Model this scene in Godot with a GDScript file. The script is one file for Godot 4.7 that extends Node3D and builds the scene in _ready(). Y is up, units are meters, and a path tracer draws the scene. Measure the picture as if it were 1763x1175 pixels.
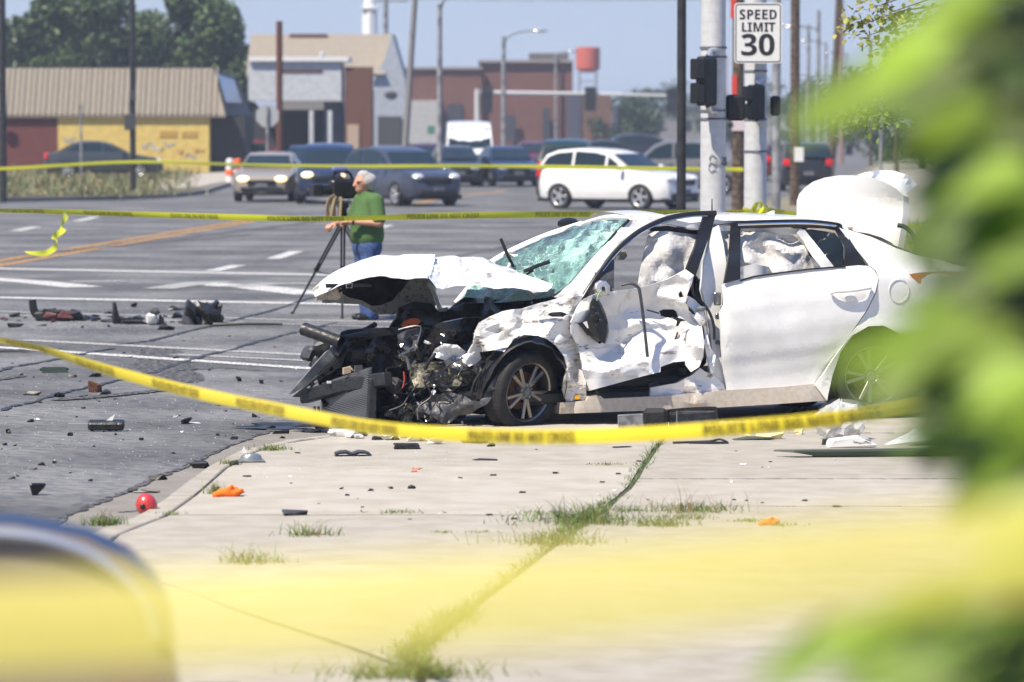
extends Node3D
# A wrecked white sedan at a street corner, seen through a long lens. Units are metres, y is up, the camera looks along -z.

const F := 7500.0          # focal length in photograph pixels
const EYE := 2.45
const PITCH := 0.05089     # radians, downward
const TAU4 := PI / 2.0

var rng := RandomNumberGenerator.new()
var used := {}
var M := {}
var tex := {}
var cell_n := FastNoiseLite.new()
var soft_n := FastNoiseLite.new()
var car_at := Vector3.ZERO
var car_u := Vector3.ZERO
var car_in := Vector3.ZERO
var bs := 1.0              # scale (pixels per metre) and left edge of the building in hand
var bo := 0.0


# ---------- mesh builder: shared vertices, normals split at creases ----------
class MB:
	var v := PackedVector3Array()
	var t := PackedInt32Array()
	var uv := PackedVector2Array()
	var col := PackedColorArray()

	func p(a: Vector3, u := Vector2.ZERO) -> int:
		v.append(a)
		uv.append(u)
		return v.size() - 1

	func tri(a: int, b: int, c: int) -> void:
		t.append(a)
		t.append(b)
		t.append(c)

	func quad(a: int, b: int, c: int, d: int) -> void:
		tri(a, b, c)
		tri(a, c, d)

	func otri(a: int, b: int, c: int, o: Vector3) -> void:
		var n := (v[c] - v[a]).cross(v[b] - v[a])
		if n.dot(v[a] + v[b] + v[c] - o * 3.0) < 0.0:
			tri(a, c, b)
		else:
			tri(a, b, c)

	func oquad(a: int, b: int, c: int, d: int, o: Vector3) -> void:
		otri(a, b, c, o)
		otri(a, c, d, o)

	func grid(rows: Array, closed := false) -> void:
		var base := v.size()
		var w: int = rows[0].size()
		for r in rows.size():
			for k in w:
				p(rows[r][k], Vector2(float(k) / maxf(1, w - 1), float(r) / maxf(1, rows.size() - 1)))
		for r in rows.size() - 1:
			for k in (w if closed else w - 1):
				var k2 := (k + 1) % w
				quad(base + r * w + k, base + r * w + k2, base + (r + 1) * w + k2, base + (r + 1) * w + k)

	func box(xf: Transform3D, size: Vector3, ch := 0.0) -> void:
		var h := size * 0.5
		ch = minf(ch, minf(h.x, minf(h.y, h.z)) * 0.9)
		var o := xf.origin
		if ch <= 0.0:
			var q := []
			for sx in [-1, 1]:
				for sy in [-1, 1]:
					for sz in [-1, 1]:
						q.append(p(xf * Vector3(sx * h.x, sy * h.y, sz * h.z), Vector2(sx + sz * 0.3, sy)))
			for f in [[0, 1, 3, 2], [4, 5, 7, 6], [0, 1, 5, 4], [2, 3, 7, 6], [0, 2, 6, 4], [1, 3, 7, 5]]:
				oquad(q[f[0]], q[f[1]], q[f[2]], q[f[3]], o)
			return
		var id := {}
		for sx in [-1, 1]:
			for sy in [-1, 1]:
				for sz in [-1, 1]:
					for ax in 3:
						var a := Vector3(sx * (h.x - (0.0 if ax == 0 else ch)), sy * (h.y - (0.0 if ax == 1 else ch)), sz * (h.z - (0.0 if ax == 2 else ch)))
						id[Vector4i(sx, sy, sz, ax)] = p(xf * a)
		for sx in [-1, 1]:
			for sy in [-1, 1]:
				for sz in [-1, 1]:
					otri(id[Vector4i(sx, sy, sz, 0)], id[Vector4i(sx, sy, sz, 1)], id[Vector4i(sx, sy, sz, 2)], o)
		for a in [-1, 1]:
			for b in [-1, 1]:
				oquad(id[Vector4i(a, b, -1, 0)], id[Vector4i(a, b, 1, 0)], id[Vector4i(a, b, 1, 1)], id[Vector4i(a, b, -1, 1)], o)
				oquad(id[Vector4i(a, -1, b, 0)], id[Vector4i(a, 1, b, 0)], id[Vector4i(a, 1, b, 2)], id[Vector4i(a, -1, b, 2)], o)
				oquad(id[Vector4i(-1, a, b, 1)], id[Vector4i(1, a, b, 1)], id[Vector4i(1, a, b, 2)], id[Vector4i(-1, a, b, 2)], o)
		for s in [-1, 1]:
			oquad(id[Vector4i(s, -1, -1, 0)], id[Vector4i(s, -1, 1, 0)], id[Vector4i(s, 1, 1, 0)], id[Vector4i(s, 1, -1, 0)], o)
			oquad(id[Vector4i(-1, s, -1, 1)], id[Vector4i(-1, s, 1, 1)], id[Vector4i(1, s, 1, 1)], id[Vector4i(1, s, -1, 1)], o)
			oquad(id[Vector4i(-1, -1, s, 2)], id[Vector4i(-1, 1, s, 2)], id[Vector4i(1, 1, s, 2)], id[Vector4i(1, -1, s, 2)], o)

	func bx(c: Vector3, size: Vector3, ch := 0.0, turn := 0.0) -> void:
		box(Transform3D(Basis(Vector3.UP, turn), c), size, ch)

	func beam(a: Vector3, b: Vector3, wide: float, high: float, ch := 0.0, up := Vector3.UP) -> void:
		var x := (b - a).normalized()
		var z := x.cross(up).normalized()
		var y := z.cross(x)
		box(Transform3D(Basis(x, y, z), (a + b) * 0.5), Vector3(a.distance_to(b), high, wide), ch)

	func tube(pts: Array, r0: float, r1 := -1.0, sides := 8, cap := true, flat := 1.0) -> void:
		if r1 < 0.0:
			r1 = r0
		var rows := []
		var ref := Vector3.UP
		for i in pts.size():
			var a: Vector3 = pts[maxi(0, i - 1)]
			var b: Vector3 = pts[mini(pts.size() - 1, i + 1)]
			var d := (b - a).normalized()
			if absf(d.dot(ref)) > 0.95:
				ref = Vector3.RIGHT if absf(d.x) < 0.8 else Vector3.FORWARD
			var s := d.cross(ref).normalized()
			var q := s.cross(d)
			ref = q
			var r := lerpf(r0, r1, float(i) / maxf(1, pts.size() - 1))
			var row := PackedVector3Array()
			for k in sides:
				var an := TAU * k / sides
				row.append(pts[i] + s * cos(an) * r * flat + q * sin(an) * r)
			rows.append(row)
		var base := v.size()
		grid(rows, true)
		if cap:
			for e in 2:
				var c := p(pts[0] if e == 0 else pts[pts.size() - 1])
				var off := base + (0 if e == 0 else (pts.size() - 1) * sides)
				for k in sides:
					if e == 0:
						tri(c, off + (k + 1) % sides, off + k)
					else:
						tri(c, off + k, off + (k + 1) % sides)

	func lathe(prof: Array, xf: Transform3D, seg := 24) -> void:
		var rows := []
		for q in prof:
			var row := PackedVector3Array()
			for k in seg:
				var an := TAU * k / seg
				row.append(xf * Vector3(cos(an) * q.x, q.y, sin(an) * q.x))
			rows.append(row)
		grid(rows, true)

	func ball(c: Vector3, r: Vector3, seg := 12, basis := Basis()) -> void:
		var prof := []
		for i in seg / 2 + 1:
			var an := PI * i / (seg / 2)
			prof.append(Vector2(maxf(0.0005, sin(an)), cos(an)))
		lathe(prof, Transform3D(basis * Basis.from_scale(r), c), seg)

	# a flat polygon pushed through to a depth: xf maps (x, y, z) with z from 0 to -depth
	func extrude(poly: PackedVector2Array, depth: float, xf: Transform3D) -> void:
		var idx := Geometry2D.triangulate_polygon(poly)
		var n := poly.size()
		var b0 := v.size()
		for q in poly:
			p(xf * Vector3(q.x, q.y, 0.0), q)
		for q in poly:
			p(xf * Vector3(q.x, q.y, -depth), q)
		for i in range(0, idx.size(), 3):
			tri(b0 + idx[i], b0 + idx[i + 2], b0 + idx[i + 1])
			tri(b0 + n + idx[i], b0 + n + idx[i + 1], b0 + n + idx[i + 2])
		for i in n:
			var j := (i + 1) % n
			quad(b0 + i, b0 + j, b0 + n + j, b0 + n + i)

	func mesh(angle := 40.0) -> ArrayMesh:
		var nf := t.size() / 3
		var nv := v.size()
		var fn := PackedVector3Array()
		var fu := PackedVector3Array()
		fn.resize(nf)
		fu.resize(nf)
		var start := PackedInt32Array()
		start.resize(nv + 1)
		start.fill(0)
		for i in nf:
			var a := v[t[i * 3]]
			var n := (v[t[i * 3 + 2]] - a).cross(v[t[i * 3 + 1]] - a)
			fn[i] = n
			fu[i] = n.normalized()
			for k in 3:
				start[t[i * 3 + k] + 1] += 1
		for i in nv:
			start[i + 1] += start[i]
		var fill := start.duplicate()
		var adj := PackedInt32Array()
		adj.resize(nf * 3)
		for i in nf:
			for k in 3:
				var q := t[i * 3 + k]
				adj[fill[q]] = i
				fill[q] += 1
		var ov := PackedVector3Array()
		var on := PackedVector3Array()
		var ou := PackedVector2Array()
		var oc := PackedColorArray()
		ov.resize(nf * 3)
		on.resize(nf * 3)
		ou.resize(nf * 3)
		var has_col := col.size() == nv and nv > 0
		if has_col:
			oc.resize(nf * 3)
		var ca := cos(deg_to_rad(angle))
		for i in nf:
			for k in 3:
				var q := t[i * 3 + k]
				var n := Vector3.ZERO
				for e in range(start[q], start[q + 1]):
					var f := adj[e]
					if fu[f].dot(fu[i]) > ca:
						n += fn[f]
				var o := i * 3 + k
				ov[o] = v[q]
				n = n.normalized()
				on[o] = n if n.length_squared() > 0.5 else Vector3.UP
				ou[o] = uv[q]
				if has_col:
					oc[o] = col[q]
		var arr := []
		arr.resize(Mesh.ARRAY_MAX)
		arr[Mesh.ARRAY_VERTEX] = ov
		arr[Mesh.ARRAY_NORMAL] = on
		arr[Mesh.ARRAY_TEX_UV] = ou
		if has_col:
			arr[Mesh.ARRAY_COLOR] = oc
		var m := ArrayMesh.new()
		if nf > 0:
			m.add_surface_from_arrays(Mesh.PRIMITIVE_TRIANGLES, arr)
		return m


# ---------- naming and tagging ----------
func numbered(s: String) -> String:
	if not used.has(s):
		used[s] = 0
		return s
	used[s] += 1
	return "%s_%03d" % [s, used[s]]


func tag(o: Node3D, label: String, category: String, group := "", kind := "") -> Node3D:
	if label:
		o.set_meta("label", label)
	if category:
		o.set_meta("category", category)
	if group:
		o.set_meta("group", group)
	if kind:
		o.set_meta("kind", kind)
	return o


func thing(called: String, label: String, category: String, at := Vector3.ZERO, turn := 0.0, group := "") -> Node3D:
	var o := Node3D.new()
	o.name = numbered(called)
	add_child(o)
	o.position = at
	o.rotation.y = turn
	tag(o, label, category, group)
	return o


func part(parent: Node3D, called: String, mesh: Mesh, m: Material, at := Vector3.ZERO) -> MeshInstance3D:
	var o := MeshInstance3D.new()
	o.name = called
	o.mesh = mesh
	o.material_override = m
	o.position = at
	parent.add_child(o, true)
	return o


func solo(called: String, label: String, category: String, mesh: Mesh, m: Material, at := Vector3.ZERO, turn := 0.0, group := "") -> MeshInstance3D:
	var o := MeshInstance3D.new()
	o.name = numbered(called)
	o.mesh = mesh
	o.material_override = m
	add_child(o)
	o.position = at
	o.rotation.y = turn
	tag(o, label, category, group)
	return o


func structure(called: String, mesh: Mesh, m: Material) -> MeshInstance3D:
	var o := MeshInstance3D.new()
	o.name = numbered(called)
	o.mesh = mesh
	o.material_override = m
	add_child(o)
	o.set_meta("kind", "structure")
	return o


# ---------- surveying: photograph pixels to places ----------
func ray(px: float, py: float) -> Vector3:
	return Vector3((px - 881.5) / F, (587.5 - py) / F, -1.0).rotated(Vector3.RIGHT, -PITCH)


func at(px: float, py: float, d: float) -> Vector3:
	var r := ray(px, py)
	return Vector3(0, EYE, 0) + r * (d / -r.z)


func gr(px: float, py: float, h := 0.0) -> Vector3:
	var r := ray(px, py)
	return Vector3(0, EYE, 0) + r * ((EYE - h) / -r.y)


# a place on the ground below a pixel column, at a distance
func foot(px: float, d: float, h := 0.0) -> Vector3:
	var q := at(px, 205, d)
	q.y = h
	return q


# the wreck's own axes: x along its length (front to rear), y up, z towards the street side we see; w counts inwards from the near wheels' faces
func cp(px: float, py: float, w: float) -> Vector3:
	var r := ray(px, py)
	var e := Vector3(0, EYE, 0)
	var s := (w - (e - car_at).dot(car_in)) / r.dot(car_in)
	var q := e + r * s - car_at
	return Vector3(q.dot(car_u), q.y, -w)


func pp(a: Array) -> PackedVector2Array:
	var o := PackedVector2Array()
	for i in range(0, a.size(), 2):
		o.append(Vector2(a[i], a[i + 1]))
	return o


func cps(a: Array) -> Array:
	var o := []
	for i in range(0, a.size(), 3):
		o.append(cp(a[i], a[i + 1], a[i + 2]))
	return o


func spline(pts: Array, n: int) -> Array:
	var o := []
	var m := pts.size()
	for i in m - 1:
		for k in n:
			o.append(pts[i].cubic_interpolate(pts[i + 1], pts[maxi(0, i - 1)], pts[mini(m - 1, i + 2)], float(k) / n))
	o.append(pts[m - 1])
	return o


func patch(ctrl: Array, nu: int, nv: int) -> Array:
	var rows := []
	for r in ctrl:
		rows.append(spline(r, nu))
	var o := []
	var cols := []
	for k in rows[0].size():
		var c := []
		for r in rows:
			c.append(r[k])
		cols.append(spline(c, nv))
	for j in cols[0].size():
		var row := PackedVector3Array()
		for k in cols.size():
			row.append(cols[k][j])
		o.append(row)
	return o


func idw(ctrl: Array, q: Vector2) -> float:
	var s := 0.0
	var w := 0.0
	for i in range(0, ctrl.size(), 3):
		var d := q.distance_squared_to(Vector2(ctrl[i], ctrl[i + 1])) + 30.0
		var k := 1.0 / (d * sqrt(d))
		s += ctrl[i + 2] * k
		w += k
	return s / w


# soft blend of control depths, for panels that keep their curves
func soft(ctrl: Array, q: Vector2, sig := 42.0) -> float:
	var s := 0.0
	var w := 0.0
	for i in range(0, ctrl.size(), 3):
		var d := q.distance_squared_to(Vector2(ctrl[i], ctrl[i + 1])) / (sig * sig)
		var k := exp(-d) + 1e-4 / (1.0 + d)
		s += ctrl[i + 2] * k
		w += k
	return s / w


func tri_wave(x: float) -> float:
	return absf(x - floorf(x) - 0.5) * 4.0 - 1.0


# folded sheet metal: long straight creases that meet at angles, with a few finer buckles; about -1 to 1
func crumple(q: Vector2, scale: float) -> float:
	var p := q * scale
	var w1 := soft_n.get_noise_2d(p.x * 0.5, p.y * 0.5) * 34.0
	var w2 := soft_n.get_noise_2d(p.x * 0.5 + 400.0, p.y * 0.5 + 90.0) * 34.0
	var a := tri_wave((p.x * 0.86 + p.y * 0.5 + w1) / 88.0)
	var b := tri_wave((p.x * 0.3 - p.y * 0.95 + w2) / 61.0)
	var c := tri_wave((p.x * 0.62 - p.y * 0.3 + w2 * 0.7) / 37.0)
	var e := tri_wave((p.x * 0.2 + p.y * 0.9 - w1 * 0.6) / 23.0)
	var gate := clampf(soft_n.get_noise_2d(p.x * 0.8 + 33.0, p.y * 0.8 + 7.0) * 1.6 + 0.4, 0.0, 1.0)
	return maxf(a, b) * 0.7 + minf(a, c) * 0.35 * gate + e * 0.13 * gate - 0.15


# points of a polygon's outline, no farther apart than step
func resample(poly: PackedVector2Array, step: float) -> PackedVector2Array:
	var o := PackedVector2Array()
	for i in poly.size():
		var a := poly[i]
		var b := poly[(i + 1) % poly.size()]
		var n := maxi(1, int(ceil(a.distance_to(b) / step)))
		for k in n:
			o.append(a.lerp(b, float(k) / n))
	return o


# a bent sheet of metal or plastic: outline (pixels), f maps a pixel to a place in the parent's axes, with a turned-in edge
func sheet(mb: MB, poly: PackedVector2Array, step: float, f: Callable, lip := Vector3.ZERO, holes := []) -> void:
	var edge := resample(poly, step)
	var pts := edge.duplicate()
	var rims := [[0, edge.size()]]
	for h in holes:
		var e := resample(h, step * 0.7)
		rims.append([pts.size(), e.size()])
		pts.append_array(e)
	var lo := poly[0]
	var hi := poly[0]
	for q in poly:
		lo = lo.min(q)
		hi = hi.max(q)
	var r := RandomNumberGenerator.new()
	r.seed = int(lo.x * 31 + lo.y * 17)
	var y := lo.y
	var odd := false
	while y < hi.y:
		var x := lo.x + (step * 0.5 if odd else 0.0)
		while x < hi.x:
			var q := Vector2(x + r.randf_range(-0.25, 0.25) * step, y + r.randf_range(-0.25, 0.25) * step)
			if Geometry2D.is_point_in_polygon(q, poly):
				var ok := true
				for e in pts.size() if pts.size() < 400 else 400:
					if e < edge.size() and edge[e].distance_squared_to(q) < step * step * 0.3:
						ok = false
						break
				for h in holes:
					if Geometry2D.is_point_in_polygon(q, h):
						ok = false
				if ok:
					pts.append(q)
			x += step
		y += step * 0.87
		odd = not odd
	var idx := Geometry2D.triangulate_delaunay(pts)
	var base := mb.v.size()
	for q in pts:
		mb.p(f.call(q), q * 0.01)
	for i in range(0, idx.size(), 3):
		var c := (pts[idx[i]] + pts[idx[i + 1]] + pts[idx[i + 2]]) / 3.0
		if not Geometry2D.is_point_in_polygon(c, poly):
			continue
		var cut := false
		for h in holes:
			if Geometry2D.is_point_in_polygon(c, h):
				cut = true
		if not cut:
			mb.tri(base + idx[i], base + idx[i + 1], base + idx[i + 2])
	if lip != Vector3.ZERO:
		for rim in rims:
			var b0: int = base + rim[0]
			var n: int = rim[1]
			var b1 := mb.v.size()
			for k in n:
				mb.p(mb.v[b0 + k] + lip)
			for k in n:
				var k2 := (k + 1) % n
				mb.quad(b0 + k, b0 + k2, b1 + k2, b1 + k)


# ---------- materials ----------
func lin(r: float, g: float, b: float, a := 1.0) -> Color:
	var c := Color(r, g, b).linear_to_srgb()
	c.a = a
	return c


func noise_tex(key: String, kind: int, freq: float, lo: Color, hi: Color, size := 512, cut0 := 0.0, cut1 := 1.0, oct := 4, bump := 0.0) -> NoiseTexture2D:
	if tex.has(key):
		return tex[key]
	var n := FastNoiseLite.new()
	n.seed = key.hash() % 1000
	n.noise_type = kind
	n.frequency = freq
	n.fractal_octaves = oct
	if kind == FastNoiseLite.TYPE_CELLULAR:
		n.cellular_return_type = FastNoiseLite.RETURN_DISTANCE2_SUB
		n.fractal_type = FastNoiseLite.FRACTAL_NONE
	var t := NoiseTexture2D.new()
	t.noise = n
	t.width = size
	t.height = size
	t.seamless = true
	t.seamless_blend_skirt = 0.2
	if bump > 0.0:
		t.as_normal_map = true
		t.bump_strength = bump
	else:
		var g := Gradient.new()
		g.offsets = PackedFloat32Array([cut0, cut1])
		g.colors = PackedColorArray([lo, hi])
		t.color_ramp = g
	tex[key] = t
	return t


func mat(c: Color, rough := 0.7, metal := 0.0, grain := "", scale := 1.0) -> StandardMaterial3D:
	var m := StandardMaterial3D.new()
	m.albedo_color = c
	m.roughness = rough
	m.metallic = metal
	if grain:
		m.albedo_texture = tex[grain]
		m.uv1_triplanar = true
		m.uv1_world_triplanar = false
		m.uv1_scale = Vector3.ONE * scale
	return m


func world_mat(c: Color, rough: float, grain: String, scale: float, detail := "", dscale := 1.0) -> StandardMaterial3D:
	var m := mat(c, rough, 0.0, grain, scale)
	m.uv1_world_triplanar = true
	if detail:
		m.detail_enabled = true
		m.detail_albedo = tex[detail]
		m.detail_blend_mode = BaseMaterial3D.BLEND_MODE_MUL
		m.detail_uv_layer = BaseMaterial3D.DETAIL_UV_2
		m.uv2_triplanar = true
		m.uv2_world_triplanar = true
		m.uv2_scale = Vector3.ONE * dscale
	return m


func bumpy(m: StandardMaterial3D, key: String, k := 1.0) -> StandardMaterial3D:
	m.normal_enabled = true
	m.normal_texture = tex[key]
	m.normal_scale = k
	return m


func paint(c: Color, grain := "dust", scale := 1.0) -> StandardMaterial3D:
	var m := mat(c, 0.35, 0.0, grain, scale)
	m.metallic_specular = 0.35
	m.clearcoat_enabled = true
	m.clearcoat = 0.8
	m.clearcoat_roughness = 0.06
	return m


func leafy(c: Color) -> StandardMaterial3D:
	var m := mat(c, 0.55)
	m.vertex_color_use_as_albedo = true
	m.backlight_enabled = true
	m.backlight = Color(0.28, 0.42, 0.06)
	return m


# laminated glass shattered in place: rings and rays of white cracks, denser along a diagonal
func crazing() -> ImageTexture:
	var w := 640
	var h := 400
	var im := Image.create(w, h, false, Image.FORMAT_RGBA8)
	var n1 := FastNoiseLite.new()
	n1.seed = 3
	n1.noise_type = FastNoiseLite.TYPE_CELLULAR
	n1.cellular_return_type = FastNoiseLite.RETURN_DISTANCE2_SUB
	n1.fractal_type = FastNoiseLite.FRACTAL_NONE
	n1.frequency = 0.045
	n1.domain_warp_enabled = true
	n1.domain_warp_amplitude = 4.0
	n1.domain_warp_frequency = 0.02
	var n2 := n1.duplicate()
	n2.seed = 9
	n2.frequency = 0.16
	var n3 := FastNoiseLite.new()
	n3.seed = 4
	n3.frequency = 0.008
	n3.fractal_octaves = 4
	var n4 := FastNoiseLite.new()
	n4.seed = 12
	n4.frequency = 0.22
	for y in h:
		for x in w:
			var big: float = clampf((n1.get_noise_2d(x + y * 0.5, y * 0.8) + 1.0) * 7.0, 0, 1)
			var fine: float = clampf((n2.get_noise_2d(x * 0.7 + y * 0.4, y) + 1.0) * 1.5, 0, 1)
			var u := float(x) / w
			var v := float(y) / h
			var zone := n3.get_noise_2d(x * 1.0 + y * 0.9, y * 0.35 - x * 0.2)
			var dense := clampf(0.75 - absf(u - 0.55 - 0.12 * v) * 1.2 + zone * 1.5, 0.0, 1.0)
			var rays := 0.0
			for im0 in [Vector2(0.8, 0.72), Vector2(0.45, 0.42)]:
				var e := Vector2(u, v * 0.7) - Vector2(im0.x, im0.y * 0.7)
				var an := e.angle() * 9.0 + n3.get_noise_2d(x * 2.0, y * 2.0) * 2.5
				var ring := e.length() * 26.0 + n3.get_noise_2d(x * 3.0 + 500.0, y * 3.0) * 2.0
				rays = maxf(rays, maxf(pow(absf(sin(an)), 40.0), pow(absf(sin(ring)), 34.0) * 0.8) * clampf(1.3 - e.length() * 3.2, 0.0, 1.0))
			var grain := absf(n4.get_noise_2d(x, y))
			var line := maxf(maxf((1.0 - big) * 0.55, rays), (1.0 - fine) * dense * 0.7) + grain * dense * 0.5
			var dark := clampf((v - 0.55) * 1.6 - zone * 0.8 + (0.35 - u) * 0.5, 0.0, 1.0)
			var c := Color(0.3, 0.46, 0.44).lerp(Color(0.5, 0.67, 0.63), dense * 0.85).lerp(Color(0.2, 0.26, 0.36), dark * 0.9)
			c = c.lerp(Color(0.86, 0.95, 0.92), clampf(line * line * 0.9, 0, 0.9))
			c.a = clampf(0.55 + 0.3 * dense + 0.4 * line, 0.0, 0.97)
			im.set_pixel(x, y, c)
	return ImageTexture.create_from_image(im)


func materials() -> void:
	var S := FastNoiseLite.TYPE_SIMPLEX_SMOOTH
	var C := FastNoiseLite.TYPE_CELLULAR
	noise_tex("dust", S, 0.012, Color(0.98, 0.978, 0.975), Color(1, 1, 1), 512, 0.3, 0.65)
	noise_tex("grime", S, 0.013, Color(0.56, 0.5, 0.44), Color(1, 1, 1), 512, 0.24, 0.36, 6)
	noise_tex("scuff", S, 0.012, Color(0.42, 0.37, 0.32), Color(1, 1, 1), 512, 0.17, 0.27, 6)
	noise_tex("scuffs", S, 0.014, Color(0.4, 0.35, 0.3), Color(1, 1, 1), 512, 0.27, 0.37, 6)
	noise_tex("speckle", S, 0.2, Color(0.8, 0.79, 0.77), Color(1, 1, 1), 1024, 0.22, 0.4, 2)
	noise_tex("blotch", S, 0.009, Color(0.72, 0.72, 0.73), Color(1, 1, 1), 512, 0.25, 0.75, 5)
	noise_tex("grit", S, 0.16, Color(0.62, 0.62, 0.63), Color(1, 1, 1), 1024, 0.2, 0.75, 3)
	noise_tex("gritn", S, 0.12, Color.WHITE, Color.WHITE, 512, 0, 1, 3, 6.0)
	noise_tex("stain", S, 0.008, Color(0.94, 0.93, 0.91), Color(1, 1, 1), 1024, 0.2, 0.7, 6)
	noise_tex("speck", C, 0.09, Color(0.55, 0.52, 0.48), Color(1, 1, 1), 512, 0.1, 0.3)
	noise_tex("worn", S, 0.05, Color(0.42, 0.42, 0.42), Color(1, 1, 1), 512, 0.38, 0.5, 5)
	noise_tex("fabricn", S, 0.02, Color.WHITE, Color.WHITE, 512, 0, 1, 3, 10.0)
	noise_tex("rust", S, 0.03, Color(0.45, 0.3, 0.22), Color(1, 1, 1), 512, 0.3, 0.6, 5)
	noise_tex("woodgrain", S, 0.02, Color(0.6, 0.55, 0.5), Color(1, 1, 1), 512, 0.3, 0.7, 5)
	noise_tex("crazed", C, 0.06, Color(0.72, 0.93, 0.86, 0.95), Color(0.14, 0.36, 0.33, 0.62), 1024, 0.0, 0.34)
	noise_tex("bits", S, 0.05, Color(0.3, 0.3, 0.3), Color(1, 1, 1), 512, 0.35, 0.65, 4)
	M.asphalt = bumpy(world_mat(lin(0.25, 0.251, 0.255), 0.9, "blotch", 0.06, "grit", 0.55), "gritn", 0.4)
	M.concrete = []
	for k in 4:
		M.concrete.append(world_mat(lin(0.435 - 0.02 * k, 0.404 - 0.019 * k, 0.352 - 0.017 * k), 0.9, "stain", 0.23 + 0.04 * k, "speckle", 1.1))
	M.gutter = world_mat(lin(0.34, 0.315, 0.28), 0.9, "stain", 0.3, "grit", 0.7)
	M.soil = world_mat(lin(0.075, 0.062, 0.045), 1.0, "stain", 0.5)
	M.dry = world_mat(lin(0.3, 0.27, 0.17), 1.0, "stain", 0.06, "grit", 0.3)
	M.line = world_mat(lin(0.72, 0.72, 0.7), 0.8, "worn", 0.8)
	M.line_faint = world_mat(lin(0.46, 0.46, 0.45), 0.85, "worn", 1.1)
	M.line_yellow = world_mat(lin(0.62, 0.32, 0.06), 0.8, "worn", 0.5)
	M.tar = world_mat(lin(0.085, 0.09, 0.105), 0.6, "bits", 0.8)
	M.skid = world_mat(lin(0.15, 0.146, 0.146), 0.85, "bits", 0.5)
	M.white = paint(lin(0.8, 0.8, 0.79), "dust", 0.8)
	M.white_dirty = paint(lin(0.78, 0.77, 0.75), "scuffs", 1.0)
	M.white_dirty.uv1_scale = Vector3(0.9, 3.2, 0.9)
	M.white_torn = paint(lin(0.79, 0.785, 0.775), "scuff", 1.0)
	M.white_torn.uv1_scale = Vector3(0.6, 1.6, 0.6)
	M.sill = paint(lin(0.56, 0.5, 0.43), "stain", 2.0)
	M.black = mat(lin(0.014, 0.014, 0.015), 0.42, 0.0, "blotch", 2.0)
	M.felt = mat(lin(0.011, 0.011, 0.012), 1.0)
	M.felt.metallic_specular = 0.15
	M.black_gloss = mat(lin(0.012, 0.012, 0.013), 0.16)
	M.frame = mat(lin(0.016, 0.016, 0.018), 0.28)
	M.plastic = bumpy(mat(lin(0.028, 0.028, 0.03), 0.4, 0.0, "blotch", 3.0), "fabricn", 0.5)
	M.dark_grey = mat(lin(0.07, 0.072, 0.078), 0.5, 0.0, "blotch", 3.0)
	M.grey_plastic = mat(lin(0.2, 0.21, 0.22), 0.5, 0.0, "blotch", 2.0)
	M.olive_metal = mat(lin(0.2, 0.21, 0.165), 0.5, 0.3, "rust", 2.0)
	M.steel = mat(lin(0.5, 0.5, 0.5), 0.3, 1.0, "blotch", 2.0)
	M.fins = mat(lin(0.42, 0.43, 0.44), 0.4, 0.8)
	M.alloy = mat(lin(0.27, 0.255, 0.24), 0.28, 0.9)
	M.rubber = bumpy(mat(lin(0.022, 0.021, 0.021), 0.75, 0.0, "blotch", 2.0), "fabricn", 0.3)
	M.rust = mat(lin(0.22, 0.11, 0.06), 0.7, 0.3, "rust", 4.0)
	M.orange = mat(lin(0.75, 0.12, 0.02), 0.6)
	M.orange_cloth = bumpy(mat(lin(0.9, 0.17, 0.01), 0.85), "fabricn", 0.6)
	M.bag = bumpy(mat(lin(0.76, 0.74, 0.7), 0.9, 0.0, "blotch", 1.0), "fabricn", 0.5)
	M.seat = bumpy(mat(lin(0.03, 0.03, 0.032), 0.85), "fabricn", 0.5)
	M.tan = mat(lin(0.42, 0.32, 0.23), 0.8)
	M.crazed = StandardMaterial3D.new()
	M.crazed.albedo_texture = crazing()
	M.crazed.transparency = BaseMaterial3D.TRANSPARENCY_ALPHA
	M.crazed.roughness = 0.22
	M.glass_dark = mat(lin(0.01, 0.014, 0.016), 0.06)
	M.glass_car = mat(lin(0.014, 0.024, 0.03), 0.08)
	M.amber = mat(lin(0.55, 0.16, 0.03), 0.2)
	M.red_lens = mat(lin(0.6, 0.02, 0.02), 0.2)
	M.silver = mat(lin(0.62, 0.62, 0.62), 0.25, 0.7)
	M.chrome = mat(lin(0.75, 0.75, 0.75), 0.08, 1.0)
	M.lens = mat(lin(0.75, 0.76, 0.78), 0.08, 0.3)
	M.lamp_on = mat(lin(0.9, 0.85, 0.7), 0.3)
	M.lamp_on.emission_enabled = true
	M.lamp_on.emission = Color(1.0, 0.86, 0.55)
	M.lamp_on.emission_energy_multiplier = 1.6
	M.tape = mat(lin(0.8, 0.66, 0.04), 0.35)
	M.tape.backlight_enabled = true
	M.tape.backlight = Color(0.6, 0.55, 0.05)
	M.tape_far = mat(lin(0.66, 0.68, 0.03), 0.35)
	M.tape_far.backlight_enabled = true
	M.tape_far.backlight = Color(0.5, 0.5, 0.03)
	M.tape_sheer = mat(lin(0.83, 0.73, 0.14, 0.72), 0.5)
	M.tape_sheer.backlight_enabled = true
	M.tape_sheer.backlight = Color(0.9, 0.86, 0.42)
	M.tape_sheer.transparency = BaseMaterial3D.TRANSPARENCY_ALPHA
	M.print = mat(lin(0.12, 0.08, 0.012), 0.6)
	M.print_far = mat(lin(0.2, 0.2, 0.02), 0.6)
	M.pole_white = mat(lin(0.58, 0.59, 0.61), 0.45, 0.1, "stain", 1.0)
	M.pole_black = mat(lin(0.03, 0.03, 0.032), 0.5, 0.0, "blotch", 1.0)
	M.pole_grey = mat(lin(0.3, 0.31, 0.33), 0.6, 0.0, "blotch", 0.5)
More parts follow.
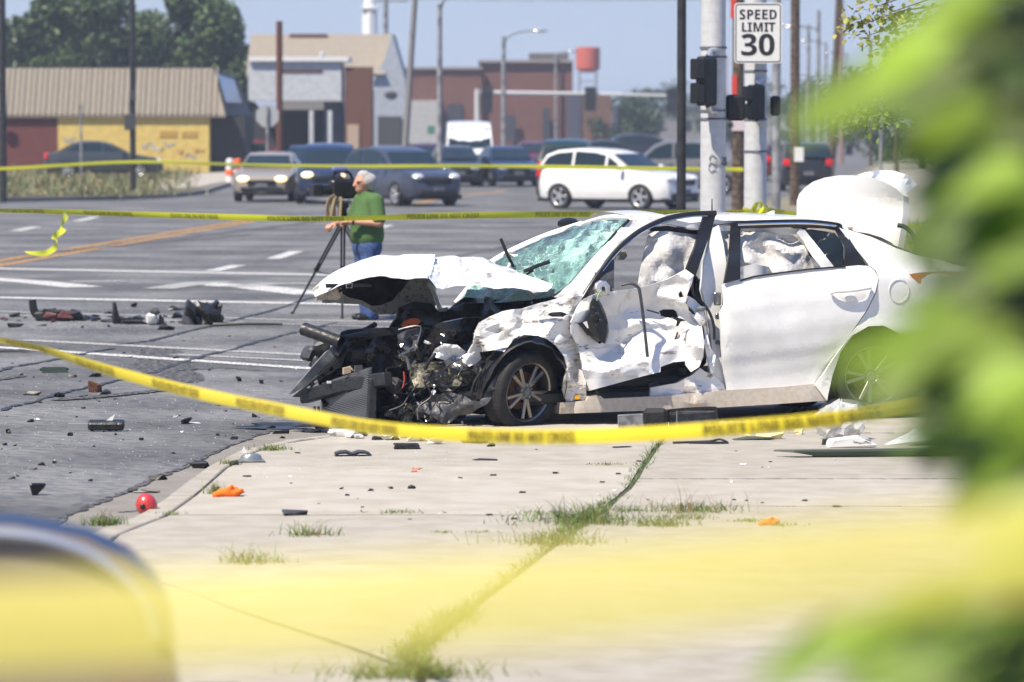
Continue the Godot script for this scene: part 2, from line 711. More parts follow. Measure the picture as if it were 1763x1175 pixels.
	M.wood = mat(lin(0.13, 0.095, 0.07), 0.9, 0.0, "woodgrain", 0.7)
	M.sign_white = mat(lin(0.72, 0.72, 0.7), 0.5, 0.0, "dust", 1.5)
	M.ink = mat(lin(0.012, 0.012, 0.014), 0.6)
	M.grass = leafy(Color(1, 1, 1))
	M.leaf = leafy(Color(1, 1, 1))
	M.bark = mat(lin(0.07, 0.055, 0.04), 0.95, 0.0, "woodgrain", 2.0)
	M.glassbit = mat(lin(0.8, 0.88, 0.86), 0.05, 0.4)
	M.foam = mat(lin(0.72, 0.62, 0.33), 0.9)
	M.dark_green = mat(lin(0.03, 0.045, 0.03), 0.4)


# ---------- the place ----------
func _ready() -> void:
	rng.seed = 7
	cell_n.seed = 5
	cell_n.noise_type = FastNoiseLite.TYPE_CELLULAR
	cell_n.cellular_return_type = FastNoiseLite.RETURN_DISTANCE2_SUB
	cell_n.fractal_type = FastNoiseLite.FRACTAL_NONE
	cell_n.frequency = 0.02
	soft_n.seed = 11
	soft_n.noise_type = FastNoiseLite.TYPE_SIMPLEX_SMOOTH
	soft_n.frequency = 0.02
	soft_n.fractal_octaves = 2

	var cam := Camera3D.new()
	cam.name = "camera"
	add_child(cam)
	var lens := CameraAttributesPhysical.new()
	lens.frustum_focal_length = 153.19
	lens.frustum_focus_distance = 34.7
	lens.exposure_aperture = 3.4
	lens.frustum_near = 0.3
	lens.frustum_far = 6000.0
	cam.attributes = lens
	cam.fov = rad_to_deg(2.0 * atan(587.5 / F))
	cam.near = 0.3
	cam.far = 6000.0
	cam.position = Vector3(0, EYE, 0)
	cam.rotation.x = -PITCH
	cam.current = true

	var world := WorldEnvironment.new()
	world.name = "daylight"
	var env := Environment.new()
	var sky := Sky.new()
	var air := ProceduralSkyMaterial.new()
	air.sky_top_color = Color(0.33, 0.46, 0.68)
	air.sky_horizon_color = Color(0.645, 0.69, 0.758)
	air.sky_curve = 0.12
	air.sky_energy_multiplier = 0.98
	air.ground_bottom_color = Color(0.45, 0.43, 0.4)
	air.ground_horizon_color = Color(0.68, 0.72, 0.77)
	sky.sky_material = air
	env.background_mode = Environment.BG_SKY
	env.sky = sky
	env.tonemap_mode = Environment.TONE_MAPPER_LINEAR
	env.tonemap_exposure = 1.65
	env.fog_enabled = true
	env.fog_density = 0.0005
	env.fog_light_color = Color(0.74, 0.79, 0.87)
	env.sdfgi_enabled = true
	env.ssao_enabled = true
	env.ssil_enabled = true
	world.environment = env
	add_child(world)

	var sun := DirectionalLight3D.new()
	sun.name = "sun"
	sun.light_energy = 1.5
	sun.light_color = Color(1.0, 0.955, 0.88)
	sun.light_angular_distance = 0.5
	sun.shadow_enabled = true
	add_child(sun)
	sun.look_at_from_position(Vector3(-0.5, 1.0, 0.46) * 10.0, Vector3.ZERO)

	materials()
	car_u = Vector3(cos(0.279), 0, -sin(0.279))
	car_in = Vector3(-sin(0.279), 0, -cos(0.279))
	car_at = gr(915, 738, 0.03)
	car_at.y = 0.03

	ground()
	markings()
	far_side()
	street_furniture()
	traffic()
	cameraman()
	wreck()
	tapes()
	debris()
	plants()
	near_car()


func yb(py: float) -> float:
	return EYE + (205.0 - py) / bs


func xb(px: float) -> float:
	return (px - 881.5) / bs - bo


func flat_poly(mb: MB, poly: PackedVector2Array, h: float, surf_h: float) -> void:
	var g := PackedVector2Array()
	for q in poly:
		var w := gr(q.x, q.y, surf_h)
		g.append(Vector2(w.x, w.z))
	var idx := Geometry2D.triangulate_polygon(g)
	var b := mb.v.size()
	for q in g:
		mb.p(Vector3(q.x, h, q.y))
	for i in range(0, idx.size(), 3):
		mb.otri(b + idx[i], b + idx[i + 1], b + idx[i + 2], Vector3(0, -1000, 0))


func slab(poly: PackedVector2Array, top: float, bottom: float, gap: float) -> ArrayMesh:
	var g := PackedVector2Array()
	for q in poly:
		var w := gr(q.x, q.y, top)
		g.append(Vector2(w.x, w.z))
	var mb := MB.new()
	for piece in Geometry2D.offset_polygon(g, -gap, Geometry2D.JOIN_MITER):
		var inner := Geometry2D.offset_polygon(piece, -0.008, Geometry2D.JOIN_MITER)
		if inner.is_empty() or inner[0].size() != piece.size():
			inner = [piece]
		var idx := Geometry2D.triangulate_polygon(inner[0])
		var b := mb.v.size()
		for q in inner[0]:
			mb.p(Vector3(q.x, top, q.y))
		for i in range(0, idx.size(), 3):
			mb.otri(b + idx[i], b + idx[i + 1], b + idx[i + 2], Vector3(0, -1000, 0))
		# walls of the joint
		var n: int = piece.size()
		var c0 := mb.v.size()
		for q in piece:
			mb.p(Vector3(q.x, top - 0.008, q.y))
		for q in piece:
			mb.p(Vector3(q.x, bottom, q.y))
		for k in n:
			var k2 := (k + 1) % n
			mb.quad(c0 + k, c0 + k2, c0 + n + k2, c0 + n + k)
		# the worn arris: nearest inner corner to each outer one
		for k in n:
			var k2 := (k + 1) % n
			var a := nearest(inner[0], piece[k])
			var a2 := nearest(inner[0], piece[k2])
			mb.otri(b + a, c0 + k, c0 + k2, Vector3(0, -1000, 0))
			if a != a2:
				mb.otri(b + a, c0 + k2, b + a2, Vector3(0, -1000, 0))
	return mb.mesh(30)


func nearest(poly: PackedVector2Array, q: Vector2) -> int:
	var best := 0
	for i in poly.size():
		if poly[i].distance_squared_to(q) < poly[best].distance_squared_to(q):
			best = i
	return best


# the joint that runs away from us between the two rows of slabs
func joint_x(y: float) -> float:
	var k := [[1400, 560], [1175, 735], [1140, 700], [1040, 820], [905, 1000], [888, 1030], [872, 1046], [840, 1085], [805, 1106], [762, 1137], [730, 1165], [640, 1265], [560, 1350]]
	for i in k.size() - 1:
		if y <= k[i][0] and y >= k[i + 1][0]:
			return lerpf(k[i][1], k[i + 1][1], (k[i][0] - y) / float(k[i][0] - k[i + 1][0]))
	return 560.0


func kerb_x(y: float) -> float:
	var k := [[1400, -420], [1250, -200], [1100, 0], [1000, 110], [920, 200], [888, 285], [850, 338], [805, 388], [776, 440], [757, 520], [748, 600], [735, 760], [700, 900], [640, 1100], [560, 1330]]
	for i in k.size() - 1:
		if y <= k[i][0] and y >= k[i + 1][0]:
			return lerpf(k[i][1], k[i + 1][1], (k[i][0] - y) / float(k[i][0] - k[i + 1][0]))
	return 1330.0


func ground() -> void:
	var mb := MB.new()
	var rows := []
	for z in [60.0, 0.0, -20.0, -40.0, -80.0, -160.0, -400.0, -1200.0, -5000.0]:
		var row := PackedVector3Array()
		for x in [-3000.0, -600.0, -100.0, -30.0, 0.0, 30.0, 100.0, 600.0, 3000.0]:
			row.append(Vector3(x, 0, z))
		rows.append(row)
	mb.grid(rows)
	structure("road", mb.mesh(), M.asphalt)

	# gutter strip of the corner
	mb = MB.new()
	flat_poly(mb, pp([-420, 1330, -200, 1130, -60, 1010, 60, 925, 120, 888, 230, 843, 330, 799, 400, 768, 470, 741, 560, 727, 700, 715, 860, 690, 1100, 620, 1330, 545, 1345, 552, 1105, 640, 905, 702, 760, 737, 600, 751, 520, 760, 440, 780, 390, 808, 340, 854, 288, 892, 205, 925, 114, 1006, 5, 1106, -190, 1256, -410, 1410]), 0.006, 0.0)
	structure("gutter", mb.mesh(), M.gutter)

	# kerb stones round the corner
	var kb := Node3D.new()
	kb.name = "kerb"
	add_child(kb)
	kb.set_meta("kind", "structure")
	var ky := [1180.0, 1080.0, 1000.0, 940.0, 892.0, 854.0, 822.0, 796.0, 776.0, 763.0, 754.0, 747.0]
	for i in ky.size() - 1:
		var q := PackedVector2Array()
		for k in 4:
			var yy := lerpf(ky[i], ky[i + 1], k / 3.0)
			q.append(Vector2(kerb_x(yy) - 44.0 * (yy - 600.0) / 250.0, yy))
		for k in 4:
			var yy := lerpf(ky[i + 1], ky[i], k / 3.0)
			q.append(Vector2(kerb_x(yy) + 2.0, yy))
		part(kb, "kerb_stone", slab(q, 0.056, 0.0, 0.012), M.concrete[2 + i % 2])

	# the bed under the slabs, seen only in the joints
	var walk := Node3D.new()
	walk.name = "sidewalk"
	add_child(walk)
	walk.set_meta("kind", "structure")
	mb = MB.new()
	flat_poly(mb, pp([-400, 1400, -190, 1250, 10, 1100, 120, 1000, 215, 920, 300, 888, 350, 850, 400, 805, 450, 778, 530, 760, 610, 752, 770, 738, 910, 702, 1110, 642, 1340, 562, 2500, 562, 2500, 1400]), 0.041, 0.05)
	part(walk, "joint_bed", mb.mesh(), M.soil)
	var left_rows := [1400, 1250, 1110, 972, 887, 804, 762, 700, 640, 562]
	var right_rows := [1400, 1250, 1112, 985, 871, 824, 745, 690, 640, 562]
	for side in 2:
		var r: Array = left_rows if side == 0 else right_rows
		for i in r.size() - 1:
			var y0: float = r[i]
			var y1: float = r[i + 1]
			var poly := PackedVector2Array()
			var steps := 5
			if side == 0:
				if y0 <= 640 or kerb_x(y0) > joint_x(y0):
					continue
				for k in steps + 1:
					var y := lerpf(y0, y1, float(k) / steps)
					poly.append(Vector2(kerb_x(y), y))
				for k in steps + 1:
					var y := lerpf(y1, y0, float(k) / steps)
					poly.append(Vector2(joint_x(y), y))
			else:
				for k in steps + 1:
					var y := lerpf(y0, y1, float(k) / steps)
					poly.append(Vector2(maxf(kerb_x(y), joint_x(y)), y + (2.0 if k == 0 else 0.0)))
				poly.append(Vector2(1800 + (y1 - 562) * 0.25, y1))
				poly.append(Vector2(1800 + (y0 - 562) * 0.25, y0 + 2.0))
				var p2 := PackedVector2Array([poly[poly.size() - 1], poly[poly.size() - 2], Vector2(2500, y1), Vector2(2500, y0)])
				part(walk, "slab", slab(p2, 0.05, 0.0, 0.02), M.concrete[(i + 1) % 4])
			part(walk, "slab", slab(poly, 0.05, 0.0, 0.02), M.concrete[(i * 2 + side) % 4])

	# grass verge and kerb across the street, on the left
	mb = MB.new()
	flat_poly(mb, pp([-2500, 345, 0, 345, 200, 341, 300, 337, 345, 330, 410, 312, 440, 290, 640, 262, 640, 240, -2500, 240]), 0.14, 0.0)
	structure("far_lawn", mb.mesh(), M.dry)
	mb = MB.new()
	var kerb := [gr(-2500, 348), gr(0, 348), gr(200, 344.5), gr(300, 340), gr(350, 333), gr(415, 313), gr(445, 291)]
	for i in kerb.size() - 1:
		mb.beam(kerb[i] + Vector3(0, 0.07, 0), kerb[i + 1] + Vector3(0, 0.07, 0), 0.3, 0.16, 0.02)
	structure("far_kerb", mb.mesh(), M.gutter)
	mb = MB.new()
	flat_poly(mb, pp([268, 333, 345, 329, 432, 309, 470, 296, 290, 309]), 0.15, 0.0)
	structure("far_pavement", mb.mesh(), M.concrete[1])
	# pavement and verge beyond the wreck, on the right
	mb = MB.new()
	flat_poly(mb, pp([1250, 372, 1420, 330, 1560, 262, 3600, 262, 3600, 470, 1500, 470, 1330, 430]), 0.12, 0.0)
	structure("right_verge", mb.mesh(), M.dry)
	mb = MB.new()
	flat_poly(mb, pp([1300, 418, 1420, 352, 1545, 272, 1562, 272, 1700, 372, 1760, 418]), 0.128, 0.0)
	structure("far_footpath", mb.mesh(), M.concrete[2])


func ribbon(mb: MB, pts: PackedVector2Array, wide: float, h: float, jit := 0.0) -> void:
	var rows := []
	var fine := resample_open(pts, 6.0 if jit > 0.0 else 60.0)
	var n := fine.size()
	for i in n:
		var a := gr(fine[maxi(0, i - 1)].x, fine[maxi(0, i - 1)].y)
		var b := gr(fine[mini(n - 1, i + 1)].x, fine[mini(n - 1, i + 1)].y)
		var c := gr(fine[i].x, fine[i].y)
		var d := (b - a).normalized()
		var s := Vector3(-d.z, 0, d.x)
		var w0 := wide * (1.0 + rng.randf_range(-jit, jit)) * 0.5
		var w1 := wide * (1.0 + rng.randf_range(-jit, jit)) * 0.5
		if jit > 0.0 and (i == 0 or i == n - 1):
			w0 *= 0.2
			w1 *= 0.2
		c.y = h
		rows.append(PackedVector3Array([c - s * w0, c + s * w1]))
	mb.grid(rows)


func resample_open(pts: PackedVector2Array, step: float) -> PackedVector2Array:
	var o := PackedVector2Array()
	for i in pts.size() - 1:
		var n := maxi(1, int(ceil(pts[i].distance_to(pts[i + 1]) / step)))
		for k in n:
			o.append(pts[i].lerp(pts[i + 1], float(k) / n))
	o.append(pts[pts.size() - 1])
	return o


func marking(called: String, m: Material, strips: Array, h := 0.005) -> void:
	for s in strips:
		var mb := MB.new()
		ribbon(mb, pp(s[1]), s[0], h)
		structure(called, mb.mesh(), m)


func markings() -> void:
	# crosswalk bars, stop line and the worn arrows of the turning lanes
	marking("crosswalk_line", M.line, [[0.55, [-500, 452, 0, 463, 560, 474, 760, 478]], [0.5, [-500, 501, 0, 513, 575, 524, 800, 530]], [0.24, [-300, 584, 0, 599, 530, 635, 760, 650]]])
	marking("crosswalk_line", M.line_faint, [[0.28, [40, 586, 300, 600, 533, 612, 700, 620]], [0.2, [300, 611, 533, 622, 700, 630]], [0.22, [-200, 533, 0, 537, 529, 552, 700, 556]], [0.14, [-200, 539, 0, 543, 529, 560, 700, 565]]])
	marking("lane_arrow", M.line, [[0.6, [-30, 480, 60, 486, 145, 495]], [0.7, [335, 488, 430, 494, 545, 507]]])
	marking("lane_arrow", M.line_faint, [[0.45, [120, 486, 215, 485]], [0.5, [272, 498, 345, 487, 400, 486]], [0.5, [390, 495, 470, 489, 545, 489]]], 0.008)
	for e in [[0.12, [365, 467, 410, 457]], [0.12, [470, 446, 511, 433]], [0.12, [25, 398, 62, 391]], [0.12, [132, 381, 166, 374]], [0.12, [640, 396, 670, 388]], [0.12, [-70, 420, -30, 411]]]:
		marking("lane_dash", M.line, [[e[0] * 2.2, e[1]]])
	marking("centre_line", M.line_yellow, [[0.17, [-600, 550, 0, 449, 437, 377]], [0.17, [-620, 566, 0, 457.5, 440, 380.5]], [0.2, [740, 345, 870, 329]], [0.24, [700, 354, 745, 346]]])
	# sealed cracks
	var tars := [[0, 709, 17, 702, 60, 693, 91, 681, 133, 672, 167, 665, 210, 654, 262, 643, 310, 626, 353, 613, 396, 604, 440, 590, 520, 570, 580, 556], [-120, 655, 0, 640, 21, 633, 91, 621, 133, 612, 200, 600], [198, 595, 257, 588, 334, 569, 405, 551, 470, 535, 540, 512]]
	for q in tars:
		var mb := MB.new()
		ribbon(mb, pp(q), 0.062, 0.009, 0.85)
		structure("road_surface_seal", mb.mesh(), M.tar)
	var mb2 := MB.new()
	ribbon(mb2, pp([300, 640, 380, 634, 460, 640]), 0.05, 0.009, 0.5)
	ribbon(mb2, pp([-200, 682, 0, 655, 45, 648]), 0.09, 0.009, 0.4)
	structure("road_surface_seal", mb2.mesh(), M.skid)
	mb2 = MB.new()
	ribbon(mb2, pp([750, 448, 850, 430, 960, 398, 1010, 390]), 0.14, 0.004, 0.3)
	structure("road_surface_seal", mb2.mesh(), M.skid)
	# dark rubber and fluid marks
	mb2 = MB.new()
	ribbon(mb2, pp([95, 691, 180, 684, 274, 674, 330, 668]), 0.18, 0.0105, 0.35)
	ribbon(mb2, pp([262, 600, 285, 622, 292, 640, 300, 662]), 0.55, 0.0045, 0.25)
	structure("road_surface_skid", mb2.mesh(), M.skid)
	mb2 = MB.new()
	ribbon(mb2, pp([160, 422, 300, 412, 430, 396, 560, 380]), 0.3, 0.0045, 0.2)
	ribbon(mb2, pp([60, 436, 250, 420, 430, 405]), 0.2, 0.0075, 0.2)
	structure("road_surface_skid", mb2.mesh(), M.line_faint if false else M.skid)
	# broken dark edge of the asphalt, and what ran out of the engine
	mb2 = MB.new()
	ribbon(mb2, pp([20, 948, 60, 926, 120, 889, 230, 844, 330, 800, 400, 769, 470, 742, 545, 729]), 0.05, 0.012, 0.9)
	structure("road_surface_edge", mb2.mesh(), M.skid)
	mb2 = MB.new()
	ribbon(mb2, pp([445, 741, 490, 736, 540, 731, 600, 728]), 0.35, 0.0135, 0.7)
	ribbon(mb2, pp([520, 747, 600, 741, 680, 738]), 0.3, 0.0565, 0.7)
	structure("road_surface_stain", mb2.mesh(), mat(lin(0.03, 0.028, 0.028), 0.35, 0.0, "bits", 1.0))
	# gutter damp and cracks
	mb2 = MB.new()
	ribbon(mb2, pp([205, 885, 260, 880, 320, 868, 352, 852]), 0.05, 0.0085, 0.8)
	structure("gutter_surface_damp", mb2.mesh(), M.skid)


# ---------- trees ----------
func leaf_cloud(mb: MB, c: Vector3, r: Vector3, n: int, size: float, tone: Color, sun := Vector3.ZERO) -> void:
	for i in n:
		var d := Vector3(rng.randfn(), rng.randfn(), rng.randfn()).normalized()
		var q := c + d * r * pow(rng.randf(), 0.42)
		var a := Vector3(rng.randfn(), rng.randfn() * 0.7, rng.randfn()).normalized() * size * rng.randf_range(0.6, 1.3)
		var b := a.cross(Vector3(rng.randfn(), rng.randfn(), rng.randfn())).normalized() * size * rng.randf_range(0.3, 0.6)
		var k := rng.randf_range(0.65, 1.3)
		var col := Color(tone.r * k * rng.randf_range(0.85, 1.2), tone.g * k, tone.b * k)
		var i0 := mb.p(q - a)
		mb.p(q + b)
		mb.p(q + a)
		mb.p(q - b)
		for e in 4:
			mb.col.append(col)
		mb.quad(i0, i0 + 1, i0 + 2, i0 + 3)


func tree(called: String, label: String, base: Vector3, blobs: Array, n: int, size: float, tone: Color, trunk_r: float, group := "") -> Node3D:
	var o := thing(called, label, "tree", base, 0.0, group)
	var mb := MB.new()
	var total := 0.0
	for b in blobs:
		total += b[1].x * b[1].y
	for b in blobs:
		var sub := 5
		for s in sub:
			var c: Vector3 = b[0] + Vector3(rng.randf_range(-1, 1), rng.randf_range(-1, 1), rng.randf_range(-1, 1)) * b[1] * 0.62
			var k := rng.randf_range(0.75, 1.2)
			leaf_cloud(mb, c, b[1] * rng.randf_range(0.38, 0.6), int(n * b[1].x * b[1].y / total / sub), size, Color(tone.r * k, tone.g * k, tone.b * k))
	part(o, "crown", mb.mesh(1), M.leaf)
	mb = MB.new()
	var top: Vector3 = blobs[0][0]
	mb.tube([Vector3.ZERO, Vector3(0.1, top.y * 0.4, 0), Vector3(top.x * 0.6, top.y * 0.8, top.z * 0.6)], trunk_r, trunk_r * 0.4, 8)
	for b in blobs:
		mb.tube([Vector3(0.1, top.y * 0.35, 0), (Vector3(0, top.y * 0.55, 0) + b[0]) * 0.5, b[0]], trunk_r * 0.4, trunk_r * 0.1, 6)
	part(o, "trunk", mb.mesh(), M.bark)
	return o


# ---------- buildings and greenery across the intersection ----------
func far_side() -> void:
	# yellow and red shop with a ribbed mansard roof
	var d := 190.0
	var s := F / d
	var x0 := (-420 - 881.5) / s
	var xr := (100 - 881.5) / s
	var x1 := (360 - 881.5) / s
	var o := thing("corner_shop", "low yellow and dark red shop with ribbed beige mansard roof", "building", Vector3(x1, 0, -d))
	var w := x1 - x0
	var wr := x1 - xr
	var mb := MB.new()
	mb.bx(Vector3(-wr / 2, 1.36, -4), Vector3(wr, 2.72, 8))
	var yel := mat(lin(0.62, 0.47, 0.14), 0.85, 0.0, "stain", 0.3)
	part(o, "yellow_wall", mb.mesh(), yel)
	mb = MB.new()
	mb.bx(Vector3(-(w + wr) / 2, 1.36, -3.98), Vector3(w - wr, 2.72, 7.9))
	part(o, "red_wall", mb.mesh(), mat(lin(0.13, 0.035, 0.03), 0.85, 0.0, "stain", 0.3))
	mb = MB.new()
	mb.bx(Vector3(0.75, 1.3, -4.4), Vector3(1.5, 2.6, 6.5))
	part(o, "side_entrance", mb.mesh(), mat(lin(0.03, 0.03, 0.035), 0.8))
	var roof_m := mat(lin(0.245, 0.215, 0.175), 0.75, 0.0, "stain", 0.4)
	var ex := 0.16
	var top_y := EYE + 88.0 / s
	var ey := EYE + 8.0 / s
	mb = MB.new()
	var tx := 0.15
	mb.grid([PackedVector3Array([Vector3(-w, ey, ex), Vector3(0.72, ey, ex)]), PackedVector3Array([Vector3(-w, top_y, -1.3), Vector3(tx, top_y, -1.3)]), PackedVector3Array([Vector3(-w, top_y, -8), Vector3(tx, top_y, -8)])])
	mb.bx(Vector3(-w / 2 + 0.36, ey - 0.06, ex - 0.1), Vector3(w + 0.72, 0.12, 0.2))
	part(o, "roof", mb.mesh(), roof_m)
	mb = MB.new()
	mb.grid([PackedVector3Array([Vector3(0.73, ey, ex), Vector3(1.55, ey - 0.05, -6)]), PackedVector3Array([Vector3(tx + 0.02, top_y, -1.3), Vector3(0.8, top_y - 0.35, -6)])])
	part(o, "roof_side", mb.mesh(), mat(lin(0.14, 0.13, 0.13), 0.8))
	mb = MB.new()
	var q0 := Vector3(0.73, ey, ex)
	mb.grid([PackedVector3Array([Vector3(0.72, ey + 0.5, 0.2), Vector3(1.2, ey + 0.5, -3.5)]), PackedVector3Array([Vector3(0.3, top_y - 0.3, -0.9), Vector3(0.85, top_y - 0.5, -3.5)])])
	part(o, "roof_skylight", mb.mesh(), M.silver, Vector3(0.03, 0.03, 0.05))
	var n := int(w / 0.24)
	var rib := MB.new()
	rib.beam(Vector3(0, ey, ex + 0.02), Vector3(0, top_y, -1.28), 0.06, 0.12)
	var rib_mesh := rib.mesh()
	var rib_m := [roof_m, mat(lin(0.19, 0.165, 0.14), 0.75, 0.0, "stain", 0.4)]
	for i in mini(n, 90):
		part(o, "roof_rib", rib_mesh, rib_m[i % 2], Vector3(0.3 - i * 0.24, 0, 0))
	mb = MB.new()
	mb.ball(Vector3(-9.4, ey + 0.6, 0.75), Vector3(0.28, 0.3, 0.1), 12)
	mb.tube([Vector3(-9.4, ey + 0.6, 0.6), Vector3(-9.1, ey + 0.05, 0.4)], 0.04)
	part(o, "satellite_dish", mb.mesh(), M.dark_grey)
	# faded sign boards and scrawls sprayed on the yellow wall
	for e in [[275, 225, 305, 236], [313, 226, 340, 236]]:
		mb = MB.new()
		mb.box(Transform3D(Basis(), Vector3((e[0] + e[2]) / 2.0 / s - 881.5 / s - x1, EYE + (205 - (e[1] + e[3]) / 2.0) / s, 0.015)), Vector3((e[2] - e[0]) / s, (e[3] - e[1]) / s, 0.03))
		part(o, "faded_board", mb.mesh(), mat(lin(0.4, 0.26, 0.06), 0.9))
	for e in [[110, 240, 0], [130, 252, 1], [245, 250, 0], [262, 255, 1], [282, 248, 0], [305, 262, 2], [318, 268, 0], [332, 258, 2], [150, 262, 0]]:
		mb = MB.new()
		var pts := []
		for k in 8:
			pts.append(Vector3((e[0] + k * 3.0 - 881.5) / s - x1, EYE + (205 - e[1] + rng.randf_range(-5, 5)) / s, 0.012))
		mb.tube(spline(pts, 3), 0.035, 0.03, 5, true, 0.3)
		part(o, "graffiti_scrawl", mb.mesh(), [mat(lin(0.25, 0.3, 0.42), 0.8), mat(lin(0.5, 0.5, 0.48), 0.8), mat(lin(0.5, 0.2, 0.08), 0.8)][e[2]])

	# big dark trees behind the shop
	var dk := Color(0.06, 0.1, 0.032)
	tree("broadleaf_tree", "dense dark green tree behind the ribbed roof, beside the left edge", foot(120, 232), [[Vector3(0, 7.4, 0), Vector3(3.4, 2.8, 2.5)], [Vector3(-1.8, 6.2, 0), Vector3(2.5, 2.0, 2)], [Vector3(2.4, 6.0, 0), Vector3(2.6, 2.4, 2)], [Vector3(0.3, 9.4, 0), Vector3(3.2, 2.0, 2)], [Vector3(0, 4.6, 0), Vector3(3.8, 2.0, 2)]], 26000, 0.21, dk, 0.3)
	tree("broadleaf_tree", "wide dark tree whose leaves reach past the end of the ribbed roof", foot(335, 238), [[Vector3(0, 7.0, 0), Vector3(2.6, 2.8, 2)], [Vector3(1.6, 5.8, 0), Vector3(2.0, 2.4, 2)], [Vector3(-1.8, 6.0, 0), Vector3(2.4, 2.4, 2)], [Vector3(2.0, 3.8, 1), Vector3(1.4, 2.0, 1.4)], [Vector3(0.0, 9.2, 0), Vector3(2.2, 1.8, 1.4)], [Vector3(2.0, 2.2, 0), Vector3(1.4, 1.6, 1.2)]], 26000, 0.21, Color(0.065, 0.11, 0.034), 0.28)
	tree("broadleaf_tree", "small leafy tree low behind the beige roof ridge", foot(30, 240), [[Vector3(0, 4.8, 0), Vector3(2.0, 1.7, 1.6)], [Vector3(1, 3.8, 0), Vector3(1.8, 1.3, 1.6)]], 5000, 0.2, Color(0.055, 0.09, 0.035), 0.2)
	tree("roadside_bush", "leafy dark bush beside the shop's side entrance", foot(425, 196), [[Vector3(0, 1.2, 0), Vector3(0.9, 1.3, 0.8)]], 1300, 0.13, Color(0.04, 0.075, 0.028), 0.08)

	# white filling-station front with a flat canopy
	d = 205.0
	s = F / d
	var bx0 := (425 - 881.5) / s
	o = thing("canopy_garage", "white flat canopied garage front with dark open bays", "building", Vector3(bx0, 0, -d))
	bs = s
	bo = bx0
	var wht := mat(lin(0.5, 0.53, 0.58), 0.7, 0.0, "stain", 0.3)
	mb = MB.new()
	mb.bx(Vector3(xb(508), yb(140), -2.0), Vector3(160 / s, 66 / s, 4.0))
	part(o, "canopy_fascia", mb.mesh(), wht)
	mb = MB.new()
	mb.bx(Vector3(xb(515), yb(101.5), -2.0), Vector3(172 / s, 8 / s, 4.4))
	part(o, "canopy_edge", mb.mesh(), mat(lin(0.7, 0.71, 0.72), 0.6))
	mb = MB.new()
	mb.bx(Vector3(xb(518), yb(122), 0.02), Vector3(75 / s, 5 / s, 0.05))
	part(o, "rusty_stripe", mb.mesh(), M.rust)
	mb = MB.new()
	mb.bx(Vector3(xb(508), yb(236) - 0.4, -4.5), Vector3(165 / s, 3.4, 0.3))
	part(o, "back_wall", mb.mesh(), mat(lin(0.035, 0.035, 0.04), 0.9))
	for e in [536, 568]:
		mb = MB.new()
		mb.bx(Vector3(xb(e), yb(238) - 0.3, -0.3), Vector3(0.22, 3.2, 0.22), 0.02)
		part(o, "canopy_post", mb.mesh(), wht)
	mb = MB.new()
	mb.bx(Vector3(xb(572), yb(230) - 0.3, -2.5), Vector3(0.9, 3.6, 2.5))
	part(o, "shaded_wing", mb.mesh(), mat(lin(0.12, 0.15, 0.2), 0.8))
	mb = MB.new()
	mb.bx(Vector3(xb(617), yb(210), -1.2), Vector3(46 / s, 190 / s, 2.4))
	part(o, "brick_pier", mb.mesh(), mat(lin(0.3, 0.13, 0.08), 0.9, 0.0, "bits", 1.2))
	mb = MB.new()
	mb.bx(Vector3(xb(608), yb(235), 0.03), Vector3(20 / s, 42 / s, 0.08))
	part(o, "boarded_window", mb.mesh(), M.tan)
	mb = MB.new()
	mb.ball(Vector3(xb(555), yb(96), 0.1), Vector3(0.12, 0.22, 0.12), 10)
	part(o, "vent_cap", mb.mesh(), wht)

	# pitched tan roof and pale gable behind it
	d = 228.0
	s = F / d
	bx0 = (440 - 881.5) / s
	bs = s
	bo = bx0
	o = thing("gabled_hall", "hall with tan pitched roof and pale blue grey gable", "building", Vector3(bx0, 0, -d))
	mb = MB.new()
	mb.grid([PackedVector3Array([Vector3(-0.4, yb(130), 1.5), Vector3(xb(664), yb(128), 1.5)]), PackedVector3Array([Vector3(-0.4, yb(57), -3), Vector3(xb(672), yb(57), -3)]), PackedVector3Array([Vector3(-0.4, yb(130), -9), Vector3(xb(690), yb(128), -9)])])
	part(o, "roof", mb.mesh(), mat(lin(0.27, 0.235, 0.19), 0.85, 0.0, "stain", 0.3))
	mb = MB.new()
	mb.extrude(pp([xb(645), 0, xb(699), 0, xb(699), yb(140), xb(676), yb(58), xb(664), yb(100), xb(645), yb(140)]), 8.0, Transform3D(Basis(), Vector3(0, 0, 1.2)))
	part(o, "gable_wall", mb.mesh(), mat(lin(0.36, 0.4, 0.47), 0.75, 0.0, "stain", 0.3))
	mb = MB.new()
	mb.bx(Vector3(xb(560), 2.0, -3), Vector3(xb(640) - xb(480), 4.0, 8))
	part(o, "wall", mb.mesh(), mat(lin(0.2, 0.19, 0.18), 0.85))
	mb = MB.new()
	mb.ball(Vector3(xb(674), yb(163), 1.22), Vector3(0.35, 0.2, 0.06), 10)
	part(o, "round_vent", mb.mesh(), M.dark_grey)
	mb = MB.new()
	mb.bx(Vector3(xb(672), yb(225), 1.25), Vector3(40 / s, 50 / s, 0.15))
	part(o, "garage_door", mb.mesh(), mat(lin(0.13, 0.13, 0.14), 0.8, 0.0, "bits", 1.0))
	mb = MB.new()
	mb.beam(Vector3(xb(495), yb(60), -2.7), Vector3(xb(560), yb(60), -2.7), 0.3, 0.2)
	part(o, "ridge_patch", mb.mesh(), M.rust)
	# steeple
	d = 260.0
	s = F / d
	bx0 = (637 - 881.5) / s
	bs = s
	bo = bx0
	o = thing("church_steeple", "white church steeple rising behind the tan roof", "steeple", Vector3(bx0, 0, -d))
	mb = MB.new()
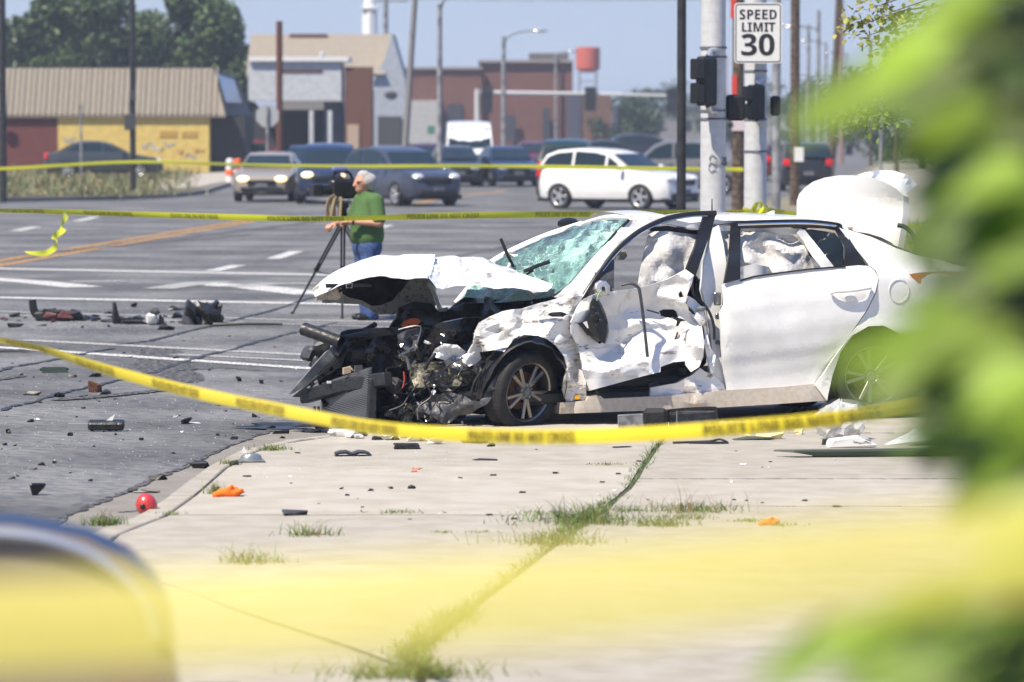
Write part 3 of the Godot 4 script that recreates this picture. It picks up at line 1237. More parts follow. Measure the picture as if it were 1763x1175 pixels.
	mb.lathe([Vector2(0.01, yb(-90)), Vector2(0.36, yb(12)), Vector2(0.44, yb(13)), Vector2(0.44, yb(60)), Vector2(0.5, yb(62)), Vector2(0.5, 0)], Transform3D(), 8)
	part(o, "spire", mb.mesh(20), mat(lin(0.75, 0.76, 0.78), 0.6))
	mb = MB.new()
	mb.bx(Vector3(0, yb(14), 0), Vector3(1.0, 0.14, 1.0), 0.02)
	part(o, "cornice", mb.mesh(), mat(lin(0.68, 0.69, 0.7), 0.6))

	# brick works
	d = 330.0
	s = F / d
	bx0 = (690 - 881.5) / s
	bs = s
	bo = bx0
	o = thing("brick_warehouse", "long red brick warehouse with stepped flat roof line", "building", Vector3(bx0, 0, -d))
	var brick := mat(lin(0.35, 0.155, 0.115), 0.9, 0.0, "bits", 0.8)
	mb = MB.new()
	mb.bx(Vector3(xb(760), yb(118) / 2, -10), Vector3(140 / s, yb(118), 20))
	part(o, "low_wing", mb.mesh(), brick)
	mb = MB.new()
	mb.bx(Vector3(xb(905), yb(106) / 2, -10.5), Vector3(162 / s, yb(106), 20))
	part(o, "high_wing", mb.mesh(), brick)
	mb = MB.new()
	mb.bx(Vector3(xb(945), yb(106), -4), Vector3(68 / s, 30 / s, 6))
	part(o, "roof_house", mb.mesh(), mat(lin(0.3, 0.28, 0.26), 0.85, 0.0, "bits", 0.7))
	mb = MB.new()
	mb.bx(Vector3(xb(760), yb(117), 0.05), Vector3(142 / s, 0.18, 0.4))
	mb.bx(Vector3(xb(905), yb(105), -0.35), Vector3(164 / s, 0.2, 0.4))
	part(o, "coping", mb.mesh(), mat(lin(0.28, 0.26, 0.25), 0.8))
	mb = MB.new()
	mb.bx(Vector3(xb(728), yb(210), 0.5), Vector3(62 / s, 75 / s, 1.0))
	part(o, "pale_annex", mb.mesh(), mat(lin(0.42, 0.42, 0.42), 0.8, 0.0, "stain", 0.4))
	mb = MB.new()
	mb.bx(Vector3(xb(742), yb(222), 1.03), Vector3(0.5, 0.5, 0.06))
	part(o, "green_sign", mb.mesh(), mat(lin(0.03, 0.2, 0.1), 0.6))
	for e in [[784, 196, 26, 34], [880, 220, 16, 44], [940, 215, 12, 60]]:
		mb = MB.new()
		mb.bx(Vector3(xb(e[0]), yb(e[1]), 0.03), Vector3(e[2] / s, e[3] / s, 0.14))
		part(o, "window", mb.mesh(), mat(lin(0.05, 0.05, 0.06), 0.3))
	mb = MB.new()
	mb.bx(Vector3(xb(1020), yb(160) / 2, -3), Vector3(64 / s, yb(160), 8))
	part(o, "brown_wing", mb.mesh(), mat(lin(0.34, 0.19, 0.13), 0.9, 0.0, "bits", 0.7))
	for e in [[988, 205, 24, 95], [1058, 215, 9, 70]]:
		mb = MB.new()
		mb.bx(Vector3(xb(e[0]), yb(e[1]), 1.03), Vector3(e[2] / s, e[3] / s, 0.14))
		part(o, "window", mb.mesh(), mat(lin(0.07, 0.07, 0.1), 0.3))
	# water tank
	d = 420.0
	s = F / d
	bx0 = (1012 - 881.5) / s
	bs = s
	bo = bx0
	o = thing("water_tank", "red orange water tank on thin legs above the warehouse", "water tank", Vector3(bx0, 0, -d))
	mb = MB.new()
	mb.lathe([Vector2(0.01, yb(80)), Vector2(1.16, yb(82)), Vector2(1.16, yb(118)), Vector2(0.8, yb(124)), Vector2(0.01, yb(125))], Transform3D(), 20)
	part(o, "tank", mb.mesh(), mat(lin(0.52, 0.1, 0.06), 0.6, 0.0, "stain", 0.3))
	for e in [[-1, -1], [1, -1], [-1, 1], [1, 1]]:
		mb = MB.new()
		mb.tube([Vector3(e[0] * 0.9, 0, e[1] * 0.9), Vector3(e[0] * 0.8, yb(120), e[1] * 0.8)], 0.09)
		part(o, "leg", mb.mesh(), M.pole_grey)
	for k in 2:
		mb = MB.new()
		mb.bx(Vector3(0, yb(140 + k * 22), 0), Vector3(1.7, 0.1, 1.7))
		part(o, "brace", mb.mesh(), M.pole_grey)
	# a far tower in the haze and the tree line that closes the street
	d = 900.0
	s = F / d
	bs = s
	o = thing("office_tower", "hazy pinkish office tower at the end of the street", "building", Vector3((1228 - 881.5) / s, 0, -d))
	mb = MB.new()
	mb.bx(Vector3(0, yb(95) / 2, 0), Vector3(5.5, yb(95), 6))
	mb.bx(Vector3(0, yb(78) / 2, -1), Vector3(3.0, yb(78), 3))
	part(o, "tower_shaft", mb.mesh(), mat(lin(0.28, 0.18, 0.16), 0.8))
	for k in 5:
		mb = MB.new()
		mb.bx(Vector3(0, yb(110 + k * 16), 3.02), Vector3(4.6, 0.7, 0.1))
		part(o, "window_band", mb.mesh(), M.glass_dark)
	var li := 0
	for e in [[1075, 330, 3.8, 2.8], [1120, 420, 5.0, 3.2], [1200, 480, 5.2, 4.0], [1260, 360, 4.2, 2.8], [1330, 430, 5.2, 3.6], [1400, 380, 5.0, 3.2], [1460, 300, 5.0, 3.2], [1520, 240, 5.5, 3.0], [1590, 210, 5.6, 2.8], [1670, 190, 5.6, 2.8], [1750, 180, 5.6, 2.6]]:
		tree("street_tree", ["hazy round tree beside the brown brick wing", "hazy wide tree behind the signal mast arm", "tall hazy tree below the far tower", "low hazy tree behind the white pole", "hazy tree between the white and grey poles", "hazy tree behind the utility pole", "green tree beyond the leaning grey pole", "bright green tree right of the pole row", "green tree partly behind the blurred shrub, above the open trunk", "green tree behind the blurred shrub", "green tree behind the blurred shrub at the picture's edge"][li], foot(e[0], e[1]), [[Vector3(0, e[2] - 0.6, 0), Vector3(e[3], e[3] * 0.55, 2)], [Vector3(e[3] * 0.6, e[2] - 1.5, 0), Vector3(e[3] * 0.7, e[3] * 0.5, 2)], [Vector3(-e[3] * 0.5, e[2] - 1.8, 0), Vector3(e[3] * 0.8, e[3] * 0.5, 2)], [Vector3(0, 1.6, 0), Vector3(e[3] * 0.9, 1.4, 2)]], 2200, 0.22, Color(0.05, 0.085, 0.035), 0.18)
		li += 1
	# low sheds that close the street behind the traffic
	for e in [[1130, 460, 10, 3.6, 0.22, "long low grey shed behind the traffic"], [1300, 520, 14, 4.5, 0.3, "pale low building at the far end of the street"], [1430, 420, 7, 3.6, 0.2, "small grey shed behind the row of poles"], [800, 400, 6, 3.0, 0.25, "low grey wall behind the white van"]]:
		o = thing("roadside_shed", e[5], "building", foot(e[0], e[1]))
		mb = MB.new()
		mb.bx(Vector3(0, e[3] / 2, 0), Vector3(e[2], e[3], 5))
		part(o, "wall", mb.mesh(), mat(lin(e[4], e[4] * 0.95, e[4] * 0.95), 0.85, 0.0, "stain", 0.2))
		mb = MB.new()
		mb.bx(Vector3(0, e[3] + 0.1, 0), Vector3(e[2] + 0.4, 0.2, 5.4))
		part(o, "roof", mb.mesh(), M.dark_grey)
		for k in 3:
			mb = MB.new()
			mb.bx(Vector3(e[2] * (k - 1) * 0.3, e[3] * 0.5, 2.52), Vector3(1.2, 1.2, 0.08))
			part(o, "window", mb.mesh(), M.glass_dark)


# ---------- poles, lamps, signals, signs ----------
func pole(called: String, label: String, cat: String, base: Vector3, h: float, r0: float, r1: float, m: Material, lean := Vector3.ZERO, group := "") -> Node3D:
	var o := thing(called, label, cat, base, 0.0, group)
	var mb := MB.new()
	mb.tube([Vector3.ZERO, Vector3(0, h * 0.5, 0) + lean * 0.5, Vector3(0, h, 0) + lean], r0, r1, 14)
	part(o, "post", mb.mesh(), m)
	return o


func lamp_arm(o: Node3D, h: float, reach: float, r: float) -> void:
	var mb := MB.new()
	mb.tube(spline([Vector3(0, h - 0.2, 0), Vector3(reach * 0.12, h + absf(reach) * 0.18, 0), Vector3(reach * 0.5, h + absf(reach) * 0.36, 0), Vector3(reach, h + absf(reach) * 0.42, 0)], 5), r, r * 0.7, 8)
	part(o, "arm", mb.mesh(), M.pole_grey)
	mb = MB.new()
	mb.ball(Vector3(reach + 0.35 * signf(reach), h + absf(reach) * 0.42, 0), Vector3(0.45, 0.1, 0.17), 12)
	part(o, "lamp_head", mb.mesh(), M.silver)


func ped_signal(o: Node3D, c: Vector3, w: float, h: float, turn: float) -> void:
	var b := Basis(Vector3.UP, turn)
	var mb := MB.new()
	mb.box(Transform3D(b, c), Vector3(w, h, 0.26), 0.03)
	var sig := part(o, "signal_head", mb.mesh(), M.black)
	for k in [-1, 1]:
		mb = MB.new()
		mb.box(Transform3D(b, c + b * Vector3(0, k * h * 0.245, 0.17)), Vector3(w * 0.9, h * 0.42, 0.12), 0.015)
		part(sig, "visor", mb.mesh(), M.black_gloss)
	mb = MB.new()
	mb.tube([c + Vector3(0.02, h * 0.5, 0), c + Vector3(0.05, h * 0.62, -0.05), c + Vector3(0.12, h * 0.64, -0.12)], 0.035, 0.03)
	mb.tube([c + Vector3(0.02, -h * 0.5, 0), c + Vector3(0.05, -h * 0.62, -0.05), c + Vector3(0.12, -h * 0.64, -0.12)], 0.035, 0.03)
	part(o, "signal_bracket", mb.mesh(), M.silver)


func band(o: Node3D, y: float, r: float) -> void:
	var mb := MB.new()
	mb.lathe([Vector2(r, y - 0.012), Vector2(r + 0.006, y - 0.012), Vector2(r + 0.006, y + 0.012), Vector2(r, y + 0.012)], Transform3D(), 20)
	part(o, "steel_band", mb.mesh(), M.grey_plastic)


func text_mesh(s: String, size_m: float, bold := true) -> TextMesh:
	var t := TextMesh.new()
	var f := SystemFont.new()
	f.font_names = PackedStringArray(["Droid Sans"])
	f.font_weight = 700 if bold else 400
	t.font = f
	t.text = s
	t.font_size = 64
	t.pixel_size = size_m / 46.0
	t.depth = 0.004
	return t


func street_furniture() -> void:
	var mb := MB.new()
	var d := 50.0
	var s := F / d
	# the two white signal poles of the corner
	var o := pole("signal_pole", "thick white signal pole with graffiti patch, nearer of two", "signal pole", foot(1228, d), 9.0, 0.152, 0.135, M.pole_white)
	bs = s
	ped_signal(o, Vector3(-0.09, yb(140), 0.26), 0.15, 0.56, -0.7)
	for e in [82, 98, 190, 204]:
		band(o, yb(e), 0.153)
	for k in 9:
		mb = MB.new()
		var pts := []
		var yy: float = yb(265 + rng.randf_range(0, 28))
		var a0 := rng.randf_range(-0.5, 0.9)
		for i in 6:
			var an := a0 + i * 0.12
			pts.append(Vector3(sin(an) * 0.156, yy + rng.randf_range(-0.03, 0.03), cos(an) * 0.156))
		mb.tube(spline(pts, 2), 0.006, 0.004, 4)
		part(o, "graffiti_scrawl", mb.mesh(), M.grey_plastic)
	mb = MB.new()
	var hub := Vector3(0.16, yb(185), -0.1)
	mb.bx(hub + Vector3(0.1, 0, 0), Vector3(0.22, 0.3, 0.2), 0.03)
	part(o, "far_signal_head", mb.mesh(), M.black)
	d = 56.0
	s = F / d
	bs = s
	o = pole("signal_pole", "white signal pole carrying the speed limit sign", "signal pole", foot(1301, d), 8.6, 0.15, 0.135, M.pole_white)
	ped_signal(o, Vector3(-0.01, yb(176), 0.27), 0.13, 0.45, -0.8)
	for e in [122, 205, 260]:
		band(o, yb(e), 0.15)
	mb = MB.new()
	mb.bx(Vector3(0.26, yb(182), -0.12), Vector3(0.13, 0.26, 0.2), 0.03)
	part(o, "far_signal_head", mb.mesh(), M.black)
	# speed limit sign
	d = 55.6
	s = F / d
	o = thing("speed_limit_sign", "white rectangular speed limit 30 sign on the pole", "sign", at(1305.5, 57, d))
	var sw := 82.0 / s
	var sh := 104.0 / s
	var rr := func(w: float, h: float, r: float) -> PackedVector2Array:
		var q := PackedVector2Array()
		for c in [[1, 1, 0], [-1, 1, 1], [-1, -1, 2], [1, -1, 3]]:
			for k in 6:
				var an: float = c[2] * PI / 2 + k * PI / 10
				q.append(Vector2(c[0] * (w / 2 - r) + cos(an) * r, c[1] * (h / 2 - r) + sin(an) * r))
		return q
	mb = MB.new()
	mb.extrude(rr.call(sw, sh, 0.045), 0.006, Transform3D())
	part(o, "plate", mb.mesh(), M.sign_white)
	mb = MB.new()
	var oute: PackedVector2Array = rr.call(sw - 0.03, sh - 0.03, 0.035)
	var inne: PackedVector2Array = rr.call(sw - 0.052, sh - 0.052, 0.026)
	for k in oute.size():
		var k2 := (k + 1) % oute.size()
		var b0 := mb.v.size()
		for q in [oute[k], oute[k2], inne[k2], inne[k]]:
			mb.p(Vector3(q.x, q.y, 0.003))
		mb.quad(b0, b0 + 1, b0 + 2, b0 + 3)
	part(o, "border", mb.mesh(), M.ink)
	for e in [["SPEED", 0.112, 0.235, 0.118], ["LIMIT", 0.108, 0.075, 0.118], ["30", 0.25, -0.155, 0.28]]:
		var t := text_mesh(e[0], e[1])
		var ti := part(o, "lettering", t, M.ink, Vector3(0, e[2], 0.002))
		ti.scale = Vector3(1.06 if e[0] != "30" else 1.18, 1.08, 1)
	mb = MB.new()
	mb.bx(Vector3(-0.02, 0.2, -0.1), Vector3(0.12, 0.04, 0.16))
	mb.bx(Vector3(-0.02, -0.2, -0.1), Vector3(0.12, 0.04, 0.16))
	part(o, "bracket", mb.mesh(), M.steel)

	pole("black_post", "slim black metal post left of the white poles", "pole", foot(1173.5, 60), 8.5, 0.066, 0.062, M.pole_black)
	# wooden utility poles and grey standards up the right side
	o = pole("utility_pole", "brown wooden pole with red and white notices", "utility pole", foot(1271, 92), 11.0, 0.13, 0.11, M.wood)
	s = F / 92.0
	for e in [[1262, 15, 0.12, 0.42, 0], [1264, 146, 0.12, 0.4, 0], [1272, 208, 0.3, 0.42, 1], [1248, 182, 0.22, 0.4, 2], [1258, 215, 0.12, 0.1, 2]]:
		mb = MB.new()
		mb.bx(Vector3((e[0] - 1271) / s, EYE + (205 - e[1]) / s, 0.14), Vector3(e[2], e[3], 0.02), 0.004)
		part(o, "notice", mb.mesh(), [mat(lin(0.55, 0.05, 0.03), 0.8), mat(lin(0.55, 0.48, 0.5), 0.8), M.black][e[4]])
	pole("utility_pole", "pale grey standard just right of the sign pole", "pole", foot(1337, 108), 9.0, 0.11, 0.1, M.pole_grey)
	o = pole("utility_pole", "tall dark utility pole with wires beside a small white notice", "utility pole", foot(1369, 118), 11.0, 0.14, 0.11, M.wood)
	mb = MB.new()
	mb.bx(Vector3(0.1, EYE - 60.0 / (F / 118.0), 0.15), Vector3(0.25, 0.4, 0.02))
	part(o, "notice", mb.mesh(), M.sign_white)
	o = pole("lamp_post", "thin grey lamp post, lamp reaching left over the street", "lamp post", foot(1409, 190), 7.2, 0.1, 0.08, M.pole_grey)
	lamp_arm(o, 6.2, -0.7, 0.04)
	o = pole("utility_pole", "leaning dark utility pole with a curved arm at the top", "utility pole", foot(1431, 165), 10.0, 0.14, 0.11, M.wood, Vector3(0.4, 0, 0))
	mb = MB.new()
	mb.tube(spline([Vector3(0.3, 7.0, 0), Vector3(-0.3, 7.4, 0), Vector3(-1.0, 7.5, 0)], 5), 0.05)
	part(o, "arm", mb.mesh(), M.pole_grey)
	pole("utility_pole", "slim reddish pole touching the leaning one", "pole", foot(1449, 240), 9.0, 0.13, 0.1, mat(lin(0.28, 0.17, 0.15), 0.9))
	pole("utility_pole", "far thin pole right of the leaning pole", "pole", foot(1466, 300), 6.0, 0.13, 0.1, M.wood)
	pole("utility_pole", "thinnest far pole of the right row", "pole", foot(1478, 380), 5.6, 0.13, 0.1, M.pole_grey)
	pole("utility_pole", "pale pole in front of the green trees on the right", "pole", foot(1518, 160), 4.0, 0.07, 0.06, M.pole_grey)
	var extra := [[1392, 210, 7.0, -0.7, "thin grey lamp post left of the leaning utility pole"], [1422, 280, 7.4, -0.9, "far grey lamp post just left of the leaning pole"], [1458, 340, 7.6, -0.9, "faint far lamp post right of the reddish pole"], [1500, 230, 6.6, 0.0, "thin dark pole before the green trees, left of the pale one"], [1545, 190, 5.6, 0.0, "short dark pole before the green trees, right of the pale one"], [1488, 420, 7.5, 0.0, "faintest pole where the right row meets the trees"]]
	for e in extra:
		o = pole("lamp_post" if e[3] != 0.0 else "utility_pole", e[4], "lamp post" if e[3] != 0.0 else "utility pole", foot(e[0], e[1]), e[2], 0.1, 0.08, M.pole_grey if e[3] != 0.0 else M.wood)
		if e[3] != 0.0:
			lamp_arm(o, e[2] - 0.3, e[3], 0.05)
	for e in [[1440, 300, 0.5], [1478, 330, 0.4]]:
		o = thing("green_sign", "small green street sign %s" % ("beside the leaning utility pole" if e[0] == 1440 else "right of the reddish pole"), "sign", foot(e[0], e[1]))
		mb = MB.new()
		mb.tube([Vector3.ZERO, Vector3(0, 1.4, 0)], 0.03)
		part(o, "post", mb.mesh(), M.pole_grey)
		mb = MB.new()
		mb.bx(Vector3(0, -0.0 + EYE - 76.0 / (F / e[1]) + 0.0, 0.05), Vector3(e[2], e[2], 0.02))
		part(o, "plate", mb.mesh(), mat(lin(0.02, 0.35, 0.22), 0.6))
	# wires across the right-hand row
	for k in 3:
		mb = MB.new()
		mb.tube(spline([at(1369, 128 + k * 9, 118), at(1400, 131 + k * 9, 140), at(1431, 131 + k * 8, 165)], 6), 0.012, 0.012, 5)
		solo("overhead_wire", ["topmost dark wire between the utility poles", "middle dark wire between the utility poles", "lowest dark wire between the utility poles"][k], "wire", mb.mesh(), M.pole_black)
	mb = MB.new()
	mb.tube(spline([at(560, -6, 150), at(900, 1, 170), at(1369, -2, 118)], 8), 0.014, 0.014, 5)
	solo("overhead_wire", "long thin wire high across the sky at the top", "wire", mb.mesh(), M.pole_grey)

	# left side poles
	o = pole("utility_pole", "dark pole with small boxes in front of the yellow shop", "utility pole", foot(228, 138), 9.0, 0.1, 0.085, M.pole_black)
	s = F / 138.0
	for e in [[224, 210, 0.36, 0.5], [229, 165, 0.2, 0.3]]:
		mb = MB.new()
		mb.bx(Vector3((e[0] - 228) / s, EYE + (205 - e[1]) / s, 0.1), Vector3(e[2], e[3], 0.1), 0.01)
		part(o, "box", mb.mesh(), M.dark_grey)
	pole("utility_pole", "dark pole at the left edge of the picture", "utility pole", foot(4, 128), 9.0, 0.11, 0.1, M.pole_black)
	pole("rusty_pole", "rust brown post in front of the white canopy", "pole", foot(481, 178), 6.45, 0.14, 0.13, mat(lin(0.16, 0.06, 0.035), 0.9, 0.0, "rust", 1.0))
	pole("sign_post", "thin grey post before the yellow wall", "pole", foot(139, 165), 3.0, 0.045, 0.045, M.pole_grey)
	o = pole("stop_sign", "silver back of an octagonal stop sign", "sign", foot(460, 150), 2.9, 0.045, 0.045, M.pole_grey)
	mb = MB.new()
	var oct := PackedVector2Array()
	for k in 8:
		oct.append(Vector2(cos(TAU * (k + 0.5) / 8), sin(TAU * (k + 0.5) / 8)) * 0.42)
	mb.extrude(oct, 0.01, Transform3D(Basis(), Vector3(0, EYE + 6.0 / 50.0, -0.06)))
	part(o, "plate", mb.mesh(), mat(lin(0.42, 0.43, 0.44), 0.45, 0.2))
	o = pole("lamp_post", "tall grey lamp post, its arm reaching right at the top edge", "lamp post", foot(757, 150), 6.4, 0.1, 0.085, M.pole_grey)
	lamp_arm(o, 6.3, 1.5, 0.05)
	o = pole("lamp_post", "grey lamp post with curved arm before the brick warehouse", "lamp post", foot(867, 235), 6.9, 0.14, 0.11, M.pole_grey)
	lamp_arm(o, 6.55, 1.6, 0.06)
	o = pole("lamp_post", "faint far lamp post beside the roof house", "lamp post", foot(957, 330), 7.4, 0.12, 0.1, M.pole_grey)
	lamp_arm(o, 7.2, 0.9, 0.06)
	pole("utility_pole", "leaning grey wooden pole before the pale gable", "utility pole", foot(693, 160), 9.0, 0.13, 0.1, mat(lin(0.2, 0.19, 0.19), 0.9), Vector3(0.6, 0, 0))
	o = pole("utility_pole", "dark grey pole with crossbar beside the steeple", "utility pole", foot(664, 250), 10.2, 0.17, 0.14, M.pole_grey)
	mb = MB.new()
	mb.bx(Vector3(0.3, EYE + 203.0 / (F / 250.0), 0), Vector3(2.0, 0.1, 0.1))
	part(o, "crossbar", mb.mesh(), M.pole_grey)
	# the far signal mast
	d = 290.0
	s = F / d
	o = pole("signal_mast", "far pale signal mast with a long arm and hanging signals", "signal", foot(822, d), EYE + 52.0 / s, 0.22, 0.18, M.pole_white)
	mb = MB.new()
	mb.tube([Vector3(0, EYE + 46.0 / s, 0), Vector3(170 / s, EYE + 44.0 / s, 0), Vector3(345 / s, EYE + 40.0 / s, 0)], 0.14, 0.09)
	part(o, "mast_arm", mb.mesh(), M.pole_white)
	for e in [[838, 172], [1016, 170], [1157, 172]]:
		mb = MB.new()
		mb.bx(Vector3((e[0] - 822) / s, EYE + (205 - e[1]) / s, 0.2), Vector3(0.75, 1.6, 0.5), 0.05)
		part(o, "signal_head", mb.mesh(), M.black)
	# orange and white work signs by the verge
	for e in [[396, 268, 0], [409, 283, 1]]:
		o = thing("work_barrier", ["white upright barrel beside the red car on the left", "orange and white striped marker beside the tan sedan"][e[2]], "barrier", foot(e[0], 160))
		mb = MB.new()
		mb.lathe([Vector2(0.18, 0), Vector2(0.16, 0.9), Vector2(0.12, 1.0), Vector2(0.01, 1.02)], Transform3D(), 12)
		part(o, "body", mb.mesh(), M.sign_white if e[2] == 0 else M.orange)
		mb = MB.new()
		mb.lathe([Vector2(0.19, 0.4), Vector2(0.175, 0.6)], Transform3D(), 12)
		part(o, "stripe", mb.mesh(), M.orange if e[2] == 0 else M.sign_white)


# ---------- traffic ----------
func wheel_part(o: Node3D, c: Vector3, r: float, w: float, side: float) -> void:
	var b := Basis(Vector3.RIGHT, PI / 2 * side)
	var xf := Transform3D(b, c)
	var mb := MB.new()
	mb.lathe([Vector2(r * 0.6, -w * 0.5), Vector2(r * 0.94, -w * 0.5), Vector2(r, -w * 0.36), Vector2(r, w * 0.36), Vector2(r * 0.94, w * 0.5), Vector2(r * 0.68, w * 0.48), Vector2(r * 0.66, w * 0.3)], xf, 24)
	var t := part(o, "wheel", mb.mesh(), M.rubber)
	mb = MB.new()
	mb.lathe([Vector2(0.005, w * 0.42), Vector2(r * 0.16, w * 0.42), Vector2(r * 0.2, w * 0.34), Vector2(r * 0.2, w * 0.2)], xf, 12)
	mb.lathe([Vector2(r * 0.6, w * 0.2), Vector2(r * 0.62, w * 0.42), Vector2(r * 0.69, w * 0.49)], xf, 24)
	for k in 5:
		var an := TAU * k / 5.0
		mb.beam(xf * Vector3(cos(an) * r * 0.1, w * 0.36, sin(an) * r * 0.1), xf * Vector3(cos(an) * r * 0.64, w * 0.4, sin(an) * r * 0.64), r * 0.2, r * 0.08, 0.01, xf.basis.y)
	part(t, "rim", mb.mesh(), M.silver)


func car(called: String, label: String, kind: String, px: float, d: float, heading: float, c: Color, opt := {}) -> Node3D:
	var L := 4.7
	var W := 1.8
	var up := []
	var gh := []
	var belt := 0.95
	var wr := 0.62
	var posts := [0.0]
	match kind:
		"sedan":
			up = [2.35, 0.28, 2.35, 0.5, 2.28, 0.66, 2.1, 0.77, 1.6, 0.86, 0.98, 0.96, -1.62, 1.0, -2.2, 0.99, -2.33, 0.88, -2.35, 0.5, -2.25, 0.28]
			gh = [1.02, 0.95, 0.62, 1.16, 0.16, 1.38, -0.15, 1.44, -0.6, 1.45, -1.0, 1.4, -1.72, 1.0]
			belt = 0.97
		"suv":
			L = 4.5
			W = 1.84
			belt = 1.08
			wr = 0.66
			up = [2.25, 0.3, 2.26, 0.55, 2.2, 0.82, 2.05, 0.93, 1.5, 1.0, 0.92, 1.06, -1.6, 1.1, -2.1, 1.12, -2.22, 1.0, -2.25, 0.55, -2.15, 0.32]
			gh = [0.98, 1.05, 0.6, 1.3, 0.2, 1.54, -0.2, 1.63, -0.8, 1.67, -1.5, 1.62, -1.85, 1.5, -2.12, 1.1]
			posts = [0.15, -0.95]
		"pickup":
			L = 5.3
			W = 1.9
			belt = 1.12
			up = [2.65, 0.35, 2.66, 0.6, 2.6, 1.0, 2.4, 1.05, 1.2, 1.1, -0.8, 1.12, -2.6, 1.12, -2.65, 1.0, -2.65, 0.6, -2.6, 0.4]
			gh = [1.15, 1.1, 0.6, 1.6, 0.2, 1.74, -0.7, 1.75, -1.05, 1.7, -1.2, 1.12]
		"van":
			L = 5.2
			W = 2.0
			belt = 1.25
			wr = 0.82
			up = [2.6, 0.35, 2.62, 0.7, 2.5, 1.1, 1.9, 1.25, 1.7, 1.3, -2.4, 1.35, -2.58, 1.3, -2.6, 0.6, -2.5, 0.35]
			gh = [1.85, 1.24, 1.2, 1.95, 0.9, 2.15, 0.4, 2.32, -1.5, 2.36, -2.4, 2.3, -2.55, 1.3]
			posts = [0.4, -0.9]
	if opt.has("tall"):
		for i in range(1, gh.size(), 2):
			gh[i] = belt + (gh[i] - belt) * opt.tall
	var o := thing(called, label, opt.get("cat", "car"), foot(px, d, opt.get("h", 0.0)), heading)
	var body := paint(c)
	var wx: float = L * 0.295
	var rad: float = 0.36 if kind == "suv" or kind == "pickup" or kind == "van" else 0.325
	var poly := pp(up)
	for e in [-1, 1]:
		for k in 9:
			var an := PI - PI * k / 8.0
			poly.append(Vector2(e * wx + cos(an) * (rad + 0.06), 0.3 + sin(an) * (rad + 0.06)))
	var hw := func(x: float, y: float) -> float:
		var t := clampf((absf(x) - (L / 2 - 0.65)) / 0.65, 0, 1)
		var z := W / 2 - 0.2 * t * t
		z -= 0.07 * clampf((0.5 - y) / 0.25, 0, 1)
		z -= 0.09 * pow(clampf((y - 0.7) / 0.4, 0, 1), 2.0)
		return z
	var mb := MB.new()
	for sgn in [-1.0, 1.0]:
		sheet(mb, poly, 0.17, func(q: Vector2) -> Vector3: return Vector3(q.x - signf(q.x) * 0.12 * clampf((absf(q.x) - L / 2 + 0.3) / 0.3, 0, 1), q.y, sgn * hw.call(q.x, q.y)))
	var rows := []
	for i in up.size() / 2:
		var x: float = up[i * 2]
		var y: float = up[i * 2 + 1]
		var z: float = hw.call(x, y)
		var row := PackedVector3Array()
		for k in 9:
			var f := -1.0 + k * 0.25
			var e := clampf((absf(x) - L / 2 + 0.3) / 0.3, 0, 1)
			row.append(Vector3(x - signf(x) * 0.12 * e * f * f, y + 0.03 * (1 - f * f) * (1.0 - e), z * f))
		rows.append(row)
	mb.grid(rows)
	part(o, "body", mb.mesh(50), body)
	mb = MB.new()
	mb.bx(Vector3(0, 0.45, 0), Vector3(L - 0.5, 0.5, W - 0.5))
	mb.bx(Vector3(0, 0.27, 0), Vector3(L - 0.25, 0.12, W - 0.2), 0.03)
	part(o, "underbody", mb.mesh(), M.black)
	# glasshouse
	var top := 0.0
	for i in range(1, gh.size(), 2):
		top = maxf(top, gh[i])
	var wb: float = W / 2 - 0.1
	var wz := func(y: float) -> float: return lerpf(wb, wr, clampf((y - belt) / (top - belt), 0, 1))
	mb = MB.new()
	var g2 := pp(gh)
	for sgn in [-1.0, 1.0]:
		sheet(mb, g2, 0.3, func(q: Vector2) -> Vector3: return Vector3(q.x, q.y, sgn * wz.call(q.y)))
	rows = []
	for i in gh.size() / 2:
		var row := PackedVector3Array()
		for k in 5:
			var f := -1.0 + k * 0.5
			row.append(Vector3(gh[i * 2] + 0.05 * (1 - f * f) * (1.0 if i < gh.size() / 4 else -1.0), gh[i * 2 + 1] + 0.03 * (1 - f * f), wz.call(gh[i * 2 + 1]) * f))
		rows.append(row)
	mb.grid(rows)
	part(o, "roof", mb.mesh(50), body)
	var cen := Vector2.ZERO
	for q in g2:
		cen += q / g2.size()
	var inset := Geometry2D.offset_polygon(g2, -0.075, Geometry2D.JOIN_MITER)
	if inset.size():
		var xs := [9.0]
		xs.append_array(posts)
		xs.append(-9.0)
		for i in xs.size() - 1:
			var a: float = xs[i] - 0.04
			var b: float = xs[i + 1] + 0.04
			for pane in Geometry2D.intersect_polygons(inset[0], PackedVector2Array([Vector2(a, 0), Vector2(b, 0), Vector2(b, 4), Vector2(a, 4)])):
				if kind == "van" and b < -0.5 and c.get_luminance() > 0.5:
					continue
				for sgn in [-1.0, 1.0]:
					mb = MB.new()
					sheet(mb, pane, 0.3, func(q: Vector2) -> Vector3: return Vector3(q.x, q.y, sgn * (wz.call(q.y) + 0.012)), Vector3(0, 0, -sgn * 0.008))
					part(o, "side_window", mb.mesh(), M.glass_car)
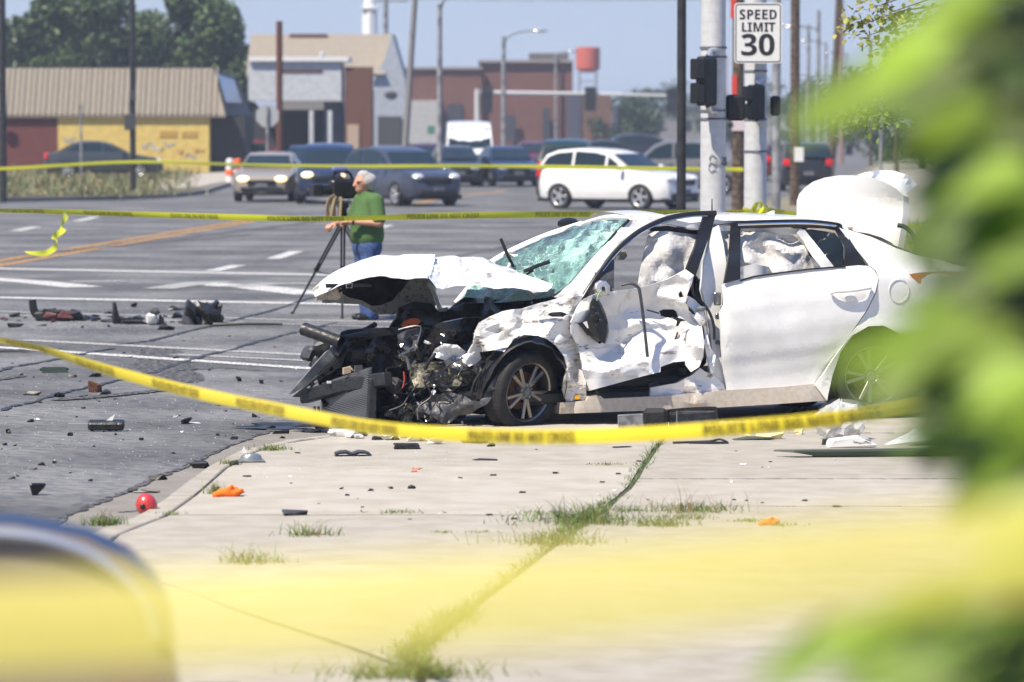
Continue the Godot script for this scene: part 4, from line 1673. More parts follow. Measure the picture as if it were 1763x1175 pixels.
	for e in 2:
		var ia := 0 if e == 0 else gh.size() / 2 - 1
		var ib := 2 if e == 0 else gh.size() / 2 - 2
		var a := Vector3(gh[ia * 2], gh[ia * 2 + 1], 0)
		var b := Vector3(gh[ib * 2], gh[ib * 2 + 1], 0)
		var n := Vector3(b.y - a.y, a.x - b.x, 0).normalized() * (0.02 if e == 0 else -0.02)
		n = n * signf(n.x) * (1.0 if e == 0 else -1.0)
		mb = MB.new()
		rows = []
		for j in 4:
			var t := lerpf(0.08, 0.9, j / 3.0)
			var q := a.lerp(b, t)
			if e == 0 and j > 0 and j < 3:
				q = Vector3(gh[2], gh[3], 0) if false else q
			var row := PackedVector3Array()
			for k in 7:
				var f := -1.0 + k / 3.0
				row.append(q + n * 1.4 + Vector3((0.05 * (1 - f * f) + 0.02) * (1.0 if e == 0 else -1.0), 0.012, (wz.call(q.y) - 0.06) * f))
			rows.append(row)
		mb.grid(rows)
		part(o, "windscreen" if e == 0 else "rear_window", mb.mesh(), M.glass_car)
	# wheels, lamps, face
	for e in [-1, 1]:
		for sgn in [-1.0, 1.0]:
			wheel_part(o, Vector3(e * wx, rad, sgn * (W / 2 - 0.1)), rad, 0.2, sgn)
	var fy: float = up[5] + 0.02 if kind != "sedan" else 0.68
	var lit: bool = opt.get("lit", false)
	for sgn in [-1.0, 1.0]:
		mb = MB.new()
		mb.ball(Vector3(L / 2 - 0.2, fy, sgn * (W / 2 - 0.34)), Vector3(0.17, 0.095, 0.2), 12, Basis(Vector3.UP, -sgn * 0.5))
		part(o, "headlight", mb.mesh(), M.lamp_on if lit else M.lens)
		mb = MB.new()
		mb.box(Transform3D(Basis(Vector3.UP, sgn * 0.35), Vector3(-L / 2 + 0.14, belt - 0.1, sgn * (W / 2 - 0.2))), Vector3(0.12, 0.24 if kind != "van" else 0.5, 0.26), 0.03)
		part(o, "taillight", mb.mesh(), M.red_lens)
		mb = MB.new()
		mb.ball(Vector3(gh[0] - 0.25, belt + 0.06, sgn * (W / 2 + 0.1)), Vector3(0.08, 0.08, 0.13), 10)
		part(o, "mirror", mb.mesh(), body)
		mb = MB.new()
		for q in [0.1, -0.9]:
			mb.bx(Vector3(q, belt - 0.12, sgn * (W / 2 - 0.03)), Vector3(0.2, 0.035, 0.05), 0.01)
		part(o, "door_handle", mb.mesh(), body)
	mb = MB.new()
	mb.bx(Vector3(L / 2 - 0.03, fy - 0.1, 0), Vector3(0.1, 0.16, 0.85), 0.03)
	part(o, "grille", mb.mesh(), M.black_gloss)
	mb = MB.new()
	mb.bx(Vector3(L / 2 - 0.05, 0.38, 0), Vector3(0.14, 0.16, 1.25), 0.04)
	part(o, "bumper_intake", mb.mesh(), M.black)
	for e in [1, -1]:
		mb = MB.new()
		mb.bx(Vector3(e * (L / 2 + 0.025), 0.5 if e == 1 else 0.62, 0), Vector3(0.02, 0.12, 0.34))
		part(o, "number_plate", mb.mesh(), M.grey_plastic)
	return o


func traffic() -> void:
	var k := -PI / 2
	car("parked_car", "tan sedan facing us with headlights lit, first in the queue", "sedan", 465, 131, k - 0.06, lin(0.28, 0.25, 0.21), {"lit": true})
	car("parked_car", "dark navy blue sport utility vehicle beside the tan sedan", "suv", 566, 128, k + 0.02, lin(0.012, 0.022, 0.06), {"lit": true, "tall": 1.1})
	car("parked_car", "slate grey crossover turning right behind the cameraman", "suv", 692, 124, k + 0.5, lin(0.045, 0.055, 0.085))
	car("parked_car", "maroon sedan peeping out behind the grey crossover", "sedan", 738, 178, k, lin(0.09, 0.012, 0.018))
	car("parked_car", "black sedan in front of the white van", "sedan", 783, 160, k + 0.1, lin(0.012, 0.014, 0.02))
	car("delivery_van", "tall white van facing us in the queue", "van", 807, 170, k + 0.03, lin(0.75, 0.76, 0.78), {"cat": "van"})
	car("parked_car", "dark blue sedan facing us right of the white van", "sedan", 872, 160, k + 0.2, lin(0.016, 0.028, 0.075))
	car("parked_car", "dark red sedan farther back, right of the blue sedan", "sedan", 920, 195, k + 0.1, lin(0.13, 0.015, 0.015))
	car("parked_car", "dark green minivan seen from behind, left of the white crossover", "suv", 979, 141, -k - 0.08, lin(0.012, 0.03, 0.026), {"tall": 1.22})
	car("parked_car", "white crossover crossing to the right behind the wreck", "suv", 1064, 119, -0.62, lin(0.8, 0.8, 0.8), {"tall": 0.97})
	car("parked_car", "grey pickup partly hidden by the white signal poles", "pickup", 1162, 142, PI - 0.1, lin(0.13, 0.13, 0.14), {"cat": "pickup"})
	car("parked_car", "dark sedan farther back above the white crossover's roof", "sedan", 1055, 205, 0.15, lin(0.015, 0.016, 0.022))
	car("parked_car", "dark hatchback in the far row above the crossover's bonnet", "suv", 1120, 225, 0.1, lin(0.02, 0.02, 0.03))
	car("parked_car", "black sport utility vehicle between the poles, right of the sign pole", "suv", 1385, 150, -k, lin(0.014, 0.015, 0.018))
	car("parked_car", "dark red car low between the poles", "sedan", 1348, 175, -k, lin(0.12, 0.02, 0.02))
	car("parked_car", "old grey sedan parked before the yellow shop", "sedan", 176, 172, 0.1, lin(0.045, 0.055, 0.065), {"h": 0.14})
	car("parked_car", "small red car half hidden left of the tan sedan", "sedan", 436, 205, k + 0.2, lin(0.25, 0.02, 0.02))
	car("parked_car", "dark blue car between the tan sedan and the navy one", "sedan", 528, 165, k, lin(0.02, 0.03, 0.07))


# ---------- a smooth figure: tapered capsules joined and meshed as surface nets ----------
func figure(bones: Array, cell: float, k: float) -> ArrayMesh:
	var lo := Vector3.ONE * 1e9
	var hi := -lo
	for b in bones:
		var r: float = maxf(b[2], b[3]) + k + cell * 2
		lo = lo.min((b[0] as Vector3).min(b[1]) - Vector3.ONE * r)
		hi = hi.max((b[0] as Vector3).max(b[1]) + Vector3.ONE * r)
	var n := Vector3i(((hi - lo) / cell).ceil()) + Vector3i.ONE
	var f := PackedFloat32Array()
	f.resize(n.x * n.y * n.z)
	f.fill(1.0)
	for b in bones:
		var a: Vector3 = b[0]
		var d: Vector3 = b[1] - a
		var l2 := maxf(d.length_squared(), 1e-6)
		var fl: float = b[4] if b.size() > 4 else 1.0    # depth squash along x
		var r: float = maxf(b[2], b[3]) + k + cell * 2
		var c0 := Vector3i(((a.min(b[1]) - Vector3.ONE * r - lo) / cell).floor()).clamp(Vector3i.ZERO, n - Vector3i.ONE)
		var c1 := Vector3i(((a.max(b[1]) + Vector3.ONE * r - lo) / cell).ceil()).clamp(Vector3i.ZERO, n - Vector3i.ONE)
		for z in range(c0.z, c1.z + 1):
			for y in range(c0.y, c1.y + 1):
				for x in range(c0.x, c1.x + 1):
					var q := lo + Vector3(x, y, z) * cell
					var h := clampf((q - a).dot(d) / l2, 0.0, 1.0)
					var e := q - a - d * h
					e.x *= fl
					var dist := e.length() - lerpf(b[2], b[3], h)
					var i := (z * n.y + y) * n.x + x
					var o := f[i]
					var m := maxf(k - absf(o - dist), 0.0) / k
					f[i] = minf(o, dist) - m * m * k * 0.25
	var mb := MB.new()
	var id := {}
	var st := [1, n.x, n.x * n.y]
	for z in n.z - 1:
		for y in n.y - 1:
			for x in n.x - 1:
				var i := (z * n.y + y) * n.x + x
				var s := 0
				for e in 8:
					if f[i + (e & 1) + ((e >> 1) & 1) * n.x + ((e >> 2) & 1) * n.x * n.y] < 0.0:
						s += 1
				if s == 0 or s == 8:
					continue
				var sum := Vector3.ZERO
				var cnt := 0
				for e in 8:
					for ax in 3:
						if e & (1 << ax):
							continue
						var i0: int = i + (e & 1) + ((e >> 1) & 1) * n.x + ((e >> 2) & 1) * n.x * n.y
						var i1: int = i0 + st[ax]
						if (f[i0] < 0.0) != (f[i1] < 0.0):
							var q := Vector3(e & 1, (e >> 1) & 1, (e >> 2) & 1)
							q[ax] += f[i0] / (f[i0] - f[i1])
							sum += q
							cnt += 1
				id[i] = mb.p(lo + (Vector3(x, y, z) + sum / cnt) * cell)
	for i in id:
		for ax in 3:
			var i1: int = i + st[ax]
			if i1 >= f.size() or (f[i] < 0.0) == (f[i1] < 0.0):
				continue
			var u: int = st[(ax + 1) % 3]
			var w: int = st[(ax + 2) % 3]
			if id.has(i - u) and id.has(i - w) and id.has(i - u - w):
				if f[i] < 0.0:
					mb.quad(id[i], id[i - w], id[i - u - w], id[i - u])
				else:
					mb.quad(id[i], id[i - u], id[i - u - w], id[i - w])
	return mb.mesh(75)


func cameraman() -> void:
	# local axes: +x is the way he faces, -z his left side (towards us)
	var base := gr(632, 551)
	var o := thing("person", "grey haired person in green polo shirt and jeans behind a tripod camera", "person", base, PI + 0.42)
	o.scale = Vector3(1.1, 1.0, 1.12)
	var skin := mat(lin(0.5, 0.26, 0.17), 0.6)
	var V := func(x: float, y: float, z: float) -> Vector3: return Vector3(x, y, z)
	var sh_l := Vector3(-0.02, 1.46, -0.21)
	var sh_r := Vector3(-0.02, 1.46, 0.21)
	var el_l := Vector3(-0.02, 1.19, -0.3)
	var el_r := Vector3(0.06, 1.2, 0.29)
	var ha_l := Vector3(0.26, 1.205, -0.14)
	var ha_r := Vector3(0.36, 1.17, 0.08)
	var body := [[V.call(0, 1.0, 0), V.call(0, 1.4, 0), 0.1, 0.09], [V.call(0, 1.45, 0), V.call(0.03, 1.57, 0), 0.068, 0.06], [V.call(-0.02, 1.46, -0.1), V.call(-0.02, 1.46, 0.1), 0.08, 0.08],
		[V.call(0.035, 1.68, 0), V.call(0.03, 1.72, 0), 0.092, 0.094], [V.call(0.065, 1.62, 0), V.call(0.065, 1.68, 0), 0.066, 0.08], [V.call(0.1, 1.59, 0), V.call(0.085, 1.6, 0), 0.035, 0.04],
		[V.call(0.145, 1.665, 0), V.call(0.152, 1.645, 0), 0.014, 0.02],
		[V.call(0.03, 1.67, -0.092), V.call(0.02, 1.65, -0.094), 0.02, 0.016], [V.call(0.03, 1.67, 0.092), V.call(0.02, 1.65, 0.094), 0.02, 0.016],
		[sh_l, el_l, 0.065, 0.048], [el_l, ha_l, 0.046, 0.03], [sh_r, el_r, 0.065, 0.048], [el_r, ha_r, 0.046, 0.03],
		[V.call(0, 0.95, -0.1), V.call(0.02, 0.5, -0.1), 0.08, 0.06], [V.call(0, 0.95, 0.1), V.call(0.02, 0.5, 0.1), 0.08, 0.06], [V.call(0.02, 0.5, -0.1), V.call(0, 0.1, -0.1), 0.055, 0.04], [V.call(0.0, 0.5, 0.1), V.call(-0.04, 0.12, 0.11), 0.05, 0.035]]
	var skin_o := part(o, "body", figure(body, 0.014, 0.03), skin)
	# hands: a palm, four bent fingers of different lengths and a thumb from the palm's side, closed on the pan handle
	for e in [[ha_l, Vector3(0.78, -0.05, 0.62), Vector3(0, 0.25, 0.97), -1.0], [ha_r, Vector3(0.9, -0.2, -0.35), Vector3(0.3, 0.3, 0.9), 1.0]]:
		var fw: Vector3 = e[1].normalized()
		var dn := Vector3(0, -1, 0)
		var si := fw.cross(dn).normalized()
		dn = si.cross(fw)
		var w0: Vector3 = e[0]
		var bones := [[w0 - fw * 0.02, w0 + fw * 0.02, 0.028, 0.026]]
		for q in 4:
			var off := si * (q - 1.5) * 0.021
			var ln: float = [0.036, 0.042, 0.039, 0.031][q]
			var b0 := w0 + fw * 0.075 + off
			bones.append([w0 + fw * 0.02 + off * 0.8, b0, 0.014, 0.011])
			var b1: Vector3 = b0 + (fw * 0.8 + dn * 0.6) * ln
			var b2: Vector3 = b1 + (dn * 1.0 - fw * 0.1) * ln * 0.75
			var b3: Vector3 = b2 + (dn * 0.5 - fw * 0.85) * ln * 0.6
			bones.append_array([[b0, b1, 0.0098, 0.0092], [b1, b2, 0.0092, 0.0086], [b2, b3, 0.0086, 0.0076]])
		var ts: float = e[3]
		var t0 := w0 + fw * 0.02 + si * ts * 0.03
		var t1 := t0 + (fw * 0.6 + si * ts * 0.55 + dn * 0.4) * 0.036
		var t2 := t1 + (fw * 0.7 - si * ts * 0.1 + dn * 0.7) * 0.03
		bones.append_array([[w0 + fw * 0.01, t0, 0.018, 0.014], [t0, t1, 0.0125, 0.011], [t1, t2, 0.011, 0.009]])
		part(skin_o, "hand", figure(bones, 0.0045, 0.006), skin)
	var shirt := bumpy(mat(lin(0.06, 0.13, 0.035), 0.9), "fabricn", 0.35)
	var sb := [[V.call(0.0, 1.03, -0.06), V.call(0.0, 1.2, -0.06), 0.155, 0.15], [V.call(0.0, 1.03, 0.06), V.call(0.0, 1.2, 0.06), 0.155, 0.15], [V.call(0.05, 1.08, 0), V.call(0.045, 1.2, 0), 0.135, 0.13], [V.call(0.0, 1.2, -0.08), V.call(-0.01, 1.4, -0.1), 0.15, 0.11], [V.call(0.0, 1.2, 0.08), V.call(-0.01, 1.4, 0.1), 0.15, 0.11], [V.call(-0.02, 1.47, -0.14), V.call(-0.02, 1.47, 0.14), 0.085, 0.085], [V.call(0, 1.5, 0), V.call(0.02, 1.54, 0), 0.085, 0.078], [sh_l, sh_l.lerp(el_l, 0.8), 0.09, 0.082], [sh_r, sh_r.lerp(el_r, 0.8), 0.09, 0.082], [V.call(0, 1.02, -0.07), V.call(0, 1.05, -0.07), 0.155, 0.155], [V.call(0, 1.02, 0.07), V.call(0, 1.05, 0.07), 0.155, 0.155]]
	sb.append_array([[V.call(0.06, 1.2, 0), V.call(0.04, 1.45, 0), 0.12, 0.085], [V.call(-0.05, 1.2, 0), V.call(-0.05, 1.45, 0), 0.13, 0.1]])
	var so := part(o, "polo_shirt", figure(sb, 0.014, 0.04), shirt)
	var mb := MB.new()
	mb.tube([Vector3(0.07, 1.52, -0.06), Vector3(0.1, 1.5, 0.0), Vector3(0.07, 1.52, 0.06)], 0.014, 0.014, 6)
	mb.beam(Vector3(0.112, 1.48, 0), Vector3(0.142, 1.34, 0), 0.03, 0.01)
	part(so, "collar", mb.mesh(), shirt)
	var jeans := bumpy(mat(lin(0.06, 0.115, 0.29), 0.9, 0.0, "blotch", 4.0), "fabricn", 0.3)
	var jb := [[V.call(0.0, 0.9, -0.07), V.call(0.0, 1.0, -0.07), 0.14, 0.135], [V.call(0.0, 0.9, 0.07), V.call(0.0, 1.0, 0.07), 0.14, 0.135], [V.call(0.0, 0.9, -0.1), V.call(0.03, 0.5, -0.11), 0.115, 0.08], [V.call(0.0, 0.9, 0.1), V.call(0.0, 0.5, 0.11), 0.115, 0.08], [V.call(0.03, 0.5, -0.11), V.call(0.0, 0.07, -0.11), 0.082, 0.075], [V.call(0.0, 0.5, 0.11), V.call(-0.04, 0.07, 0.11), 0.082, 0.075]]
	part(o, "jeans", figure(jb, 0.015, 0.04), jeans)
	for e in [[0.0, -0.11], [-0.04, 0.11]]:
		part(o, "shoe", figure([[V.call(e[0] - 0.05, 0.045, e[1]), V.call(e[0] + 0.14, 0.036, e[1]), 0.045, 0.04], [V.call(e[0], 0.06, e[1]), V.call(e[0], 0.11, e[1]), 0.05, 0.05]], 0.012, 0.03), M.black)
	part(o, "hair", figure([[V.call(-0.005, 1.7, -0.03), V.call(-0.005, 1.7, 0.03), 0.098, 0.098], [V.call(0.04, 1.765, -0.03), V.call(0.04, 1.765, 0.03), 0.062, 0.062], [V.call(-0.035, 1.64, -0.04), V.call(-0.035, 1.64, 0.04), 0.068, 0.068], [V.call(0.02, 1.69, -0.078), V.call(0.03, 1.72, -0.07), 0.028, 0.03], [V.call(0.02, 1.69, 0.078), V.call(0.03, 1.72, 0.07), 0.028, 0.03]], 0.009, 0.02), mat(lin(0.5, 0.49, 0.48), 0.9, 0.0, "blotch", 12.0))
	mb = MB.new()
	for e in [-1, 1]:
		mb.ball(Vector3(0.125, 1.682, e * 0.04), Vector3(0.012, 0.02, 0.03), 8)
		mb.beam(Vector3(0.12, 1.688, e * 0.07), Vector3(0.02, 1.69, e * 0.1), 0.005, 0.01)
	mb.beam(Vector3(0.135, 1.69, -0.02), Vector3(0.135, 1.69, 0.02), 0.005, 0.006)
	part(o, "glasses", mb.mesh(), M.black_gloss)
	mb = MB.new()
	mb.beam(Vector3(0.132, 1.612, -0.022), Vector3(0.132, 1.612, 0.022), 0.006, 0.006)
	part(o, "mouth", mb.mesh(), mat(lin(0.3, 0.1, 0.08), 0.6))
	mb = MB.new()
	mb.lathe([Vector2(0.033, -0.012), Vector2(0.038, -0.012), Vector2(0.038, 0.012), Vector2(0.033, 0.012)], Transform3D(Basis(Quaternion(Vector3.UP, (ha_l - el_l).normalized())), el_l.lerp(ha_l, 0.88)), 12)
	part(o, "wristwatch", mb.mesh(), M.black_gloss)

	# tripod
	var tp := gr(588, 549.0)
	o = thing("tripod", "tall black tripod standing on the crosswalk before the cameraman", "tripod", tp)
	var apex := Vector3(0.02, 1.2, 0)
	var feet := [gr(503, 541) - tp, gr(589, 549.0) - tp, gr(660, 522) - tp]
	for q in feet:
		var knee: Vector3 = apex.lerp(q, 0.52)
		mb = MB.new()
		var side := Vector3(0.018, 0, 0)
		mb.tube([apex - side, knee - side], 0.013, 0.013, 8)
		mb.tube([apex + side, knee + side], 0.013, 0.013, 8)
		mb.tube([knee + (apex - knee) * 0.12, q], 0.016, 0.012, 8)
		mb.bx(knee, Vector3(0.06, 0.06, 0.06), 0.01)
		var lg := part(o, "leg", mb.mesh(), M.black)
		mb = MB.new()
		mb.ball(q + Vector3(0, 0.015, 0), Vector3(0.025, 0.02, 0.025), 8)
		part(lg, "rubber_foot", mb.mesh(), M.rubber)
		mb = MB.new()
		mb.tube([knee - Vector3(0, 0.02, 0), Vector3(0, 0.52, 0)], 0.007, 0.007, 6)
		part(o, "spreader_arm", mb.mesh(), M.black)
	mb = MB.new()
	mb.tube([Vector3(0, 1.12, 0), Vector3(0.02, 1.36, 0)], 0.06, 0.05, 12)
	mb.bx(Vector3(0.02, 1.4, 0), Vector3(0.14, 0.1, 0.12), 0.02)
	part(o, "fluid_head", mb.mesh(), M.black)
	mb = MB.new()
	mb.tube([Vector3(0.04, 1.34, 0.02), Vector3(0.1, 1.22, 0.1), Vector3(-0.03, 1.17, 0.16)], 0.012)
	part(o, "pan_handle", mb.mesh(), M.black)
	# shoulder camera on the tripod's head
	o = thing("video_camera", "black shoulder video camera mounted on the tripod head", "camera", tp + Vector3(0.0, 1.44, 0), 0.42)
	o.scale = Vector3.ONE * 1.2
	mb = MB.new()
	mb.bx(Vector3(0.02, 0.13, 0), Vector3(0.3, 0.2, 0.13), 0.03)
	mb.bx(Vector3(0.2, 0.1, 0), Vector3(0.12, 0.15, 0.1), 0.02)
	part(o, "body", mb.mesh(), M.black)
	mb = MB.new()
	mb.lathe([Vector2(0.001, 0), Vector2(0.05, 0), Vector2(0.055, 0.12), Vector2(0.05, 0.13), Vector2(0.001, 0.125)], Transform3D(Basis(Vector3.BACK, PI / 2), Vector3(-0.12, 0.12, 0)), 16)
	mb.bx(Vector3(-0.28, 0.12, 0), Vector3(0.1, 0.12, 0.14), 0.01)
	part(o, "lens", mb.mesh(), M.black_gloss)
	mb = MB.new()
	mb.tube(spline([Vector3(-0.1, 0.22, 0), Vector3(-0.06, 0.3, 0), Vector3(0.08, 0.3, 0), Vector3(0.12, 0.22, 0)], 4), 0.015)
	part(o, "handle", mb.mesh(), M.black)
	mb = MB.new()
	mb.bx(Vector3(-0.03, 0.33, 0.02), Vector3(0.16, 0.06, 0.08), 0.02)
	part(o, "top_light", mb.mesh(), mat(lin(0.12, 0.14, 0.3), 0.3))
	mb = MB.new()
	mb.bx(Vector3(0.17, 0.2, -0.1), Vector3(0.14, 0.07, 0.07), 0.02)
	part(o, "viewfinder", mb.mesh(), M.black)
	mb = MB.new()
	mb.tube(spline([Vector3(-0.1, 0.06, 0.07), Vector3(-0.17, 0.02, 0.09), Vector3(-0.2, -0.1, 0.1), Vector3(-0.17, -0.16, 0.1), Vector3(-0.15, -0.08, 0.1), Vector3(-0.12, 0.04, 0.08)], 5), 0.024, 0.02, 6, true, 0.5)
	mb.tube(spline([Vector3(-0.08, 0.05, 0.08), Vector3(-0.12, -0.06, 0.1), Vector3(-0.11, -0.2, 0.1), Vector3(-0.07, -0.2, 0.1), Vector3(-0.05, -0.05, 0.09), Vector3(-0.04, 0.05, 0.08)], 5), 0.024, 0.02, 6, true, 0.5)
	part(o, "strap", mb.mesh(), mat(lin(0.26, 0.2, 0.12), 0.9))


# ---------- the wrecked sedan ----------
# one bent panel traced on the near side: ctrl = [px, py, depth inwards] triples, amp = how deep it is crumpled
func panel(o: Node3D, called: String, outline: Array, ctrl: Array, m: Material, amp := 0.0, scale := 1.0, step := 9.0, lip := 0.02, holes := [], angle := 32.0, sigma := 0.0) -> MeshInstance3D:
	var mb := MB.new()
	var hs := []
	for h in holes:
		hs.append(pp(h))
	sheet(mb, pp(outline), step, func(q: Vector2) -> Vector3: return cp(q.x, q.y, (idw(ctrl, q) if sigma <= 0.0 else soft(ctrl, q, sigma)) - (amp * crumple(q, scale) if amp > 0.0 else 0.0)), Vector3(0, 0, -lip), hs)
	return part(o, called, mb.mesh(angle), m)


func tubep(o: Node3D, called: String, pts: Array, r: float, m: Material, smooth := 4, r1 := -1.0, sides := 8, flat := 1.0) -> MeshInstance3D:
	var mb := MB.new()
	var q := cps(pts)
	mb.tube(spline(q, smooth) if smooth > 1 else q, r, r1, sides, true, flat)
	return part(o, called, mb.mesh(), m)


func chunk(size: Vector3, sd: int, rough := 0.3) -> ArrayMesh:
	var r := RandomNumberGenerator.new()
	r.seed = sd
	var mb := MB.new()
	mb.box(Transform3D(Basis(), Vector3.ZERO), size, minf(size.x, minf(size.y, size.z)) * 0.2)
	var j := {}
	for i in mb.v.size():
		var key := Vector3i((mb.v[i] / size * 1.9).round())
		if not j.has(key):
			j[key] = Vector3(r.randf_range(-1, 1), r.randf_range(-1, 1), r.randf_range(-1, 1)) * rough * 0.5
		mb.v[i] += j[key] * size
	return mb.mesh(25)


func road_wheel(o: Node3D, hub: Vector3, normal: Vector3, r: float, spin: float) -> void:
	var z := normal.normalized()
	var x := Vector3.UP.cross(z).normalized()
	var y := z.cross(x)
	# lathe axis is local y: map it on to the outward normal
	var b := Basis(x, z, x.cross(z))
	var xf := Transform3D(b, hub)
	var w := 0.215
	var rim := 0.236
	var mb := MB.new()
	mb.lathe([Vector2(rim - 0.01, -w), Vector2(r * 0.93, -w * 1.0), Vector2(r, -w * 0.86), Vector2(r, -w * 0.1), Vector2(r * 0.985, -0.012), Vector2(r * 0.955, 0.002), Vector2(r * 0.88, 0.012), Vector2(rim + 0.02, 0.006), Vector2(rim + 0.004, -0.004), Vector2(rim - 0.004, -0.02)], xf, 48)
	var tyre := part(o, "tyre", mb.mesh(35), M.rubber)
	mb = MB.new()
	for k in 4:
		var yy := -w * (0.2 + 0.2 * k)
		mb.lathe([Vector2(r + 0.0005, yy - 0.005), Vector2(r + 0.0025, yy - 0.004), Vector2(r + 0.0025, yy + 0.004), Vector2(r + 0.0005, yy + 0.005)], xf, 48)
	for k in 64:
		var an := TAU * k / 64.0
		var c := Vector3(cos(an) * r * 0.985, -0.02, sin(an) * r * 0.985)
		mb.beam(xf * c, xf * (c + Vector3(0, -0.05, 0)), 0.012, 0.012)
	part(tyre, "tread", mb.mesh(), M.rubber)
	mb = MB.new()
	mb.lathe([Vector2(rim - 0.012, -w * 0.9), Vector2(rim - 0.03, -w * 0.5), Vector2(rim - 0.03, -0.06), Vector2(rim - 0.012, -0.012), Vector2(rim, -0.004), Vector2(rim + 0.004, -0.008)], xf, 48)
	var rimo := part(o, "rim", mb.mesh(35), M.alloy)
	for k in 5:
		for s in [-1, 1]:
			var an: float = TAU * k / 5.0 + spin + s * 0.2
			var an1: float = TAU * k / 5.0 + spin + s * 0.1
			mb = MB.new()
			var a := xf * Vector3(cos(an1) * 0.05, -0.035, sin(an1) * 0.05)
			var c := xf * Vector3(cos(an) * (rim - 0.018), -0.02, sin(an) * (rim - 0.018))
			mb.beam(a, c, 0.032, 0.024, 0.006, b.y)
			part(rimo, "spoke", mb.mesh(), M.alloy)
	mb = MB.new()
	mb.lathe([Vector2(0.001, -0.018), Vector2(0.028, -0.02), Vector2(0.034, -0.03), Vector2(0.07, -0.035), Vector2(0.07, -0.08)], xf, 20)
	part(rimo, "hub_cap", mb.mesh(), M.grey_plastic)
	for k in 5:
		var an := TAU * (k + 0.5) / 5.0 + spin
		mb = MB.new()
		mb.lathe([Vector2(0.001, -0.026), Vector2(0.009, -0.026), Vector2(0.01, -0.04)], Transform3D(b, xf * Vector3(cos(an) * 0.055, 0, sin(an) * 0.055)), 6)
		part(rimo, "lug_nut", mb.mesh(), M.steel)
	mb = MB.new()
	mb.lathe([Vector2(0.05, -0.09), Vector2(0.15, -0.09), Vector2(0.15, -0.115), Vector2(0.05, -0.115)], xf, 32)
	part(o, "brake_disc", mb.mesh(), M.rust)


# how far in the rear door's skin lies: belt, shoulder crease, belly, sill, a rolled front edge and two shallow dents
func door_depth(q: Vector2) -> float:
	var t := q.y - (488.0 - (q.x - 1256.0) * 0.125)
	var k := [[-5.0, 0.055], [4.0, 0.045], [16.0, 0.012], [24.0, 0.003], [50.0, -0.02], [85.0, -0.026], [120.0, -0.012], [150.0, 0.018], [172.0, 0.034], [205.0, 0.036], [240.0, 0.036]]
	var w: float = 0.055
	for i in k.size() - 1:
		if t >= k[i][0]:
			w = lerpf(k[i][1], k[i + 1][1], smoothstep(0.0, 1.0, clampf((t - k[i][0]) / (k[i + 1][0] - k[i][0]), 0.0, 1.0)))
	w += 0.02 * pow(clampf((1264.0 - q.x) / 22.0, 0.0, 1.0), 2.0)
	w += 0.014 * exp(-(q - Vector2(1348, 538)).length_squared() / 900.0) + 0.012 * exp(-(q - Vector2(1296, 610)).length_squared() / 1500.0) - 0.008 * exp(-(q - Vector2(1330, 570)).length_squared() / 500.0)
	return w


func quarter_depth(q: Vector2) -> float:
	var top := 386.0 + (q.x - 1440.0) * 0.33
	var w := 0.0
	if q.y < 478.0:
		var f := clampf((478.0 - q.y) / maxf(8.0, 478.0 - top), 0.0, 1.0)
		w = 0.3 * pow(f, 1.4) * (1.0 - 0.55 * clampf((q.x - 1500.0) / 200.0, 0.0, 1.0))
	w += 0.42 * pow(clampf((q.x - 1590.0) / 140.0, 0.0, 1.0), 2.0)
	w -= 0.025 * exp(-pow((q.distance_to(Vector2(1505, 648)) - 82.0) / 16.0, 2.0))
	return w


